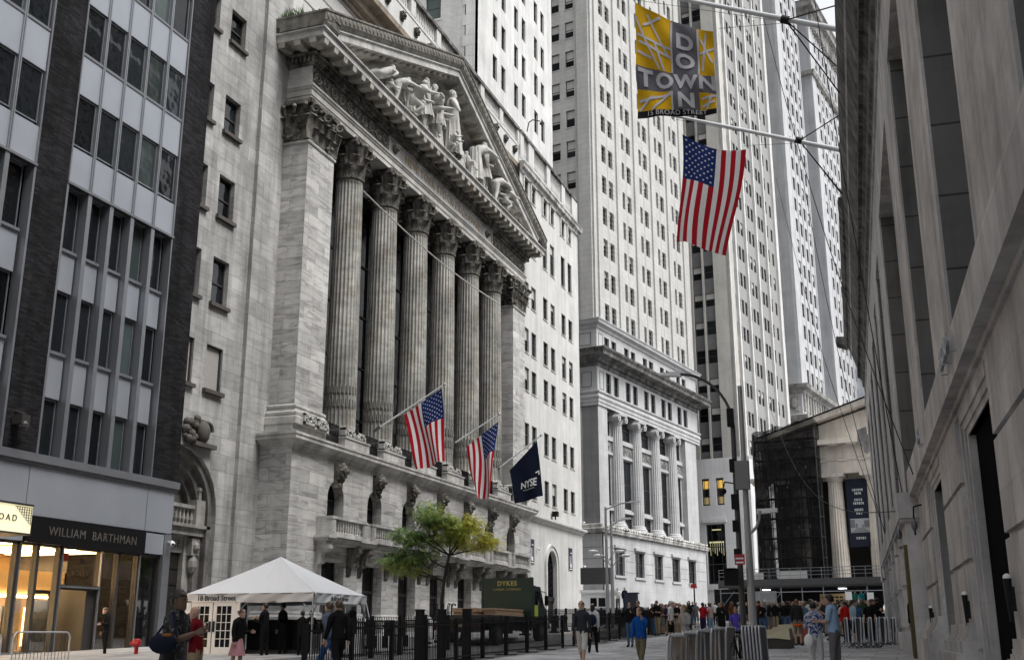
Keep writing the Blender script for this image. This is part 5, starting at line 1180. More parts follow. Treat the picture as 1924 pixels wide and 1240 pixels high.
# sidewalk shed
sh_ = thing('sidewalk_shed', 'long grey sidewalk shed with railed deck and steel posts in front of the temple', 'shed', FF.P(22, 3.2, 3))
m = MB(); m.fbox(FF, 13.8, 30.5, 6.4, 6.62, 1.6, 5.0); m.fbox(FF, 13.8, 30.5, 6.62, 7.0, 4.9, 5.0); m.build('deck', flat('shed_deck_grey', (.06, .062, .065), .6, nz=.3), sh_)
m = MB(); m.fbox(FF, 13.8, 30.5, 6.2, 6.4, 4.8, 5.0); m.fbox(FF, 13.8, 30.5, 6.2, 6.4, 1.6, 1.8); m.parts('beam', flat('shed_beam', (.03, .03, .032), .5), sh_)
m = MB()
for i in range(9): m.tube(FF.P(14 + 2.05 * i, 3.2, 4.9), FF.P(14 + 2.05 * i, 6.25, 4.9), .05, n=6)
m.parts('post', steel, sh_)
m = MB()
for i in range(17): m.tube(FF.P(13.9 + 1.03 * i, 7.0, 4.9), FF.P(13.9 + 1.03 * i, 8.0, 4.9), .03, n=5)
for z in (7.35, 7.7, 8.0): m.tube(FF.P(13.9, z, 4.9), FF.P(30.5, z, 4.9), .03, n=5)
m.tube(FF.P(13.9, 5.75, 4.9), FF.P(30.5, 5.75, 4.9), .04, n=6)
for u, s_ in ((14.2, 1.2), (19.2, 1), (27.2, 1.2)): m.tube(FF.P(u, 4.5, 4.9), FF.P(u + s_, 5.9, 4.9), .035, n=5)
m.build('railing', steel, sh_)
m = MB()
for u in (18.2, 25.6): m.fbox(FF, u, u + .7, 5.95, 6.05, 4.2, 4.7)
m.parts('tube_light', flat('shed_lamp', (1, 1, 1), .4, emit=(.95, .97, 1), es=1.3), sh_)
m = MB(); m.fbox(FF, 16.4, 18.0, 7.05, 7.7, 3.4, 3.5); m.fbox(FF, 19.5, 22.4, 7.05, 7.85, 3.4, 3.5); solo(m, 'plywood_panel', flat('pale_panel', (.5, .5, .5), .7), 'pale boards leaning on the sidewalk shed deck behind the railing', 'panel', FF.P(20, 7.05, 3.4))
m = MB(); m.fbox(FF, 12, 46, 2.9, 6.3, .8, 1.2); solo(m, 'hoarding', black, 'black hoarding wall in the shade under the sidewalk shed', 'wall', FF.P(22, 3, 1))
m = MB(); m.fbox(FF, 16.2, 18.6, 4.0, 6.0, 1.25, 1.4); solo(m, 'white_kiosk', whitep, 'small white kiosk panel under the left end of the sidewalk shed', 'kiosk', FF.P(17.4, 4, 1.3))
t = thing('cardboard_sign', 'yellow brown protest board with rows of dark writing under the shed', 'sign', FF.P(25.1, 4, 3.8)); m = MB(); m.fbox(FF, 23.6, 26.3, 4.1, 5.55, 3.8, 3.85); m.build('board', flat('cardboard', (.42, .30, .15), .8, nz=.1), t)
m = MB(); [m.fbox(FF, 23.8 + .42 * k + .05 * (j % 2), 24.12 + .42 * k, 5.15 - .3 * j, 5.3 - .3 * j, 3.85, 3.86) for j in range(4) for k in range(5 + j % 2)]; m.build('writing', black, t)
for u, z, lab in ((26.7, 4.9, 'white placard held high left of centre'), (27.7, 4.55, 'larger white placard among the crowd'), (28.7, 4.8, 'tilted white placard near the stair')):
    m = MB(); m.fbox(FF, u - .3, u + .3, z, z + .75, 5.4, 5.43); m.tube(FF.P(u, z - 1, 5.4), FF.P(u, z, 5.4), .02); solo(m, 'placard', whitep, lab + ' under the sidewalk shed', 'placard', FF.P(u, z, 5.4))
m = MB(); st_ = FF.P; m.extrude_poly([(9.5, 3.0), (9.5, 3.6), (3, 6.3), (1, 6.3), (1, 3.0)], lambda a, c, w: FF.P(w, c, a), 30.7, 33.5)
m.extrude_poly([(9.7, 3.6), (9.7, 3.85), (3.1, 6.55), (1, 6.55), (1, 6.3), (3, 6.3)], lambda a, c, w: FF.P(w, c, a), 30.5, 33.5); solo(m, 'stair_cheek_wall', stone('pale_stair_stone', (.6, .59, .58), 2, 1, joint=.1, blockvar=.03, dirt=.15), 'sloping pale stone stair wall between shed and right hand building', 'wall', FF.P(32, 3, 5))
# ---------------------------------------------------------------- the street goes on behind the viewer
for lab, x0, x1, y0, y1, h, cc_ in (('grey stone office block south of the shop building, out of view', -60, -30, -75, 10, 75, banker), ('tall granite office block south of the granite bank, out of view', 4, 34, -80, -9, 70, rightst), ('set back granite tower above the granite bank, out of view', 13, 36, -5, 92, 64, rightst)):
    t = thing('office_block', lab, 'building', ((x0 + x1) / 2, (y0 + y1) / 2, 0)); z0 = 26 if x0 == 13 else G(0, y0) - 1; m = MB(); m.box(x0, x1, y0, y1, z0, h); m.build('wall', cc_, t); m = MB()
    X_ = x1 + .02 if x0 < -40 else x0 - .02
    for z in range(int(z0) + 4, int(h) - 3, 5):
        if x1 - x0 > 40: [m.box(x, x + 2, y1 - .1, y1 + .05, z, z + 2.6) for x in range(x0 + 2, x1 - 3, 5)]
        else: [m.box(X_ - .05, X_ + .05, y, y + 2, z, z + 2.6) for y in range(int(y0) + 2, int(y1) - 3, 5)]
    tag(m.build('window', glassd, t), kind='stuff')
# ================================================================ FIGURES
def skin_mesh(nodes, edges, root, sub=1):
    """nodes: list of (pos, rx, ry); one continuous surface grown round the skeleton"""
    me = bpy.data.meshes.new('sk'); me.from_pydata([n[0] for n in nodes], edges, []); o = bpy.data.objects.new('sk', me); col.objects.link(o)
    md = o.modifiers.new('s', 'SKIN'); md.use_smooth_shade = True
    if not me.skin_vertices:
        bm = bmesh.new(); bm.from_mesh(me); bm.verts.layers.skin.verify(); bm.to_mesh(me); bm.free()
    sv = me.skin_vertices[0].data
    for i, n in enumerate(nodes): sv[i].radius = (n[1], n[2]); sv[i].use_root = (i == root)
    ss = o.modifiers.new('u', 'SUBSURF'); ss.levels = sub; ss.render_levels = sub
    dg = bpy.context.evaluated_depsgraph_get(); dg.update(); r = bpy.data.meshes.new_from_object(o.evaluated_get(dg))
    bpy.data.objects.remove(o); bpy.data.meshes.remove(me)
    out = ([Vector(v.co) for v in r.vertices], [tuple(p.vertices) for p in r.polygons]); bpy.data.meshes.remove(r); return out
def seg_d(p, a, b):
    ab = b - a; t = max(0, min(1, (p - a).dot(ab) / max(1e-9, ab.length_squared))); return (p - a - ab * t).length
def fk(lean=3, side=0, legL=(8, 6), legR=(-8, 8), armL=(5, 12, 8), armR=(-5, 12, 8), head=(0, 0), sp=.09, fem=0, fat=1.0, hipdrop=0):
    """facing +Y; angles in degrees; leg=(thigh forward, knee bend), arm=(shoulder forward, elbow bend, outward)"""
    V = Vector; hz = .93; J = {}
    J['pel'] = V((0, 0, hz)); l = R(lean)
    up = V((math.sin(R(side)), math.sin(l), math.cos(l))).normalized()
    J['wai'] = J['pel'] + up * .16; J['che'] = J['pel'] + up * .36; J['nb'] = J['pel'] + up * .53; J['nk'] = J['nb'] + (up + V((0, .15 + .6 * math.sin(R(head[0])), .3))).normalized() * .075
    J['hd'] = J['nk'] + V((math.sin(R(head[1])) * .3, math.sin(R(head[0]) + l * .5), 1)).normalized() * .115
    for sgn, nm, lg, am in ((-1, 'L', legL, armL), (1, 'R', legR, armR)):
        h = J['pel'] + V((sgn * sp, 0, -.05)); a = R(lg[0]); k = h + V((sgn * .01, math.sin(a) * .42, -math.cos(a) * .42)); b_ = R(lg[0] - lg[1])
        an = k + V((0, math.sin(b_) * .42, -math.cos(b_) * .42)); J['h' + nm], J['k' + nm], J['a' + nm] = h, k, an
        ft = R(lg[0] - lg[1]) * .6; J['t' + nm] = an + V((sgn * .02, .15 * math.cos(ft), -.045 + .15 * math.sin(ft) * .5))
        sh_ = J['nb'] + V((sgn * (.175 - .015 * fem), 0, -.045)); J['s' + nm] = sh_
        a, e, o_ = R(am[0]), R(am[1]), R(am[2]); dn = -up * math.cos(a) + V((0, 1, 0)) * math.sin(a); d1 = (dn + V((sgn * math.tan(o_), 0, 0))).normalized()
        el = sh_ + d1 * .285; J['e' + nm] = el; a2 = a + e; d2 = (-up * math.cos(a2) + V((0, 1, 0)) * math.sin(a2) + V((-sgn * .25 * math.sin(e), 0, 0)) + V((sgn * math.tan(o_) * .3, 0, 0))).normalized()
        J['w' + nm] = el + d2 * .25; J['d' + nm] = d2
    zmin = min(J['aL'].z, J['aR'].z) - .075
    for k in J:
        if k[0] != 'd': J[k] = J[k] - V((0, 0, zmin))
    return J
def head_mb(m, c, yaw=0, s=1.0):
    """skull with jaw, nose, ears; faces +Y turned by yaw"""
    rows = [(.025, -.125, .03), (.05, -.115, .03), (.062, -.085, .018), (.07, -.045, .008), (.077, 0, 0), (.08, .04, -.004), (.074, .08, -.008), (.05, .112, -.01), (.015, .124, -.01)]
    n = 14; vs = []; q = Matrix.Rotation(yaw, 3, 'Z'); o = len(m.v)
    for r, z, y in rows:
        for i in range(n):
            t = 2 * math.pi * i / n; vs.append(c + q @ Vector((r * math.cos(t) * s * .95, (r * 1.22 * math.sin(t) + y) * s, z * s)))
    fs = [(k * n + i, k * n + (i + 1) % n, (k + 1) * n + (i + 1) % n, (k + 1) * n + i) for k in range(len(rows) - 1) for i in range(n)] + [tuple(range(n))[::-1], tuple(range((len(rows) - 1) * n, len(rows) * n))]
    m.add(vs, fs)
    P = lambda x, y, z: c + q @ Vector((x * s, y * s, z * s))
    m.add([P(-.013, .088, .02), P(.013, .088, .02), P(.018, .092, -.03), P(-.018, .092, -.03), P(0, .122, -.027)], [(0, 1, 4), (1, 2, 4), (2, 3, 4), (3, 0, 4)])
    for sg_ in (-1, 1): m.ball(P(sg_ * .078, -.002, -.005), .026 * s, 6, .4, .8, 1.2)
    return P
PM = {}
def person_meshes(key, J, sleeves='long', bottoms='trousers', hair='short', jacket=False, hands=True, turn=0, bulk=1.0):
    k = bulk; f = 1.0
    N_ = [(J['pel'], .155 * k, .115 * k), (J['wai'], .135 * k, .105 * k), (J['che'], .165 * k, .115 * k), (J['nb'], .09, .075), (J['nk'], .052, .052)]
    E = [(0, 1), (1, 2), (2, 3), (3, 4)]; reg = {}
    for s_ in 'LR':
        i = len(N_); N_ += [(J['s' + s_], .062 * k, .062 * k), (J['e' + s_], .042 * k, .042 * k), (J['w' + s_], .028, .028)]; E += [(3, i), (i, i + 1), (i + 1, i + 2)]
        i = len(N_); N_ += [(J['h' + s_], .092 * k, .092 * k), (J['k' + s_], .062 * k, .062 * k), (J['a' + s_], .042, .042), (J['t' + s_], .036, .03)]; E += [(0, i), (i, i + 1), (i + 1, i + 2), (i + 2, i + 3)]
    vs, fs = skin_mesh(N_, E, 0)
    top, bot, shoe = [], [], []
    for t in fs:
        c = sum((vs[i] for i in t), Vector()) / len(t); best = None
        for nm, a, b_ in (('torso', 'pel', 'nb'), ('neck', 'nb', 'nk'), ('uaL', 'sL', 'eL'), ('uaR', 'sR', 'eR'), ('faL', 'eL', 'wL'), ('faR', 'eR', 'wR'), ('thL', 'hL', 'kL'), ('thR', 'hR', 'kR'), ('shL', 'kL', 'aL'), ('shR', 'kR', 'aR'), ('ftL', 'aL', 'tL'), ('ftR', 'aR', 'tR')):
            d = seg_d(c, J[a], J[b_]) - (.09 if nm == 'torso' else .03 if nm[:2] == 'th' else 0)
            if best is None or d < best[0]: best = (d, nm)
        nm = best[1]; up = (J['nb'] - J['pel']).normalized(); h = (c - J['pel']).dot(up)
        if nm == 'neck': continue
        if nm == 'torso': (top if h > -.0 else bot).append(t)
        elif nm[:2] == 'ua':
            if sleeves != 'none' and (sleeves == 'long' or (c - J['s' + nm[2]]).length < .24): top.append(t)
        elif nm[:2] == 'fa':
            if sleeves == 'long' and (c - J['w' + nm[2]]).length > .02: top.append(t)
        elif nm[:2] == 'th':
            if bottoms != 'skirt': bot.append(t)
        elif nm[:2] == 'sh':
            if bottoms == 'trousers': bot.append(t)
        else: shoe.append(t)
    body = MB(); body.add(vs, fs)
    P = head_mb(body, J['hd'], turn)
    if hands:
        for s_ in 'LR':
            sg_ = -1 if s_ == 'L' else 1; d = J['d' + s_]; w = J['w' + s_]; sd_ = d.cross(Vector((sg_, 0, 0))).normalized(); nrm = d.cross(sd_).normalized()
            body.hexa([w + sd_ * a * .022 + nrm * b_ * .013 - d * .005 for a, b_ in ((-1, -1), (-1, 1), (1, 1), (1, -1))] + [w + d * .085 + sd_ * a * .04 + nrm * b_ * .011 for a, b_ in ((-1, -1), (-1, 1), (1, 1), (1, -1))])
            for q, L_ in ((-.031, .062), (-.011, .075), (.011, .072), (.031, .055)):
                a = w + d * .08 + sd_ * q; kn = a + d * L_ * .55 + nrm * .006 * sg_; body.tube(a, kn, .0095, .0085, 5); body.tube(kn, kn + (d * .8 + nrm * .6 * sg_).normalized() * L_ * .5, .0085, .006, 5)
            a = w + d * .025 + sd_ * .03; body.tube(a, a + (d * .6 + sd_ * .8) * .04, .011, .009, 5); body.tube(a + (d * .6 + sd_ * .8) * .04, a + (d * .6 + sd_ * .8) * .04 + d * .03, .009, .007, 5)
    out = {'body': body}
    nv = [Vector() for _ in vs]
    for t in fs:
        n = (vs[t[1]] - vs[t[0]]).cross(vs[t[2]] - vs[t[0]])
        for i in t: nv[i] += n
    nv = [n.normalized() if n.length > 0 else n for n in nv]
    def shell(ts, off):
        m = MB(); mp = {}; vv = []
        ff = []
        for t in ts:
            g = []
            for i in t:
                if i not in mp:
                    mp[i] = len(vv); p = vs[i]; w = noise.noise(p * 9 + Vector((key.__hash__() % 17, 0, 0))) * .007; vv.append(p + nv[i] * (off + w))
                g.append(mp[i])
            ff.append(tuple(g))
        m.add(vv, ff); return m
    out['top'] = shell(top, .022 if jacket else .013); out['bot'] = shell(bot, .012); out['shoe'] = shell(shoe, .012)
    for s_ in 'LR': a = J['a' + s_]; t = J['t' + s_]; out['shoe'].box(min(a.x, t.x) - .035, max(a.x, t.x) + .035, a.y - .06, t.y + .05, min(a.z, t.z) - .07, min(a.z, t.z) - .035) if abs(a.z - .075) < .03 else None
    if bottoms == 'skirt' or bottoms == 'long skirt':
        zt = J['pel'].z + .06; zb = .55 if bottoms == 'skirt' else .12; m = MB(); kx = (J['kL'] + J['kR']) / 2; n = 20; rows = []
        for j in range(6):
            t = j / 5; c = J['pel'].lerp(Vector((0, kx.y * .8, zb)), t); c.z = zt + (zb - zt) * t; rows += [c + Vector(((.15 + .09 * t) * math.cos(i / n * 6.283) * (1 + .06 * t * math.sin(i * 2.5)), (.12 + .11 * t) * math.sin(i / n * 6.283) * (1 + .06 * t * math.sin(i * 2.5)), 0)) for i in range(n)]
        m.add(rows, [(j * n + i, j * n + (i + 1) % n, (j + 1) * n + (i + 1) % n, (j + 1) * n + i) for j in range(5) for i in range(n)]); out['bot'] = m
    # hair
    hm = MB(); hc = J['hd']; q = Matrix.Rotation(turn, 3, 'Z')
    if hair != 'bald':
        n = 14; lowb = {'short': -.05, 'long': -.2, 'bun': -.05, 'cap': .0}[hair]; vv = []; zr = 7
        for j in range(zr):
            for i in range(n):
                t = 2 * math.pi * i / n; back = -math.sin(t); lim = .035 + (lowb - .035) * max(0, min(1, .5 + back * 1.3)); z = .132 + (lim - .132) * j / (zr - 1); zz = z if z > -.1 else z
                rr = .092 * math.sqrt(max(.02, 1 - max(0, zz) ** 2 / .0186)) if zz > 0 else .090 - .02 * min(1, -zz / .1) * (0 if hair == 'long' else 1)
                vv.append(hc + q @ Vector((rr * math.cos(t) * .98, rr * 1.2 * math.sin(t) - .012, zz)))
        hm.add(vv, [(j * n + i, j * n + (i + 1) % n, (j + 1) * n + (i + 1) % n, (j + 1) * n + i) for j in range(zr - 1) for i in range(n)] + [tuple(range(n))])
        if hair == 'bun': hm.ball(hc + q @ Vector((0, -.12, .04)), .045, 8)
        if hair == 'cap': hm.hexa([hc + q @ Vector(p) for p in ((-.07, .07, .045), (-.06, .17, .035), (.06, .17, .035), (.07, .07, .045), (-.07, .07, .06), (-.06, .17, .045), (.06, .17, .045), (.07, .07, .06))])
    for sg_ in (-1, 1):      # eyebrows / eyes
        hm.ball(hc + q @ Vector((sg_ * .031, .083, .008)), .010, 5)
    out['hair'] = hm
    return out
SKIN = [flat('skin_light', (.52, .33, .25), .5), flat('skin_tan', (.38, .23, .16), .5), flat('skin_brown', (.16, .09, .06), .5)]
HAIRM = {'black': flat('hair_black', (.012, .01, .01), .5), 'brown': flat('hair_brown', (.06, .035, .02), .5), 'blond': flat('hair_blond', (.28, .2, .11), .5), 'grey': flat('hair_grey', (.3, .3, .3), .6), 'red': flat('hair_auburn', (.16, .06, .03), .5)}
POSES = {
 'walkA': dict(legL=(22, 4), legR=(-16, 12), armL=(-14, 15, 8), armR=(18, 22, 8), lean=4), 'walkB': dict(legL=(-14, 14), legR=(20, 4), armL=(16, 22, 8), armR=(-14, 14, 8), lean=4),
 'standA': dict(legL=(3, 4), legR=(-3, 3), armL=(4, 14, 7), armR=(0, 12, 7)), 'standB': dict(legL=(5, 6), legR=(-2, 0), armL=(10, 85, 8), armR=(8, 95, 8), head=(14, 0)),
 'phoneUp': dict(legL=(4, 4), legR=(-4, 4), armL=(45, 75, 14), armR=(48, 78, 14), lean=-1), 'pockets': dict(legL=(5, 6), legR=(-5, 2), armL=(-8, 40, 16), armR=(-8, 40, 16)),
 'phoneDown': dict(legL=(6, 8), legR=(-6, 4), armL=(14, 78, 6), armR=(0, 14, 8), head=(26, 0)), 'armOut': dict(legL=(4, 4), legR=(-4, 4), armL=(0, 10, 8), armR=(50, 38, 10), head=(4, 0)),
 'armUp': dict(legL=(4, 4), legR=(-4, 4), armL=(0, 10, 8), armR=(38, 72, 10), head=(2, 0)),
 'cross': dict(legL=(3, 4), legR=(-3, 3), armL=(18, 100, 6), armR=(18, 105, 6)), 'handMouth': dict(legL=(20, 6), legR=(-14, 10), armL=(35, 125, 12), armR=(10, 20, 8), head=(8, 0)),
 'step': dict(legL=(34, 14), legR=(-22, 22), armL=(-18, 20, 8), armR=(26, 30, 8), lean=7)}
CLM = {}
def cl(c, nm=None, rough=.85):
    k = tuple(round(x, 3) for x in c)
    if k not in CLM: CLM[k] = flat(nm or 'fabric_%d' % len(CLM), c, .95, nz=.25, nscale=9, spec=.08)
    return CLM[k]
ALLP = []
def person(x, y, rz, label, pose='standA', sleeves='long', bottoms='trousers', hair='short', hc='black', skin=0, top=(.02, .02, .02), bot=(.02, .02, .02), shoe=(.03, .03, .03), H=1.72, group=None, jacket=False, turn=0, bulk=1.0, dz=0):
    """rz: 0 faces +Y (away up the street), 180 faces the camera"""
    key = (pose, sleeves, bottoms, hair, jacket, round(turn, 1), bulk)
    if key not in PM:
        d = person_meshes(key, fk(**POSES[pose]), sleeves, bottoms, hair, jacket, turn=turn, bulk=bulk)
        PM[key] = {k: (v.mesh({'body': 'person', 'top': 'shirt', 'bot': 'trousers', 'shoe': 'shoes', 'hair': 'hair'}[k], SKIN[0], None, 60) if v.v else None) for k, v in d.items()}
        for mm in PM[key].values():
            if mm: mm.validate()
    s = H / 1.78; z = G(x, y) + dz + .01
    W = Matrix.Translation((x, y, z)) @ Matrix.Rotation(R(rz), 4, 'Z') @ Matrix.Scale(s, 4)
    cl2 = lambda c: cl(c) if isinstance(c, tuple) else c
    def put(me, name, m, parent):
        o = link(name, me, parent, W); o.material_slots[0].link = 'OBJECT'; o.material_slots[0].material = m; return o
    b_ = put(PM[key]['body'], 'person', SKIN[skin], None); tag(b_, label, 'person', group)
    nmb = {'trousers': 'trousers', 'shorts': 'shorts', 'skirt': 'skirt', 'long skirt': 'skirt'}[bottoms]
    put(PM[key]['top'], 'jacket' if jacket else 'shirt', cl2(top), b_); put(PM[key]['bot'], nmb, cl(bot), b_); put(PM[key]['shoe'], 'shoes', cl(shoe), b_)
    if hair != 'bald': put(PM[key]['hair'], 'cap' if hair == 'cap' else 'hair', HAIRM[hc] if hair != 'cap' else cl((.5, .5, .5)), b_)
    ALLP.append(b_); return b_, W
def px2g(px, D):
    """a point D metres ahead at the photograph's column px (used to read positions off the photograph)"""
    a = math.atan((px - 962) / 2148.4) - R(YAW); d = D / math.cos(math.atan((px - 962) / 2148.4)); return d * math.sin(a), d * math.cos(a)
K_, NV, WH, GY, JN, KH = (.012, .012, .013), (.015, .02, .045), (.62, .62, .62), (.16, .16, .17), (.06, .11, .2), (.28, .22, .14)
def pp_(px, D, rz, label, **k): x, y = px2g(px, D); return person(x, y, rz, label, **k)
# ---------------------------------------------------------------- pediment sculpture (parts of the exchange)
statm = stone('statue_marble', (.55, .54, .51), 9, 9, joint=0, blockvar=0, dirt=.25, dirtscale=3, soot=.2, bump=.1)
def statue(name, y, z, H, rz, pose, robe=None, x=-29.55, rot=None, bulk=1.5, turn=0):
    J = fk(**pose); N_ = [(J['pel'], .17 * bulk, .14 * bulk), (J['wai'], .15 * bulk, .12 * bulk), (J['che'], .19 * bulk, .14 * bulk), (J['nb'], .11, .09), (J['nk'], .065, .065)]
    E = [(0, 1), (1, 2), (2, 3), (3, 4)]
    for s_ in 'LR':
        i = len(N_); N_ += [(J['s' + s_], .1, .1), (J['e' + s_], .075, .075), (J['w' + s_], .05, .05), (J['w' + s_] + J['d' + s_] * .1, .035, .02)]; E += [(3, i), (i, i + 1), (i + 1, i + 2), (i + 2, i + 3)]
        i = len(N_); N_ += [(J['h' + s_], .14, .14), (J['k' + s_], .10, .10), (J['a' + s_], .065, .065), (J['t' + s_], .045, .03)]; E += [(0, i), (i, i + 1), (i + 1, i + 2), (i + 2, i + 3)]
    vs, fs = skin_mesh(N_, E, 0); m = MB(); m.add(vs, fs); head_mb(m, J['hd'], turn, 1.15); m.ball(J['hd'] + Vector((0, -.01, .03)), .105, 10, 1, 1.15, 1)
    if robe:
        n = 30; rows = []; zt = J['che'].z - .05 if robe == 'full' else J['pel'].z + .08; zb = .03 if robe == 'full' else .45
        for j in range(8):
            t = j / 7; rows += [Vector(((.17 + .10 * t) * math.cos(i / n * 6.283) * (1 + .12 * math.sin(i * 2.51)), .03 * t + (.15 + .10 * t) * math.sin(i / n * 6.283) * (1 + .12 * math.sin(i * 2.51)), zt + (zb - zt) * t)) for i in range(n)]
        m.add(rows, [(j * n + i, j * n + (i + 1) % n, (j + 1) * n + (i + 1) % n, (j + 1) * n + i) for j in range(7) for i in range(n)])
    s = H / 1.78; W = Matrix.Translation((x, y, z)) @ Matrix.Rotation(R(rz), 4, 'Z') @ Matrix.Scale(s, 4)
    if rot: W = Matrix.Translation((x, y, z)) @ rot @ Matrix.Scale(s, 4)
    return link('statue', m.mesh('statue', statm, None, 70), se, W)
# rz -90 faces the street (+X); 0 faces up the street
bend_ = dict(lean=70, legL=(25, 45), legR=(5, 25), armL=(70, 5, 6), armR=(75, 10, 6), head=(10, 0)); crouch = dict(lean=35, legL=(95, 120), legR=(60, 110), armL=(40, 40, 10), armR=(55, 30, 10), head=(20, 0))
stand = dict(lean=0, legL=(8, 10), legR=(-4, 0), armL=(10, 60, 10), armR=(-5, 20, 12)); sit = dict(lean=-25, legL=(70, 60), legR=(85, 90), armL=(-35, 10, 20), armR=(-30, 20, 15), head=(20, 0))
ZF = 35.25
statue('s', 56.9, 35.5, 3.2, 0, dict(lean=-62, legL=(80, 25), legR=(95, 60), armL=(-40, 20, 25), armR=(-20, 30, 10)), rot=Matrix.Rotation(R(160), 4, 'Z'), x=-29.4)
statue('s', 59.4, ZF, 3.1, -25, bend_); statue('s', 61.3, ZF, 3.7, -60, crouch, x=-29.2); statue('s', 63.6, ZF, 4.0, -50, stand, 'short', x=-29.3); statue('s', 65.4, ZF, 4.3, -165, dict(lean=52, legL=(25, 35), legR=(-8, 10), armL=(60, 20, 10), armR=(50, 30, 10)), 'short', x=-29.2)
statue('s', 68.3, ZF, 5.3, -62, dict(lean=0, legL=(5, 4), legR=(-3, 0), armL=(12, 12, 38), armR=(10, 12, 55), head=(-4, 0)), 'full', x=-29.3)
statue('s', 67.4, ZF, 2.2, -90, crouch, x=-28.95); statue('s', 71.0, ZF, 2.0, -90, sit, x=-28.95); statue('s', 72.9, ZF, 4.5, -10, dict(lean=58, legL=(18, 22), legR=(-6, 8), armL=(55, 60, 10), armR=(70, 20, 10), head=(5, 0)), 'full', x=-29.3)
statue('s', 75.0, ZF, 3.9, -60, dict(stand, head=(12, 0)), 'short', x=-29.3); statue('s', 77.3, ZF, 3.3, -10, bend_, x=-29.3); statue('s', 79.4, ZF, 2.9, -30, crouch, x=-29.2)
statue('s', 82.0, 35.5, 3.2, 0, dict(lean=-60, legL=(80, 30), legR=(92, 55), armL=(-40, 20, 25), armR=(-20, 30, 10)), rot=Matrix.Rotation(R(-5), 4, 'Z'), x=-29.4)
for y_, H_, rz_, ps_, rb_ in ((58.6, 2.3, -40, crouch, None), (62.5, 3.3, -120, stand, 'short'), (64.6, 3.6, -70, bend_, None), (66.9, 4.2, -90, stand, 'full'), (70.2, 3.8, -60, dict(stand, head=(14, 0)), 'full'), (74.0, 3.4, -130, dict(stand, armL=(60, 40, 10)), None), (76.2, 3.0, -90, stand, 'short'), (78.4, 2.5, -60, crouch, None), (80.8, 1.9, -90, crouch, None)):
    statue('s', y_, ZF, H_, rz_, ps_, rb_, x=-30.0)
dm = MB(); r3 = random.Random(3)
for y_, h_, w_ in ((60.2, 1.2, 1.5), (62.4, 1.8, 1.2), (64.6, 2.6, 1.1), (66.2, 2.9, 1.2), (69.6, 1.6, 1.6), (71.8, 2.2, 1.2), (73.9, 2.6, 1.2), (76.2, 1.8, 1.3), (78.5, 1.2, 1.5), (80.9, .8, 1.8), (58.0, .8, 1.8)):
    dm.cut(); n = 22; rows = []
    for j in range(7):
        t = j / 6; rows += [Vector((-29.95 + .32 * (1 - t * .5) * math.cos(i / n * 6.283) * (1 + .25 * math.sin(i * 2.9 + j * .3)), y_ + w_ * .5 * (1 - t * .6) * math.sin(i / n * 6.283) * (1 + .2 * math.sin(i * 3.7)), ZF - .1 + h_ * t)) for i in range(n)]
    dm.add(rows, [(j * n + i, j * n + (i + 1) % n, (j + 1) * n + (i + 1) % n, (j + 1) * n + i) for j in range(6) for i in range(n)] + [tuple(range(6 * n, 7 * n))])
dm.parts('drapery', statm, se, 70, cuts=dm.mk)
# halyard strung along the portico
m = MB(); pts = [(-29.3, 54.9 + 23.6 * k / 12, 27.4 - .4 * k / 12 - .5 * math.sin(math.pi * k / 12)) for k in range(13)]; m.path(pts, .045, 6); solo(m, 'rope', flat('pale_rope', (.5, .49, .46), .7), 'long pale rope strung across the fluted columns below their capitals', 'rope', pts[0])
# ================================================================ FLAGS
def cloth_grid(fn, nu, nv):
    vs = [fn(i / nu, j / nv) for j in range(nv + 1) for i in range(nu + 1)]; fs = [(j * (nu + 1) + i, j * (nu + 1) + i + 1, (j + 1) * (nu + 1) + i + 1, (j + 1) * (nu + 1) + i) for j in range(nv) for i in range(nu)]; return vs, fs
red, white_, blue = cloth('flag_red', (.38, .008, .018)), cloth('flag_white', (.70, .68, .68)), cloth('flag_blue', (.010, .026, .12))
def usflag(fn, label, loc, nrm, group=None):
    """fn(h, f): h 0..1 along the hoist (13 stripes), f 0..1 along the fly"""
    t = thing('national_flag', label, 'flag', loc, 0, group); NU, NV = 39, 40; vs, fs = cloth_grid(fn, NU, NV); m = MB(); m.add(vs, fs)
    m.mi = [2 if (i < NU * 7 / 13 and j < NV * .4) else (0 if int(i / 3) % 2 == 0 else 1) for j in range(NV) for i in range(NU)]
    me = m.build('stripes', [red, white_, blue], t, 80); st = MB()
    for r in range(9):
        for c in range(11):
            if (r + c) % 2: continue
            h0 = (r + 1) / 10 * 7 / 13; f0 = (c + 1) / 12 * .4
            for sd_ in (1, -1):
                pts = []
                for k in range(10):
                    a = k * math.pi / 5; rr = (.021 if k % 2 == 0 else .009); p = Vector(fn(h0 + rr * math.cos(a) * 1.0, f0 + rr * .55 * math.sin(a))); pts.append(p + nrm * .012 * sd_)
                st.add([Vector(fn(h0, f0)) + nrm * .015 * sd_] + pts, [(0, 1 + k, 1 + (k + 1) % 10) for k in range(10)])
    st.build('stars', white_, t); return t
def pole(root, tip, r0, r1, label, ball_=True, mat=None):
    t = thing('flagpole', label, 'flagpole', root); m = MB(); m.tube(root, tip, r0, r1, 12); m.build('pole', mat or whitep, t, 60)
    if ball_: m = MB(); m.ball(tip, r1 * 2.0, 10); m.build('finial', steel, t, 60)
    m = MB(); m.tube(root, Vector(root) + (Vector(tip) - Vector(root)).normalized() * .5, r0 * 1.6, r0 * 1.6, 10); m.build('socket', steeld, t, 50)
    return t
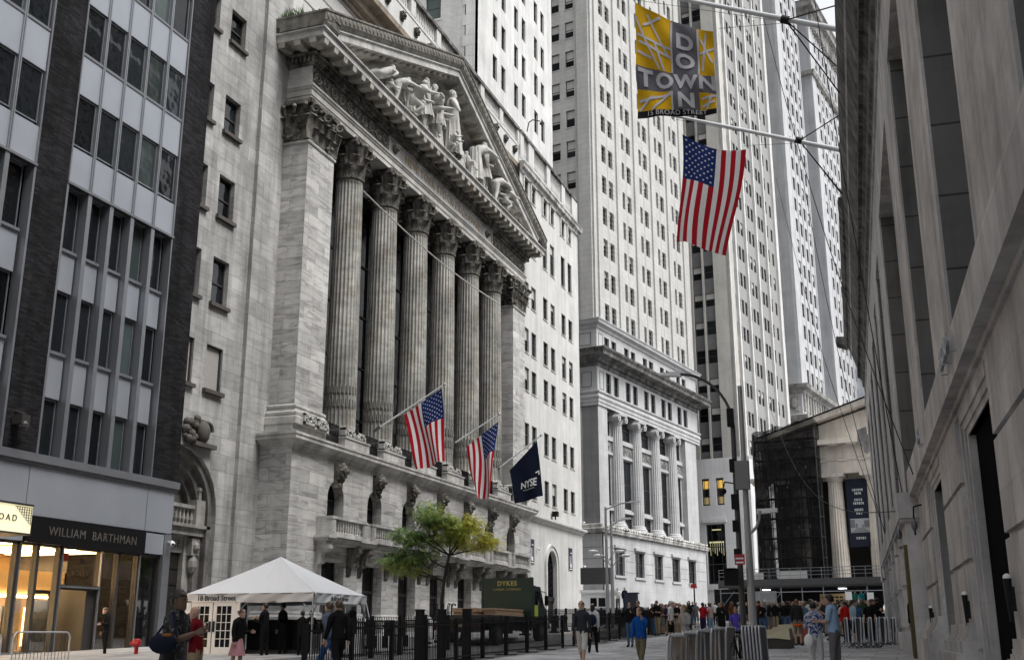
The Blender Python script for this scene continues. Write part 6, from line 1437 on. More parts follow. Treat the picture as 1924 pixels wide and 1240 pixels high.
def hung(tip, low, foot_tip, foot_low, amp, ph, sweepx=.0):
    tip, low, ft, fl2 = map(Vector, (tip, low, foot_tip, foot_low))
    def fn(h, f):
        a = tip.lerp(low, h); b_ = ft.lerp(fl2, h); p = a.lerp(b_, f); w = f ** .6 * amp
        return p + Vector((.25, .97, 0)) * (w * math.sin(h * 9 + ph + f * 2.2)) + Vector((.9, 0, .0)) * (w * .55 * math.sin(h * 6 + 1 + f * 4 + ph)) + Vector((0, 0, -.35 * w * math.cos(h * 9 + ph)))
    return fn
for k, (y, rz_, tx_, tz_, lab) in enumerate(((59.2, 13.55, -25.6, 16.1, 'nearest white flagpole angled out from the portico railing'), (71.0, 14.5, -26.5, 16.55, 'middle white flagpole angled out from the portico railing'), (80.0, 13.95, -26.4, 16.55, 'far white flagpole carrying the dark blue banner'))):
    pole((-30.2, y, rz_), (tx_, y, tz_), .06, .045, lab, mat=MATS['white_paint'])
usflag(hung((-25.75, 59.15, 15.85), (-28.2, 59.15, 14.4), (-25.35, 58.9, 11.5), (-27.1, 59.0, 11.0), .14, .5), 'large national flag hanging from the nearest angled pole before the columns', (-26.5, 59.2, 14), Vector((.25, -.97, 0)))
usflag(hung((-26.55, 70.95, 16.0), (-28.9, 70.95, 14.4), (-27.0, 70.7, 10.9), (-28.0, 70.8, 10.6), .24, 2.2), 'twisted national flag hanging from the middle angled pole before the columns', (-27.5, 71, 14), Vector((.25, -.97, 0)))
fn = hung((-26.7, 79.9, 16.1), (-28.95, 79.9, 13.95), (-26.2, 79.8, 11.9), (-28.45, 79.9, 11.35), .07, .4)
t = thing('company_flag', 'dark navy exchange flag with white NYSE lettering on the far angled pole', 'flag', (-27.5, 80, 13)); vs, fs = cloth_grid(fn, 20, 20); m = MB(); m.add(vs, fs); m.build('cloth', cloth('navy_flag', (.008, .012, .028)), t, 80)
def cloth_text(mb, s, fn, h0, f0, size, nrm, W_, H_, spacing=1.0, bold=0, ang=0, off=.03, rev=True):
    """letters laid on cloth: reading direction runs along -h (tip to the right), down along f"""
    vs, fs = text_mb(s, size, 0, spacing, 'CENTER', bold); bm = bmesh.new()
    bv = [bm.verts.new(v) for v in vs]
    for f in fs:
        try: bm.faces.new([bv[i] for i in f])
        except ValueError: pass
    bmesh.ops.triangulate(bm, faces=bm.faces); bmesh.ops.subdivide_edges(bm, edges=[e for e in bm.edges if e.calc_length() > .12], cuts=3, use_grid_fill=True); bm.verts.index_update()
    ca, sa = math.cos(ang), math.sin(ang); out = []
    for v in bm.verts:
        x_, y_ = v.co.x * ca - v.co.y * sa, v.co.x * sa + v.co.y * ca
        out.append(Vector(fn(h0 + (-x_ if rev else x_) / W_, f0 - y_ / H_)) + nrm * off)
    mb.add(out, [tuple(v.index for v in f.verts) for f in bm.faces]); bm.free()
nS = Vector((.25, -.97, 0)); m = MB(); cloth_text(m, 'NYSE', fn, .45, .66, .85, nS, 3.3, 4.2, bold=.02, ang=-.22, off=.05); cloth_text(m, 'INTERCONTINENTAL', fn, .47, .77, .14, nS, 3.3, 4.2, 1.1, ang=-.2, off=.05)
for q in (((.04, .52), (.16, .52), (.16, .545), (.04, .545)), ((.04, .52), (.075, .52), (.075, .60), (.04, .60))): m.add([Vector(fn(a, c)) + nS * .05 for a, c in q], [(0, 1, 2, 3)])
m.build('lettering', whitep, t)
# two long poles of the right hand building with flag and banner
def q_(u, lat, z): return Vector(rp(lat, u, z))
d1 = thing('flagpole', 'upper long white flagpole with black clamp carrying the yellow banner', 'flagpole', q_(49, 2.2, 29)); m = MB(); m.tube(q_(49, 2.6, 28.8), q_(49, -9.5, 33.7), .155, .085, 14); m.build('pole', steel if 0 else flat('pole_silver', (.62, .63, .64), .35, .3), d1, 60)
m = MB(); m.tube(q_(49, -.85, 30.15), q_(49, -1.2, 30.3), .2, n=12); m.build('clamp', ironm, d1, 60); m = MB(); m.ball(q_(49, -9.5, 33.7), .2); m.build('finial', steel, d1, 60)
d2 = thing('flagpole', 'lower long white flagpole with black clamp carrying the bright national flag', 'flagpole', q_(62, 2.2, 28.5)); m = MB(); m.tube(q_(62, 2.6, 28.35), q_(62, -9.2, 32.75), .155, .085, 14); m.build('pole', MATS['pole_silver'], d2, 60)
m = MB(); m.tube(q_(62, -.85, 29.7), q_(62, -1.2, 29.83), .2, n=12); m.build('clamp', ironm, d2, 60); m = MB(); m.ball(q_(62, -9.2, 32.75), .2); m.build('finial', steel, d2, 60)
for dd_, u, zc in ((d1, 49, 30.2), (d2, 62, 29.75)):
    m = MB()
    for e in ((u - 3, 1.25, 28.8 if u < 55 else 29.6), (u + 4, 1.25, 29.5 if u < 55 else 27.6), (u + 1, 1.2, 26.5)): m.tube(q_(u, -1.0, zc), q_(*e), .035, n=5)
    m.tube(q_(u, -1.0, zc - .15), q_(u, -4.2, zc + .1), .012, n=4); m.tube(q_(u, -1.0, zc - .1), q_(u, -8.2, zc + 2.4), .012, n=4); m.build('guy_wires', ironm, dd_)
bx_ = hung(q_(62, -7.84, 31.1), q_(62, -4.1, 29.6), q_(62, -8.4, 24.3), q_(62, -5.45, 23.0), .16, .2)
def bigfn(h, f):
    p = bx_(h, f); return p + PRv * 0 + Vector((0, 0, -.45 * math.sin(h * math.pi) * (1 - f) ** 2))
PRv = Vector((PR.x, PR.y, 0))
def sway(fn0, amp, k1=3.0): return lambda h, f: fn0(h, f) + Vector((0, 1, 0)) * (amp * math.sin(h * 12 + 1.2 + f * 1.5) * (f ** .5)) + PRv * (.12 * math.sin(f * 5) * (1 - abs(h - .5)))
usflag(sway(bigfn, .18), 'bright national flag hanging high over the street below the yellow banner', q_(62, -6.5, 27), Vector((0, -1, 0)))
# downtown banner
TL, TR, BL, BR = q_(49, -8.28, 32.5), q_(49, -4.47, 30.15), q_(49, -8.35, 26.05), q_(49, -4.5, 25.75)
def bfn(h, f):
    a = TL.lerp(TR, h); b_ = BL.lerp(BR, h); p = a.lerp(b_, f); return p + Vector((0, 1, 0)) * (.10 * math.sin(h * 7 + f * 9) * f ** .3 + .05 * math.sin(h * 17 - f * 13)) + Vector((0, 0, -.25 * math.sin(h * math.pi) * (1 - f)))
bt = thing('street_banner', 'yellow and grey DOWNTOWN street banner hanging from the upper long flagpole', 'banner', q_(49, -6.4, 29)); vs, fs = cloth_grid(bfn, 48, 60); m = MB(); m.add(vs, fs)
def bcol(i, j):
    h, f = (i + .5) / 48, (j + .5) / 60
    if f > .93: return 2
    if .46 < h < .80 or .555 < f < .745: return 1
    return 0
m.mi = [bcol(i, j) for j in range(60) for i in range(48)]
m.build('cloth', [cloth('banner_yellow', (.62, .36, .012)), cloth('banner_grey', (.14, .135, .15)), cloth('banner_black', (.012, .012, .014))], bt, 80)
nB = Vector((0, -1, 0)); lt = MB()
Wd, Hd = 4.1, 5.6
for s_, h, f in (('D', .63, .21), ('O', .63, .42), ('W', .63, .645), ('N', .63, .845), ('T', .12, .655), ('O', .36, .655), ('N', .90, .645)): cloth_text(lt, s_, bfn, h, f, 1.25 if s_ in 'DON' and h == .63 and f < .6 else 1.15, nB, Wd, Hd, bold=.045, off=.05, rev=False)
cloth_text(lt, '15 BROAD STREET', bfn, .5, .966, .36, nB, Wd, Hd, 1.05, off=.05, rev=False); lt.build('lettering', cloth('banner_letter', (.50, .49, .51)), bt)
st_ = MB()
def strip(h0, f0, h1, f1, w=.012):
    n = 12; d = Vector((h1 - h0, f1 - f0)).normalized(); pv = Vector((-d.y, d.x)) * w; rows = []
    for k in range(n + 1):
        h = h0 + (h1 - h0) * k / n; f = f0 + (f1 - f0) * k / n; rows.append((Vector(bfn(h + pv.x, f + pv.y)) + nB * .035, Vector(bfn(h - pv.x, f - pv.y)) + nB * .035))
    for k in range(n): st_.quad(rows[k][0], rows[k][1], rows[k + 1][1], rows[k + 1][0])
for a in ((0, .12, .3, .54), (.04, .33, .45, .40), (.02, .27, .45, .32), (.1, .17, .33, .03), (.15, .05, .42, .4), (.25, .3, .36, .55), (.02, .42, .2, .46), (.03, .85, .45, .78), (.2, .93, .44, .76), (.03, .93, .2, .80), (.83, .12, .98, .4), (.82, .3, 1, .2), (.9, .04, .85, .5), (.82, .82, 1, .77), (.82, .9, .98, .84), (.95, .76, .88, .93), (.8, .02, .8, .55), (.47, .02, .455, .55), (.455, .75, .455, .94)): strip(*a)
st_.build('street_map_lines', MATS['banner_letter'], bt)
# overhead wires
wires = [(q_(49, -2.0, 30.4), q_(30, 1.7, 5.6), 1.5), (q_(62, -1.2, 29.5), q_(52, 1.6, 5.6), 2), (q_(40, -.2, 34), q_(33.5, 1.6, 5.0), 1.5), (q_(92, -5.5, 20), q_(33, 1.6, 5.0), 3.0), (q_(75, -3, 33), q_(50, 1.6, 5.5), 2)]
for k, (a, b_, sag) in enumerate(wires):
    pts = [a.lerp(b_, i / 16) - Vector((0, 0, sag * math.sin(math.pi * i / 16))) for i in range(17)]; m = MB(); m.path(pts, .016, 4)
    solo(m, 'overhead_wire', ironm, ('thin overhead cable from the upper flagpole clamp down to the lamp bracket', 'thin overhead cable from the lower flagpole to the lower granite block', 'thin overhead cable entering from the top of the picture to the block step', 'sagging cable crossing in front of the temple columns', 'thin overhead cable passing before the pale tower')[k], 'cable', a)
# ================================================================ TENT
tn = thing('entrance_tent', 'white pyramid canopy tent with clear walls and 18 Broad Street on its valance', 'tent', (-21.5, 35.2, .95)); X0, X1, Y0, Y1 = -24.05, -19.0, 33.3, 37.1
wf, n, l, bs = newmat('tent_fabric'); bs.inputs['Base Color'].default_value = (.58, .59, .61, 1); bs.inputs['Roughness'].default_value = .6
m = MB(); A = Vector((-21.5, 35.2, 4.36)); cor = [Vector(p) for p in ((X0, Y0, 3.02), (X1, Y0, 3.02), (X1, Y1, 3.02), (X0, Y1, 3.02))]; N_ = 14
for k in range(4):
    a, b_ = cor[k], cor[(k + 1) % 4]; rows = []
    for j in range(N_ + 1):
        t = j / N_; row = []
        for i in range(N_ + 1):
            s = i / N_; p = a.lerp(b_, s).lerp(A, t); p.z -= .10 * math.sin(math.pi * t) * (1 - .6 * abs(2 * s - 1)) - .008 * math.sin(s * 30 + t * 5) * (1 - t); row.append(p)
        rows.append(row)
    for j in range(N_):
        for i in range(N_): m.quad(rows[j][i], rows[j][i + 1], rows[j + 1][i + 1], rows[j + 1][i])
m.build('canopy', wf, tn, 50); m = MB()
for k in range(4):
    a, b_ = cor[k], cor[(k + 1) % 4]; o_ = (b_ - a).normalized().cross(Vector((0, 0, 1))); nn = 60; vs = []
    for j in range(5):
        for i in range(nn + 1):
            s = i / nn; p = a.lerp(b_, s); zz = .31 * j / 4; vs.append(p + o_ * (.02 + .045 * math.sin(s * 14 + k * 2 + j * .5) * j / 4 + .02 * math.sin(s * 37 + j)) - Vector((0, 0, zz * (1 + .04 * math.sin(s * 12)))))
    m.add(vs, [(j * (nn + 1) + i, j * (nn + 1) + i + 1, (j + 1) * (nn + 1) + i + 1, (j + 1) * (nn + 1) + i) for j in range(4) for i in range(nn)])
va = m.build('valance', wf, tn, 50)
tx = MB(); FTt = Face(0, Y0 - .09, (1, 0), (0, -1)); put_text(tx, '18 Broad Street', .24, FTt.T(-22.75, 2.86), .01, bold=.006); FTe = east(X1 + .1); put_text(tx, '18 Broad Street', .2, FTe.T(34.9, 2.84), .01, bold=.004); tx.build('lettering', flat('print_black', (.03, .03, .03), .7), va)
m = MB()
for x_, y_ in ((X0 + .05, Y0 + .05), (X1 - .05, Y0 + .05), (X1 - .05, Y1 - .05), (X0 + .05, Y1 - .05), (-22.0, Y0 + .05), (X1 - .05, 35.6)): m.tube((x_, y_, .9), (x_, y_, 3.0), .035, n=8)
m.parts('pole', whitep, tn); m = MB()
for a, b_ in (((X1 - .05, Y0, 2.3), (X1 - .6, Y0 + .05, 2.9)), ((X1 - .05, Y0, 2.3), (X1 - .05, Y0 + .6, 2.9)), ((X0, Y0, 2.3), (X0 + .6, Y0, 2.9)), ((-22, Y0, 2.3), (-21.4, Y0, 2.9)), ((X0, Y0, 3.0), (X1, Y0, 3.0)), ((X1, Y0, 3.0), (X1, Y1, 3.0)), ((X1, Y1, 2.3), (X1, Y1 - .6, 2.9))): m.tube(a, b_, .025, n=6)
m.build('brace', steel, tn)
clr = clear_glass('tent_vinyl', .93, (.62, .63, .65)); m = MB()
m.quad((-21.9, Y0 + .02, .95), (X1, Y0 + .02, .95), (X1, Y0 + .02, 2.75), (-21.9, Y0 + .02, 2.75)); m.quad((X1 - .02, Y0, .95), (X1 - .02, Y1, .95), (X1 - .02, Y1, 2.75), (X1 - .02, Y0, 2.75)); m.build('clear_wall', clr, tn)
m = MB(); m.tube((X1 - .1, 34.9, 2.8), (-18.3, 34.6, 1.0), .02, n=5); m.tube((X1 + .0, Y1, 2.8), (X1 + .3, Y1 + .4, 1.0), .02, n=5); m.build('tie_rope', whitep, tn)
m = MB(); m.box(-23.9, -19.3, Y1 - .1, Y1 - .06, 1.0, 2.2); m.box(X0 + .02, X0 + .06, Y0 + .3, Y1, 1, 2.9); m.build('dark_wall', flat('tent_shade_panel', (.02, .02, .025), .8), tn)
m = MB(); m.box(X1 - .3, X1 - .26, 35.6, 36.9, 1.2, 2.72); m.build('navy_curtain', flat('navy_curtain', (.012, .012, .03), .8), tn)
dw = thing('double_door', 'white double door with glazed panels standing under the tent valance', 'door', (-22.9, Y0, .95)); FD = Face(0, Y0 - .0, (1, 0), (0, -1))
for x_ in (-23.75, -22.86):
    m = MB(); m.fbox(FD, x_, x_ + .13, .95, 2.72, 0, .05); m.fbox(FD, x_ + .72, x_ + .85, .95, 2.72, 0, .05); m.fbox(FD, x_ + .13, x_ + .72, .95, 1.25, 0, .05); m.fbox(FD, x_ + .13, x_ + .72, 2.6, 2.72, 0, .05)
    for k in (1, 2): m.fbox(FD, x_ + .13 + .59 * k / 3 - .012, x_ + .13 + .59 * k / 3 + .012, 1.25, 2.6, .01, .045)
    for k in range(1, 5): m.fbox(FD, x_ + .13, x_ + .72, 1.25 + 1.35 * k / 5 - .012, 1.25 + 1.35 * k / 5 + .012, .01, .045)
    lf = m.build('door_leaf', whitep, dw); m = MB(); m.fbox(FD, x_ + .13, x_ + .72, 1.25, 2.6, .015, .025); m.build('pane', glassd, lf)
m = MB(); m.fbox(FD, -24.0, -23.77, .95, 2.78, -.02, .06); m.fbox(FD, -22.0, -21.8, .95, 2.78, -.02, .06); m.fbox(FD, -24.0, -21.8, 2.73, 2.8, -.02, .06); m.build('door_frame', whitep, dw)
m = MB(); m.fbox(FD, -22.99, -22.93, 1.75, 2.1, .05, .1); m.fbox(FD, -22.83, -22.77, 1.75, 2.1, .05, .1); m.build('handle', black, dw)
m = MB(); m.fbox(FD, -23.4, -23.1, 1.85, 2.1, .04, .05); o = m.build('notice', black, dw)
m = MB(); [m.fbox(FD, -23.38, -23.14 + .03 * (k % 2), 1.88 + .04 * k, 1.9 + .04 * k, .05, .055) for k in range(5)]; m.build('notice_writing', whitep, o)
for x_, y_, s_, lab in ((-18.6, 34.5, 1.0, 'white concrete ballast block at the tent corner with the rope'), (-17.95, 36.6, .8, 'white box with dark slots beside the tent pole'), (-17.8, 38.0, .7, 'smaller white ballast box farther along the fence')):
    m = MB(); z = G(0, y_) + .13; m.box(x_ - .55 * s_, x_ + .55 * s_, y_ - .4, y_ + .4, z, z + .62 * s_); m.k = 1
    if s_ < 1: m.box(x_ - .3, x_ - .12, y_ - .42, y_ - .4, z + .1, z + .5); m.box(x_ + .1, x_ + .3, y_ - .42, y_ - .4, z + .1, z + .5)
    solo(m, 'ballast_block', [whitep, black], lab, 'block', (x_, y_, z))
# ================================================================ STREET POLES
def slug(t): return t
lp = thing('street_light', 'tall black street light with long curved arm and many boxes at the street crossing', 'street light', (-4.75, 31.2, G(0, 31.2)))
bx0, by0 = px2g(1398, 30); zg = G(0, by0); m = MB(); m.tube((bx0, by0, zg), (bx0, by0, 7.2), .085, .065, 12); m.build('pole', flat('dark_pole_paint', (.07, .072, .075), .45, .2, nz=.25), lp, 60)
ax_, ay_ = px2g(1385, 30); arm = []
for k in range(13):
    t = k / 12; a = t * math.pi / 2; px_ = 1400 - 105 * (1 - math.cos(a)) * .95; pz = 7.1 + 1.55 * math.sin(a); x_, y_ = px2g(px_, 30); arm.append((x_, y_, pz))
m = MB(); m.path(arm, .04, 8); m.build('arm', MATS['dark_pole_paint'], lp, 60); m = MB(); x1_, y1_ = px2g(1300, 30); x2_, y2_ = px2g(1258, 30)
m.hexa([(x1_, y1_ - .1, 8.58), (x2_, y2_ - .12, 8.60), (x2_, y2_ + .12, 8.60), (x1_, y1_ + .1, 8.58), (x1_, y1_ - .06, 8.72), (x2_, y2_ - .08, 8.68), (x2_, y2_ + .08, 8.68), (x1_, y1_ + .06, 8.72)]); m.build('lamp_head', whitep, lp)
for z, w, h in ((7.15, .12, .5), (5.9, .1, .35), (4.9, .11, .4), (4.3, .1, .3), (3.6, .11, .25)): m = MB(); m.box(bx0 - .12, bx0 - .12 + w * 1.5, by0 - .2, by0 - .05, z, z + h); m.build('control_box', black, lp)
m = MB(); m.path([(bx0, by0, 5.6), (bx0 - .3, by0 - .05, 5.65), (bx0 - .33, by0 - .05, 5.5)], .02, 6); m.ball((bx0 - .34, by0 - .05, 5.4), .09, 8); m.build('camera', ironm, lp, 50)
l2 = thing('street_light', 'shorter grey street light with white cobra head beside the tall black one', 'street light', (*px2g(1416, 29.5), G(0, 31)))
gx, gy = px2g(1416, 29.5); m = MB(); m.tube((gx, gy, G(0, gy)), (gx, gy, 4.6), .125, .08, 12); m.tube((gx, gy, 4.6), (gx, gy, 8.2), .08, .06, 12); m.build('pole', flat('grey_pole_paint', (.36, .36, .365), .4, .2, nz=.2), l2, 60)
m = MB(); c0 = px2g(1413, 29.5); m.path([(c0[0], c0[1], 4.2)] + [(px2g(1413 + 30 * math.sin(t), 29.5)[0], c0[1], 4.2 + .6 * (1 - math.cos(t)) * 1.0) for t in (.4, .8, 1.2, 1.57)], .04, 8); m.build('arm', MATS['grey_pole_paint'], l2, 60)
m = MB(); e0 = px2g(1436, 29.5); e1 = px2g(1476, 29.5); m.hexa([(e0[0], e0[1] - .1, 4.72), (e1[0], e1[1] - .1, 4.78), (e1[0], e1[1] + .1, 4.78), (e0[0], e0[1] + .1, 4.72), (e0[0], e0[1] - .05, 4.86), (e1[0], e1[1] - .08, 4.88), (e1[0], e1[1] + .08, 4.88), (e0[0], e0[1] + .05, 4.86)]); m.build('lamp_head', whitep, l2)
m = MB(); bxx, byy = px2g(1403, 29.3); m.box(bxx - .06, bxx + .3, byy - .1, byy + .1, 5.35, 6.1); m.build('cabinet', flat('grey_cabinet', (.2, .2, .2), .5), l2)
m = MB(); m.box(bxx - .16, bxx + .1, byy - .3, byy - .28, 3.38, 3.65); o = m.build('red_sign', flat('sign_red', (.4, .02, .03), .5), l2); m = MB(); [m.box(bxx - .13, bxx + .07, byy - .31, byy - .3, z, z + .04) for z in (3.42, 3.52)]; m.build('writing', whitep, o)
ts = thing('traffic_signal', 'black signal box with hooded face on the light pole above the crowd', 'traffic signal', (*px2g(1385, 29.6), 2.9)); sx_, sy_ = px2g(1385, 29.6); m = MB(); m.box(sx_ - .24, sx_ + .12, sy_ - .12, sy_ + .12, 2.88, 3.32); m.build('housing', black, ts); m = MB(); m.box(sx_ - .2, sx_ + .08, sy_ - .22, sy_ - .12, 3.3, 3.32); m.build('hood', black, ts)
for px_, D_, lab, hh, am in ((1143, 74, 'thin grey street light with one short arm beside the guard booth', 9.9, 62), (1153, 78, 'second thin grey street light just behind the first by the guard booth', 9.2, 33)):
    x_, y_ = px2g(px_, D_); t = thing('street_light', lab, 'street light', (x_, y_, G(0, y_))); m = MB(); m.tube((x_, y_, G(0, y_)), (x_, y_, hh), .13, .08, 10); m.build('pole', MATS['grey_pole_paint'], t, 60)
    x2_, y2_ = px2g(px_ + am, D_); m = MB(); m.path([(x_, y_, hh - .15), (x_ * .5 + x2_ * .5, y_ * .5 + y2_ * .5, hh + .25), (x2_, y2_, hh + .35)], .05, 8); m.build('arm', MATS['grey_pole_paint'], t, 60)
    m = MB(); m.box(x2_ - .5, x2_ + .2, y2_ - .12, y2_ + .12, hh + .3, hh + .42); m.build('lamp_head', whitep, t)
    for s_ in (-1, 1):
        x3, y3 = px2g(px_ + s_ * 26, D_); m = MB(); m.path([(x_, y_, 6.2), (x_ * .4 + x3 * .6, y_ * .4 + y3 * .6, 7.0), (x3, y3, 7.05)], .035, 6); m.build('side_arm', MATS['grey_pole_paint'], t, 60); m = MB(); m.ball((x3, y3, 7.0), .28, 8, 1.3, 1, .4); m.build('side_lamp', whitep, t, 60)
sx_, sy_ = px2g(1308, 105); t = thing('street_sign', 'slim black sign post with small red plate before the bank wall', 'sign', (sx_, sy_, G(0, sy_))); m = MB(); m.tube((sx_, sy_, G(0, sy_)), (sx_, sy_, 8.3), .07, n=8); m.build('post', black, t); m = MB(); m.box(sx_ - .3, sx_ + .25, sy_ - .06, sy_ - .03, 5.9, 6.3); m.build('plate', MATS['sign_red'], t)
# guard booth
bxg, byg = px2g(1133, 96); t = thing('guard_booth', 'small white guard booth with two dark windows at the corner of the annex', 'booth', (bxg, byg, G(0, byg))); zg = G(0, byg)
m = MB(); m.box(bxg - 1.5, bxg + 1.4, byg - 1.2, byg + 1.2, zg, 5.1); m.box(bxg - 1.6, bxg + 1.5, byg - 1.3, byg + 1.3, 5.1, 5.35); m.build('cabin', whitep, t)
m = MB(); m.box(bxg - .7, bxg - .15, byg - 1.22, byg - 1.2, 4.0, 4.7); m.box(bxg - .0, bxg + .6, byg - 1.22, byg - 1.2, 4.0, 4.7); m.box(bxg + 1.4, bxg + 1.42, byg - .9, byg - .3, zg, 4.6); m.parts('window', glassd, t)
m = MB(); x0_, y0_ = px2g(1085, 98); x1_, y1_ = px2g(1155, 99.5); m.box(x0_, x1_, byg + 2.4, byg + 3.4, 6.0, 7.4); solo(m, 'dark_canopy', flat('canopy_dark', (.03, .03, .032), .5), 'dark rectangular awning on the corner above the white guard booth', 'awning', (x0_, byg + 3, 6))
# hydrants
def hydrant(x, y, mat, lab, tall):
    t = thing('standpipe', lab, 'hydrant', (x, y, G(0, y) + .12)); z = G(0, y) + .12; m = MB(); m.tube((x, y, z), (x, y, z + tall), .07, n=10); m.build('pipe', mat, t, 50)
    m = MB(); m.lathe((x, y, z + tall), [(.1, 0), (.14, .03), (.14, .2), (.1, .26)], 10); m.tube((x - .16, y - .1, z + tall + .1), (x + .16, y - .1, z + tall + .1), .07, n=8); m.build('head', mat, t, 50)
hydrant(*px2g(258, 39.5), flat('hydrant_red', (.35, .01, .015), .4), 'red standpipe in front of the shop window corner', .26); hx, hy = px2g(1704, 40); hydrant(hx, hy, bronze, 'brass and yellow standpipe at the foot of the granite wall', .12)
m = MB(); m.box(hx - .3, hx + .2, hy - .5, hy - .3, G(0, hy) + .1, G(0, hy) + .22); solo(m, 'yellow_kerb_marker', flat('safety_yellow', (.6, .42, .02), .5), 'short yellow marker bar on the pavement below the brass standpipe', 'marker', (hx, hy, 1.1))
# ================================================================ TREE
tx0, ty0 = -21.6, 50.2; tz0 = G(0, ty0) + .13
tree = thing('honey_locust_tree', 'slender young street tree with feathery leaves turning from green to yellow', 'tree', (tx0, ty0, tz0))
nodes = []; m = MB(); tr2 = random.Random(11)
def branch(a, d, L_, r, lvl, out):
    p = Vector(a); pts = [p.copy()]; n = 5
    for k in range(n):
        d = (d + Vector((tr2.uniform(-.18, .18), tr2.uniform(-.18, .18), tr2.uniform(-.06, .14)))).normalized(); p = p + d * (L_ / n); pts.append(p.copy())
        if lvl < 2 and k >= 1:
            for _ in range(2 if lvl else 1):
                sd_ = Vector((tr2.uniform(-1, 1), tr2.uniform(-1, 1), tr2.uniform(-.05, .4))).normalized(); branch(p, (d * .5 + sd_ * .85).normalized(), L_ * .5, r * .5, lvl + 1, out)
        if lvl >= 1 and k >= 2: out.append(p.copy())
    m.path(pts, [r * (1 - .75 * k / n) for k in range(n + 1)], 6 if lvl else 8)
tips = []
trunk = [Vector((tx0, ty0, tz0)), Vector((tx0 - .05, ty0, tz0 + 1.8)), Vector((tx0 + .05, ty0, tz0 + 2.7)), Vector((tx0 + .15, ty0, tz0 + 3.3)), Vector((tx0 + .3, ty0, tz0 + 3.9))]
m.path(trunk, [.11, .085, .075, .07, .06], 9)
ux = Vector((.93, .36, 0))      # across the picture
for base, dr_, L_ in ((trunk[4], ux * -1.1 + Vector((0, 0, .42)), 2.3), (trunk[4], ux * .95 + Vector((0, 0, .25)), 1.75), (trunk[4], Vector((.1, -.3, 1)), 1.25), (trunk[4], ux * -.6 + Vector((0, -.4, .6)), 1.8), (trunk[4], ux * .7 + Vector((0, .6, .6)), 1.5), (trunk[3], ux * -.8 + Vector((-.1, -.3, .5)), 1.9),
                     (trunk[2], ux * -1 + Vector((0, 0, .15)), 2.1), (trunk[2], ux * -.9 + Vector((0, -.5, .35)), 2.2), (trunk[4], ux * .5 + Vector((0, -.6, .5)), 1.5)):
    branch(base, dr_.normalized(), L_, .045, 0, tips)
m.build('trunk', flat('bark', (.035, .028, .022), .9, nz=.4, nscale=8), tree, 60)
leafm = []
for nm, c in (('leaf_green', (.20, .31, .10)), ('leaf_lime', (.40, .46, .10)), ('leaf_yellow', (.60, .54, .08)), ('leaf_dark', (.12, .20, .08)), ('leaf_rust', (.38, .30, .07))):
    mt, n, l, bs = newmat(nm); bs.inputs['Base Color'].default_value = c4(c); bs.inputs['Roughness'].default_value = .6; bs.inputs['Transmission Weight'].default_value = 0
    tl = n.new('ShaderNodeBsdfTranslucent'); tl.inputs[0].default_value = c4(c); mxs = n.new('ShaderNodeMixShader'); mxs.inputs[0].default_value = .35; l.new(bs.outputs[0], mxs.inputs[1]); l.new(tl.outputs[0], mxs.inputs[2]); l.new(mxs.outputs[0], n['Material Output'].inputs[0]); leafm.append(mt)
lf = MB(); cz_ = tz0 + 5
for p in tips:
    s_ = (p - trunk[3]).dot(ux)
    for _ in range(5):
        q = p + Vector((tr2.gauss(0, .2), tr2.gauss(0, .2), tr2.gauss(0, .13))); ax2 = Vector((tr2.uniform(-1, 1), tr2.uniform(-1, 1), tr2.uniform(-.9, .1))).normalized(); sdv = ax2.cross(Vector((0, 0, 1))).normalized()
        w = (s_ + 1.3) / 3.4 + tr2.uniform(-.4, .35); low = p.z < tz0 + 3.7
        lf.k = (4 if tr2.random() < .5 else 1) if (low and tr2.random() < .5) else (2 if w > .75 else 1 if w > .25 else (3 if tr2.random() < .12 else 0))
        L_ = tr2.uniform(.22, .36)
        for k in range(7):          # compound leaf: paired leaflets along a stalk
            a = q + ax2 * L_ * (k + .5) / 7
            for sg_ in (-1, 1):
                e = a + (sdv * sg_ * .085 + ax2 * .025 + Vector((0, 0, -.018))); lf.add([a, (a + e) / 2 + ax2 * .017, e, (a + e) / 2 - ax2 * .017], [(0, 1, 2, 3)])
lf.build('crown', leafm, tree)
gd = thing('tree_guard', 'black iron tree guard with curled tops around the young tree', 'tree guard', (tx0, ty0, tz0)); m = MB()
for k in range(10):
    a = k * math.pi / 5; x_, y_ = tx0 + .45 * math.cos(a), ty0 + .45 * math.sin(a); m.path([(x_, y_, tz0), (x_, y_, tz0 + 1.45), (tx0 + .52 * math.cos(a), ty0 + .52 * math.sin(a), tz0 + 1.62), (tx0 + .62 * math.cos(a), ty0 + .62 * math.sin(a), tz0 + 1.62), (tx0 + .64 * math.cos(a), ty0 + .64 * math.sin(a), tz0 + 1.52)], .022, 6)
m.parts('bar', ironm, gd, per=4); m = MB()
for z in (.15, 1.0, 1.2):
    for k in range(10): a, b_ = k * math.pi / 5, (k + 1) * math.pi / 5; m.tube((tx0 + .45 * math.cos(a), ty0 + .45 * math.sin(a), tz0 + z), (tx0 + .45 * math.cos(b_), ty0 + .45 * math.sin(b_), tz0 + z), .018, n=5)
m.build('ring', ironm, gd)
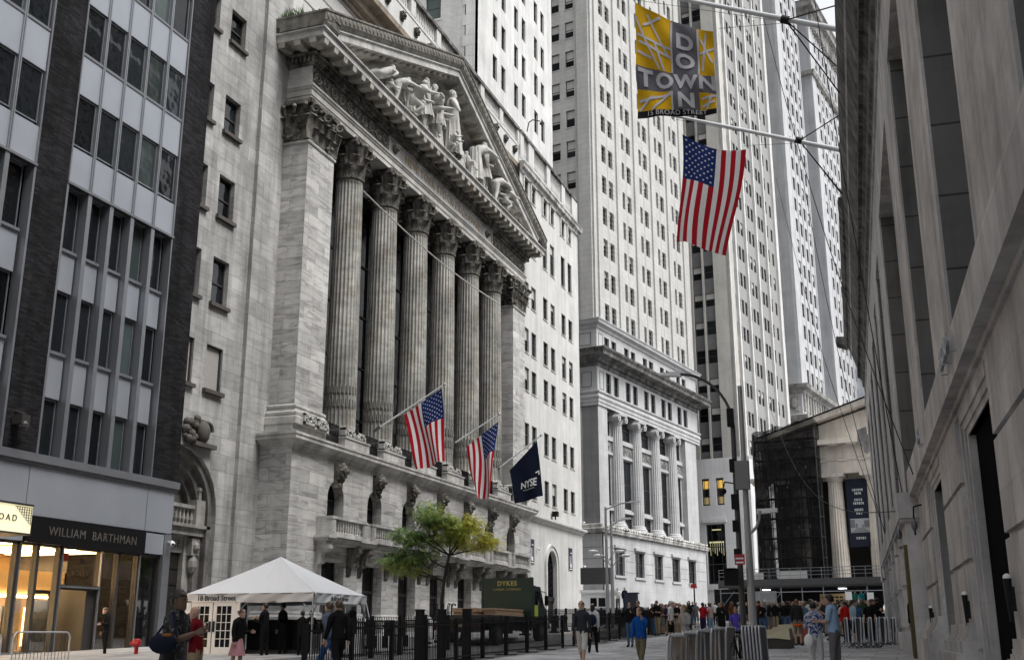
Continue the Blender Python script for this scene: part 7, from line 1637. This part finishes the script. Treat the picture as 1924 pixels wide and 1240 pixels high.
# ================================================================ BOLLARDS
m1 = MB(); m1.lathe((0, 0, 0), [(.2, 0), (.2, .1), (.17, .12), (.16, .22), (.13, .26), (.12, .7), (.13, .74), (.15, .76), (.15, .84), (.12, .86), (.13, .92), (.07, 1.0), (.01, 1.02)], 16)
m2 = MB(); m2.box(-.24, .24, -.24, .24, 0, .1); mb1, mb2 = m1.mesh('post', ironm, None, 40), m2.mesh('base', ironm)
bol = [(-19.3, 38.2), (-19.3, 39.5), (-19.3, 40.9), (-19.35, 43.1), (-19.4, 45.0), (-19.4, 47.5), (-19.6, 56.5), (-19.6, 59), (-19.6, 61.5), (-19.7, 64), (-19.7, 67), (-19.7, 70), (-19.8, 74), (-19.8, 78)]
for i, (x_, y_) in enumerate(bol):
    W = Matrix.Translation((x_, y_, G(0, y_) + .13)); t = link('bollard', None, None, W)
    tag(t, ORD[i] + ' black iron bollard from the tent in the row along the kerb', 'bollard', 'bollards along the left kerb'); link('post', mb1, t, W); link('base', mb2, t, W)
# ================================================================ FENCES
def fence_panel(L_, h, nb, rails, t_=.018, spear=True, post=.05, foot=True):
    posts, bars = MB(), MB()
    for y_ in (0, L_): posts.box(-post, post, y_ - post, y_ + post, 0, h + .12)
    if foot: posts.box(-.38, .38, -.06, .06, 0, .03)
    for z in rails: bars.box(-.02, .02, 0, L_, z - .02, z + .02)
    for k in range(1, nb): y_ = L_ * k / nb; bars.box(-t_ / 2, t_ / 2, y_ - t_ / 2, y_ + t_ / 2, .08, h + (.1 if spear else 0))
    return posts.mesh('post', ironm), bars.mesh('bars', ironm)
pm_, bm_2 = fence_panel(2.3, 1.15, 20, (.15, 1.1))
def fence_run(pts, label, group, meshes, dz=0, step=2.32):
    n = 0
    for (a, b_) in zip(pts, pts[1:]):
        a, b_ = Vector(a), Vector(b_); L_ = (b_ - a).length; d = (b_ - a) / L_; k = 0
        while (k + 1) * step <= L_ + .3:
            p = a + d * k * step; sl = SL * d.y; ang = math.atan2(-d.x, d.y)
            W = Matrix.Translation((p.x, p.y, G(0, p.y) + dz)) @ Matrix.Rotation(ang, 4, 'Z') @ Matrix(((1, 0, 0, 0), (0, 1, 0, 0), (0, sl, 1, 0), (0, 0, 0, 1)))
            t = link('fence_panel', None, None, W); tag(t, ORD[n] + ' ' + label, 'fence', group); link('posts', meshes[0], t, W); link('bars', meshes[1], t, W); k += 1; n += 1
    return n
fence_run([(-13.0, 22.5), (-13.5, 45), (-14.3, 62), (-17.5, 84), (-20, 98)], 'black flat footed fence panel from the camera in the plaza row', 'fence panels along the plaza', (pm_, bm_2), .01)
fp2 = fence_panel(2.3, 1.2, 16, (.15, 1.0, 1.15), .02, True, .06, False)
fence_run([(-17.0, 31.5), (-17.3, 41)], 'spiked fence panel from the tent towards the flatbed truck', 'spiked fence panels by the tent', fp2, .02)
fence_run([(-22.5, 62), (-22.8, 100)], 'iron fence panel from the truck on the annex sidewalk', 'fence panels before the annex', fp2, .13)
for y_, x_, lab in ((32.5, -14.75, 'thick square black fence post left of the truck tail'), (32.6, -14.05, 'second thick square black fence post at the truck tail'), (33.2, -13.45, 'thinner square black fence post right of the two thick ones')):
    m = MB(); z = G(0, y_); m.box(x_ - .11, x_ + .11, y_ - .11, y_ + .11, z, z + 1.5); m.box(x_ - .13, x_ + .13, y_ - .13, y_ + .13, z + 1.5, z + 1.54); m.box(x_ - .2, x_ + .2, y_ - .2, y_ + .2, z, z + .04); solo(m, 'gate_post', ironm, lab, 'post', (x_, y_, z))
# ================================================================ CROWD BARRIERS
def barrier_mesh():
    m = MB(); L_, h = 2.2, 1.08; R_ = .16; pts = [(0, 0, .2)]
    pts = [(0, 0, .18), (0, 0, h - R_)] + [(0, R_ - R_ * math.cos(t), h - R_ + R_ * math.sin(t)) for t in (.4, .8, 1.2, 1.57)] + [(0, L_ - R_ + R_ * math.sin(t), h - R_ + R_ * math.cos(t)) for t in (0, .4, .8, 1.2, 1.57)] + [(0, L_, .18)]
    fr_ = MB(); fr_.path(pts, .022, 8); fr_.tube((0, 0, .2), (0, L_, .2), .02); br_ = MB()
    for k in range(1, 16): br_.tube((0, L_ * k / 16, .2), (0, L_ * k / 16, h), .008, n=5)
    ft_ = MB()
    for y_ in (.25, L_ - .25): ft_.path([(-.32, y_, .01), (-.12, y_, .2), (.12, y_, .2), (.32, y_, .01)], .02, 6)
    return fr_.mesh('frame', flat('bright_zinc', (.62, .64, .68), .35, .4, nz=.15, nscale=6), None, 60), br_.mesh('bars', steeld), ft_.mesh('feet', steeld, None, 60)
BM = barrier_mesh()
def barrier(x, y, rz, label, group, tilt=0, dz=0):
    W = Matrix.Translation((x, y, G(x, y) + .012 + dz)) @ Matrix.Rotation(R(rz), 4, 'Z') @ Matrix.Rotation(R(tilt), 4, 'Y')
    t = link('crowd_barrier', None, None, W); tag(t, label, 'barrier', group)
    for nm, me in zip(('frame', 'bars', 'feet'), BM): link(nm, me, t, W)
for k in range(13):
    t_ = k / 12; px_ = 1248 + 112 * t_; D = 19.5 + 7.0 * t_; x_, y_ = px2g(px_, D); barrier(x_, y_, 3, ('leftmost' if k == 0 else ORD[k]) + ' steel barrier from the left in the long stack beside the street lights', 'long stack of crowd barriers', tilt=(2 - k % 3) * 1.5)
for k in range(6):
    x_, y_ = px2g(1397 + 6.4 * k, 27.5); barrier(x_, y_, 3, ('leftmost' if k == 0 else ORD[k]) + ' steel barrier from the left in the short stack under the street lights', 'short stack of crowd barriers', tilt=-2)
for k in range(13):
    x_, y_ = px2g(1594 + 7.6 * k, 41.5 + (k % 3) * .25); barrier(x_, y_, 6 - 3 * (k % 3), ('leftmost' if k == 0 else ORD[k]) + ' splay footed barrier from the left in the stack at the granite wall', 'barrier stack at the granite wall', tilt=(k % 2) * 3)
barrier(-21.6, 22.9, 4, 'complete steel crowd barrier with rounded corners in front of the shop', None); barrier(-22.2, 21.0, 2, 'steel crowd barrier cut by the left edge of the picture', None)
# ================================================================ TRUCK
tk = thing('flatbed_truck', 'dark green flatbed lumber truck parked at the kerb with a tall headboard', 'truck', (-18.2, 48.5, G(0, 48))); XE, XW, YR, YF = -17.0, -19.45, 44.4, 49.9
tg = flat('truck_green', (.008, .030, .024), .35, nz=.25, nscale=1.5); tkk = flat('truck_black', (.014, .014, .015), .5, nz=.3)
zt = G(0, 47); m = MB(); m.box(XW, XE, YR, YF, zt + 1.05, zt + 1.16); m.build('bed', tkk, tk); m = MB(); m.box(XW, XE, YR - .06, YR, zt + .95, zt + 1.2); m.box(XE, XE + .06, YR, YF, zt + .98, zt + 1.2); m.box(XW - .06, XW, YR, YF, zt + .98, zt + 1.2)
for k in range(6): m.box(XE + .06, XE + .1, YR + .3 + k * .95, YR + .42 + k * .95, zt + .95, zt + 1.2)
m.build('side_rail', tkk, tk)
m = MB(); m.box(XW, XE, YF, YF + .25, zt + 1.05, zt + 2.98); m.box(XW - .03, XW + .07, YF - .03, YF + .26, zt + 1.05, zt + 3.0); m.box(XE - .07, XE + .03, YF - .03, YF + .26, zt + 1.05, zt + 3.0); hbd = m.build('headboard', tg, tk)
m = MB(); FHb = Face(0, YF, (1, 0), (0, -1)); put_text(m, 'DYKES', .30, FHb.T(-18.2, zt + 2.72, .01), .012, 1.15, bold=.008); put_text(m, 'LUMBER COMPANY', .14, FHb.T(-18.2, zt + 2.45, .01), .01, 1.2); m.build('lettering', flat('sign_yellow', (.42, .36, .10), .6), hbd)
m = MB(); m.box(XW + .5, XE - .5, YR + .2, YF + 1.5, zt + .6, zt + 1.05); m.box(XE - .7, XE - .15, 46.6, 47.7, zt + .45, zt + .95); m.build('chassis', tkk, tk)
m = MB(); m.box(XW + .2, XE - .2, YR - .05, YR + .05, zt + .5, zt + .7); m.box(XW + .3, XE - .3, YR - .02, YR, zt + .7, zt + .95); m.build('rear_bumper', tkk, tk)
m = MB(); m.box(-18.35, -18.05, YR - .09, YR - .06, zt + .72, zt + .87); m.build('number_plate', flat('plate_yellow', (.45, .42, .28), .5), tk)
m = MB()
for x_ in (-19.1, -18.7, -17.75, -17.35): m.ball((x_, YR - .08, zt + .8), .055, 8, 1, .4, 1)
m.parts('tail_light', flat('tail_light', (.3, .02, .01), .3), tk)
cb_ = MB(); y0, y1 = YF + .35, YF + 2.35; cb_.extrude_poly([(y0, zt + .75), (y0, zt + 2.55), (y0 + .25, zt + 2.65), (y1 - .75, zt + 2.6), (y1 - .2, zt + 1.75), (y1, zt + 1.6), (y1, zt + .65)], lambda a, c, w: (w, a, c), XW + .08, XE - .08); cab = cb_.build('cab', tg, tk)
m = MB(); m.extrude_poly([(y0 + .45, zt + 1.72), (y0 + .5, zt + 2.4), (y1 - .85, zt + 2.4), (y1 - .45, zt + 1.78)], lambda a, c, w: (w, a, c), XE - .09, XE - .06); m.build('side_window', glassd, cab)
m = MB(); m.path([(XE - .05, y1 - .7, zt + 2.4), (XE + .2, y1 - .75, zt + 2.35), (XE + .22, y1 - .75, zt + 1.7)], .018); m.box(XE + .14, XE + .3, y1 - .8, y1 - .72, zt + 1.75, zt + 2.2); m.build('mirror', black, cab)
m = MB(); m.box(XE - .075, XE - .05, y0 + .3, y0 + .8, zt + 1.2, zt + 1.75); m.build('yellow_notice', flat('hi_vis_yellow', (.5, .55, .08), .5), cab)
for yw, xs_ in ((YR + 1.3, (XE - .18, XW + .18)), (YF + 1.55, (XE - .16, XW + .16))):
    for x_ in xs_:
        m = MB(); m.tube((x_ - .16, yw, G(0, yw) + .47), (x_ + .16, yw, G(0, yw) + .47), .47, n=22); w_ = m.build('wheel', flat('tyre', (.015, .015, .015), .85), tk, 40); m = MB(); m.tube((x_ - .17, yw, G(0, yw) + .47), (x_ + .17, yw, G(0, yw) + .47), .24, n=14); m.build('hub', steeld, w_, 40)
m = MB(); m.extrude_poly([(y0 + .25, zt + .95), (y0 + .35, zt + 1.1), (y1 - .1, zt + 1.1), (y1, zt + .9)], lambda a, c, w: (w, a, c), XE - .3, XE + .04); m.build('mudguard', tkk, tk)
wood = flat('fresh_lumber', (.42, .29, .19), .7, nz=.2, nscale=5)
def lumber(x0, x1, y0_, y1_, n, label):
    m = MB(); m.k = 0
    for k in range(n):
        z = zt + 1.18 + k * .085; m.box(x0 + rnd.uniform(0, .04), x1 - rnd.uniform(0, .04), y0_ + rnd.uniform(-.06, .06), y1_, z, z + .075)
    solo(m, 'lumber_stack', wood, label, 'lumber', (x0, y0_, zt + 1.2))
lumber(-19.0, -17.85, 45.2, 48.6, 4, 'darker stack of boards on the left of the truck bed'); lumber(-17.8, -17.2, 45.8, 49.4, 4, 'paler longer stack of boards on the street side of the truck bed')
# ================================================================ BRONZE BENCH BLOCKS
for k, (x_, y_, s_, lab) in enumerate(((*px2g(1462, 42.5), .62, 'nearest faceted bronze block barricade on the plaza'), (*px2g(1480, 46.5), .66, 'middle faceted bronze block barricade behind the nearest one'), (*px2g(1487, 52), .66, 'farthest faceted bronze block barricade'))):
    z = G(0, y_) + .01; m = MB(); a = .82 * s_
    m.hexa([(x_ - a * .7, y_ - .6, z), (x_ - a * .6, y_ + .6, z), (x_ + a, y_ + .6, z), (x_ + a * .95, y_ - .6, z), (x_ - a * .75, y_ - .6, z + .35), (x_ - a * .65, y_ + .6, z + .35), (x_ + a, y_ + .6, z + .38), (x_ + a, y_ - .6, z + .3)])
    m2 = MB(); m2.add([(x_ - a, y_ - .75, z + .42), (x_ + a, y_ - .7, z + .30), (x_ + a * 1.0, y_ + .7, z + .36), (x_ - a * .9, y_ + .7, z + .40), (x_ - a * .95, y_ - .65, z + .66), (x_ + a * .9, y_ - .5, z + .70), (x_ + a * .9, y_ + .6, z + .72), (x_ - a * .8, y_ + .6, z + .68)], [(0, 3, 2, 1), (4, 5, 6, 7), (0, 1, 5, 4), (1, 2, 6, 5), (2, 3, 7, 6), (3, 0, 4, 7)])
    t = thing('bench_block', lab, 'bench', (x_, y_, z)); m.build('base', flat('dark_bronze_base', (.05, .045, .035), .5, .3, nz=.3), t); m2.build('top', flat('pale_bronze', (.33, .30, .20), .45, .4, nz=.2), t)
# ================================================================ BICYCLE
def bicycle(x, y, rz, label):
    W = Matrix.Translation((x, y, G(x, y) + .01)) @ Matrix.Rotation(R(rz), 4, 'Z'); t = link('bicycle', None, None, W); tag(t, label, 'bicycle')
    for y_ in (-.52, .52):
        m = MB(); n = 26
        for k in range(n): a, b_ = k * 2 * math.pi / n, (k + 1) * 2 * math.pi / n; m.tube((0, y_ + .33 * math.cos(a), .34 + .33 * math.sin(a)), (0, y_ + .33 * math.cos(b_), .34 + .33 * math.sin(b_)), .018, n=6)
        w_ = link('wheel', m.mesh('tyre', flat('tyre', (.015, .015, .015)), None, 60), t, W); m = MB()
        for k in range(14): a = k * math.pi / 7; m.tube((0, y_, .34), (0, y_ + .32 * math.cos(a), .34 + .32 * math.sin(a)), .003, n=4)
        m.tube((-.04, y_, .34), (.04, y_, .34), .02); link('spokes', m.mesh('spokes', steel), w_, W)
    m = MB(); bb, st, ht, rw, fw = (0, -.05, .3), (0, -.18, .82), (0, .36, .82), (0, -.52, .34), (0, .52, .34)
    for a, b_ in ((bb, st), (bb, ht), (st, ht), (rw, bb), (rw, st), (ht, fw)): m.tube(a, b_, .017)
    link('frame', m.mesh('frame', black), t, W); m = MB(); m.box(-.07, .07, -.32, -.08, .9, .95); m.tube(st, (0, -.2, .92), .014); link('saddle', m.mesh('saddle', black), t, W)
    m = MB(); m.path([(-.28, .28, .98), (-.2, .4, 1.0), (.2, .4, 1.0), (.28, .28, .98)], .014); m.tube(ht, (0, .38, 1.0), .016); link('handlebar', m.mesh('handlebar', steeld), t, W)
x_, y_ = px2g(1386, 28.2); bicycle(x_, y_, 175, 'bicycle standing between the two barrier stacks'); cyc = (x_, y_)
# ================================================================ PEOPLE
floral, n, l, bs = newmat('floral_cloth'); vo = n.new('ShaderNodeTexNoise'); vo.inputs['Scale'].default_value = 16; vo.inputs['Detail'].default_value = 3; vo.inputs['Distortion'].default_value = 1.2
tcf = n.new('ShaderNodeTexCoord'); rmp = n.new('ShaderNodeValToRGB'); rmp.color_ramp.elements[0].position = .48; rmp.color_ramp.elements[1].position = .54; rmp.color_ramp.elements[0].color = (.02, .04, .16, 1); rmp.color_ramp.elements[1].color = (.5, .52, .6, 1)
l.new(tcf.outputs['Object'], vo.inputs['Vector']); l.new(vo.outputs['Fac'], rmp.inputs[0]); l.new(rmp.outputs[0], bs.inputs['Base Color']); bs.inputs['Roughness'].default_value = .85
darkfloral, n, l, bs = newmat('dark_floral_cloth'); vo = n.new('ShaderNodeTexNoise'); vo.inputs['Scale'].default_value = 20; vo.inputs['Distortion'].default_value = 1.2
tcf = n.new('ShaderNodeTexCoord'); rmp = n.new('ShaderNodeValToRGB'); rmp.color_ramp.elements[0].position = .58; rmp.color_ramp.elements[1].position = .64; rmp.color_ramp.elements[0].color = (.012, .012, .014, 1); rmp.color_ramp.elements[1].color = (.12, .12, .14, 1)
l.new(tcf.outputs['Object'], vo.inputs['Vector']); l.new(vo.outputs['Fac'], rmp.inputs[0]); l.new(rmp.outputs[0], bs.inputs['Base Color']); bs.inputs['Roughness'].default_value = .85
p1, Wp = pp_(326, 13.8, -88, 'dark haired woman in black floral top with navy shoulder bag reaching out a phone', pose='armUp', sleeves='short', hair='bun', skin=2, top=darkfloral, bot=(.03, .03, .035), H=1.8, bulk=1.06)
x_, y_ = px2g(312, 13.5)
t = thing('shoulder_bag', 'large navy shoulder bag with orange flap carried by the woman at the left', 'bag', (x_, y_, 1.1)); m = MB(); c = Vector((x_, y_ - .05, 1.52)); m.ball(c, .15, 14, 1.3, .5, .8); m.build('bag_body', cloth('bag_navy', (.012, .015, .03)), t, 60)
m = MB(); m.ball(c + Vector((.06, -.02, .09)), .06, 12, 1.3, .6, .45); m.build('flap', cloth('bag_orange', (.22, .09, .03)), t, 60); m = MB(); m.path([c + Vector((-.15, .05, .08)), c + Vector((-.03, .2, .36)), c + Vector((.15, .05, .08))], .014); m.build('strap', cloth('bag_navy', (.012, .015, .03)), t)
pp_(370, 20, 100, 'bald man in dark red sweater and khaki trousers facing the woman with the bag', pose='standB', hair='bald', skin=0, top=(.13, .008, .012), bot=KH, H=1.62, bulk=1.1)
pp_(352, 21.5, -60, 'person in pale top and blue jeans half hidden behind the man in red', pose='standA', hair='short', top=(.35, .36, .4), bot=JN, H=1.5)
pp_(447, 28, -95, 'woman in black jacket and pink skirt striding past the white door looking at her phone', pose='phoneDown', bottoms='skirt', hair='bun', hc='brown', top=K_, bot=(.5, .25, .28), H=1.58, jacket=True)
pp_(198, 40.3, -200, 'man in black jacket looking down at his phone in front of the shop door', pose='phoneDown', hair='short', hc='brown', top=K_, bot=K_, H=1.68, jacket=True)
pp_(619, 26.6, 80, 'man in blue grey jacket and jeans walking behind a man in black by the tent', pose='walkA', hair='short', hc='brown', top=(.10, .12, .17), bot=(.05, .13, .3), H=1.76, jacket=True)
pp_(636, 25.6, 60, 'tall man in black suit walking beside the tent fence', pose='walkB', hair='short', hc='brown', top=K_, bot=K_, H=1.78, jacket=True)
for px_, D, lab in ((497, 37.5, 'broad dark figure waiting inside the tent at the left'), (531, 38.5, 'dark clothed person with arms folded standing inside the tent'), (566, 37.2, 'shorter dark figure leaning on the rail inside the tent'), (583, 38.8, 'dark figure standing at the back right of the tent')):
    pp_(px_, D, rnd.choice((0, 180, 90)), lab, pose=rnd.choice(('cross', 'standA', 'pockets')), top=(.01, .01, .012), bot=(.01, .01, .01), H=1.75 if px_ < 560 else 1.5, skin=1)
pp_(1094, 31.3, 178, 'man in dark sweater with grey sleeves and white shorts walking towards the camera', pose='walkA', bottoms='shorts', hair='short', hc='brown', top=(.04, .045, .055), bot=(.6, .58, .55), H=1.74)
pp_(1114, 40, 8, 'woman in white jacket with black backpack and black trousers', pose='walkB', hair='long', top=(.5, .5, .52), bot=K_, H=1.68, jacket=True)
x_, y_ = px2g(1113, 39.75); m = MB(); m.ball((x_, y_, 2.15), .2, 10, .8, .55, 1.05); solo(m, 'backpack', cloth('bag_navy', (.012, .015, .03)), 'black backpack worn over a white jacket', 'backpack', (x_, y_, 2.1), smooth=60)
pp_(1184, 45, 175, 'woman in black jacket and blue jeans photographing with her phone', pose='phoneUp', hair='long', top=K_, bot=(.07, .14, .26), H=1.68, jacket=True)
pp_(1201, 46.5, 178, 'dark clothed man just behind the woman in jeans', pose='standB', hair='short', skin=1, top=K_, bot=K_, H=1.76, jacket=True)
pp_(1204, 28.4, 165, 'red haired youth in bright blue tracksuit top with hand at the mouth', pose='handMouth', hair='short', hc='red', top=(.01, .08, .33), bot=(.16, .14, .09), H=1.55, jacket=True)
pp_(1261, 50, -100, 'man in white t-shirt and black shorts standing side on in a white cap', pose='standA', sleeves='short', bottoms='shorts', hair='cap', top=WH, bot=K_, H=1.74)
pp_(1289, 33, 150, 'blond woman in grey blouse with crossbody bag behind the barrier stack', pose='standB', hair='bun', hc='blond', top=(.33, .32, .32), bot=WH, H=1.58)
pp_(1322, 60, -30, 'man in red jacket hugging himself near the street lights', pose='cross', hair='short', skin=2, top=(.33, .012, .02), bot=NV, H=1.68, jacket=True, bulk=1.15)
pp_(1337, 60.5, 60, 'woman in pink top and light jeans beside the man in red', pose='standB', hair='long', hc='brown', top=(.5, .36, .33), bot=(.2, .3, .42), H=1.68)
pp_(1357, 55, 175, 'stout person in long black coat with arms folded', pose='cross', hair='short', skin=1, top=K_, bot=K_, H=1.66, bulk=1.25, jacket=True)
pp_(1376, 70, -120, 'man in brown t-shirt leaning with dark shorts near the pole', pose='phoneDown', sleeves='short', bottoms='shorts', hair='bald', skin=2, top=(.12, .05, .02), bot=NV, H=1.74)
pp_(1396, 74, 10, 'man in white shirt with dark backpack straps behind the light pole', pose='standA', top=WH, bot=K_, H=1.75)
b_, W_ = person(*px2g(1385, 35), 178, 'person in violet blue top and grey shorts behind the bicycle', pose='standB', sleeves='short', bottoms='shorts', hair='short', skin=1, top=(.09, .07, .42), bot=(.2, .19, .18), H=1.5)
pp_(1532, 26.5, 20, 'woman in blue and white floral blouse and white trousers seen from behind', pose='standB', hair='bun', hc='black', sleeves='long', top=floral, bot=(.55, .55, .56), H=1.62, bulk=1.2)
pp_(1568, 26.2, 75, 'man in light blue polo shirt and grey trousers standing beside the woman in floral blouse', pose='standB', hair='short', sleeves='short', top=(.28, .42, .6), bot=(.15, .14, .15), H=1.78, bulk=1.15, skin=1)
x_, y_ = px2g(1519, 26.3); m = MB(); m.ball((x_, y_, 1.5), .12, 12, .9, .5, 1.3); m.tube((x_, y_, 1.62), (x_ + .03, y_, 1.78), .02, .015); solo(m, 'plastic_bag', whitep, 'white plastic bag held by the woman in the floral blouse', 'bag', (x_, y_, 1.3), smooth=60)
pp_(1500, 45, 5, 'person in black jacket and grey shorts with orange shirt tail beside the bronze blocks', pose='standA', bottoms='shorts', hair='short', hc='red', top=(.03, .03, .03), bot=(.22, .2, .16), H=1.74)
m = MB(); x_, y_ = px2g(1500, 44.8); m.ball((x_, y_, 2.02), .17, 12, 1.1, .85, .35); solo(m, 'waist_shirt', cloth('orange_shirt', (.55, .10, .02)), 'orange shirt tied round the waist of the person in the black jacket', 'shirt', (x_, y_, 2), smooth=60)
pp_(1513, 46, 12, 'woman in denim jacket and red striped skirt with her back to the camera', pose='standA', bottoms='long skirt', hair='bun', hc='blond', top=(.10, .17, .24), bot=(.45, .14, .13), H=1.64, jacket=True)
pp_(1592, 47, 40, 'person in red shirt behind the man in the light blue polo', pose='standA', hair='short', top=(.5, .02, .02), bot=NV, H=1.66)
pp_(1605, 46, -60, 'person in pale blue t-shirt and black shorts behind the barriers', pose='standA', sleeves='short', bottoms='shorts', top=(.3, .42, .48), bot=K_, H=1.7)
pp_(1611, 52, -110, 'man in violet polo shirt leaning over the barrier stack', pose='phoneDown', sleeves='short', top=(.16, .17, .45), bot=GY, H=1.68, bulk=1.1)
pp_(1640, 52, -40, 'person in black hooded jacket by the granite wall', pose='pockets', top=K_, bot=K_, H=1.74, jacket=True)
x_, y_ = rp(1.66, 33.9, 0)[:2]; person(x_, y_, 150, 'doorman in black suit standing at the brass framed doorway', pose='standA', hair='bald', skin=1, top=K_, bot=K_, H=1.78, jacket=True, dz=.11)
pp_(1163, 92, 170, 'man in white shirt raised above the crowd beside the booth', pose='standB', hair='short', hc='grey', top=(.7, .7, .7), bot=GY, H=1.76, dz=1.2)
pp_(1176, 92, 175, 'grey haired man in dark suit at a lectern beside the booth', pose='standA', hair='short', hc='grey', top=NV, bot=NV, H=1.8, dz=1.2, jacket=True)
x_, y_ = px2g(1188, 91.5); m = MB(); m.box(x_ - .5, x_ + .5, y_ - .3, y_ + .3, G(0, y_), G(0, y_) + 2.5); m.box(x_ - .6, x_ + .6, y_ - .35, y_ + .35, G(0, y_) + 2.5, G(0, y_) + 2.6); solo(m, 'lectern', flat('lectern_navy', (.02, .025, .05), .5), 'tall navy lectern beside the two raised men', 'lectern', (x_, y_, 2.5))
x_, y_ = px2g(1172, 93); m = MB(); m.box(x_ - 2.6, x_ + 2.4, y_ - 1, y_ + 1.2, G(0, y_) - .1, G(0, y_) + 1.2); solo(m, 'low_platform', black, 'low black platform carrying the two men near the booth', 'platform', (x_, y_, 2.5))
pp_(1109, 97, 180, 'guard in black uniform left of the white booth', pose='standA', top=K_, bot=K_, H=1.8, jacket=True)
tops = [('black', K_), ('white', WH), ('navy', NV), ('grey', GY), ('red', (.22, .02, .02)), ('blue', (.05, .10, .22)), ('beige', (.30, .26, .21)), ('green', (.03, .07, .04)), ('brown', (.09, .055, .035)), ('charcoal', (.035, .035, .038)), ('dark blue', (.02, .03, .07)), ('maroon', (.08, .018, .022))]
bots = [('jeans', JN, 'trousers'), ('black trousers', K_, 'trousers'), ('grey shorts', GY, 'shorts'), ('khaki trousers', KH, 'trousers')]
combo = [(a, b_) for b_ in bots for a in tops]; cr2 = random.Random(5); cr2.shuffle(combo)
zones = [(1225, 1300, 58, 76, 20, 'by the fence'), (1300, 1420, 74, 92, 14, 'behind the light poles'), (1425, 1500, 56, 86, 22, 'left of the bronze blocks'), (1500, 1600, 50, 62, 7, 'behind the bronze blocks'), (1605, 1655, 46, 58, 6, 'by the barrier stack'), (1500, 1650, 62, 88, 34, 'before the shed')]
i = 0; used = []
for a, c, d0, d1, n_, where in zones:
    for k in range(n_):
        (tn_, tc2), (bn, bc, bt_) = combo[i % len(combo)]; i += 1
        if cr2.random() < (.5 if a < 1300 else .28): tn_, tc2 = 'black', K_
        px_ = a + (c - a) * (k + .5 + cr2.uniform(-.4, .4)) / n_; D = cr2.uniform(d0, d1); hair = cr2.choice(('short', 'short', 'long', 'bun', 'cap', 'bald')); hcn = cr2.choice(('black', 'black', 'brown', 'grey', 'blond')); ps = cr2.choice(('standA', 'standB', 'cross', 'pockets', 'phoneUp', 'walkA')); sl_ = cr2.choice(('long', 'short'))
        lab = '%s %s %s top, %s %s %s' % ({'short': hcn + ' haired', 'long': 'long ' + hcn + ' haired', 'bun': hcn + ' bun', 'cap': 'capped', 'bald': 'bald'}[hair], {'standA': 'stander in', 'standB': 'person reading in', 'cross': 'person arms folded in', 'pockets': 'idler in', 'phoneUp': 'photographer in', 'walkA': 'walker in'}[ps], ('short sleeved ' if sl_ == 'short' else '') + tn_, bn, where, '')
        lab = ' '.join(lab.split())
        if lab in used: lab = lab.replace('top', 'loose top')
        lab = lab.replace('left of the bronze blocks', 'left of bronze blocks').replace('behind the bronze blocks', 'behind bronze blocks').replace('by the barrier stack', 'by barrier stack')
        used.append(lab)
        pp_(px_, D, cr2.choice((0, 180, 160, 200, 20, 90, -90)), lab, pose=ps, sleeves=sl_, bottoms=bt_, hair=hair, hc=hcn, skin=cr2.choice((0, 0, 1, 2)), top=tc2, bot=bc, H=cr2.uniform(1.58, 1.84), group='people in the crowd at the end of the street', jacket=(sl_ == 'long' and cr2.random() < .5))
for px_, D, hgt, lab in ((1625, 96, 3.0, 'teal shirted person standing on the stair above the crowd'), (1613, 96, 2.8, 'second person in green top on the stair above the crowd')):
    pp_(px_, D, 180, lab, pose='standA', top=(.02, .25, .3) if px_ > 1620 else (.03, .2, .14), bot=JN, H=1.72, dz=.9)
# figures high in the flat windows stay out; drop unused cached meshes
for me in [m_ for m_ in bpy.data.meshes if m_.users == 0]: bpy.data.meshes.remove(me)
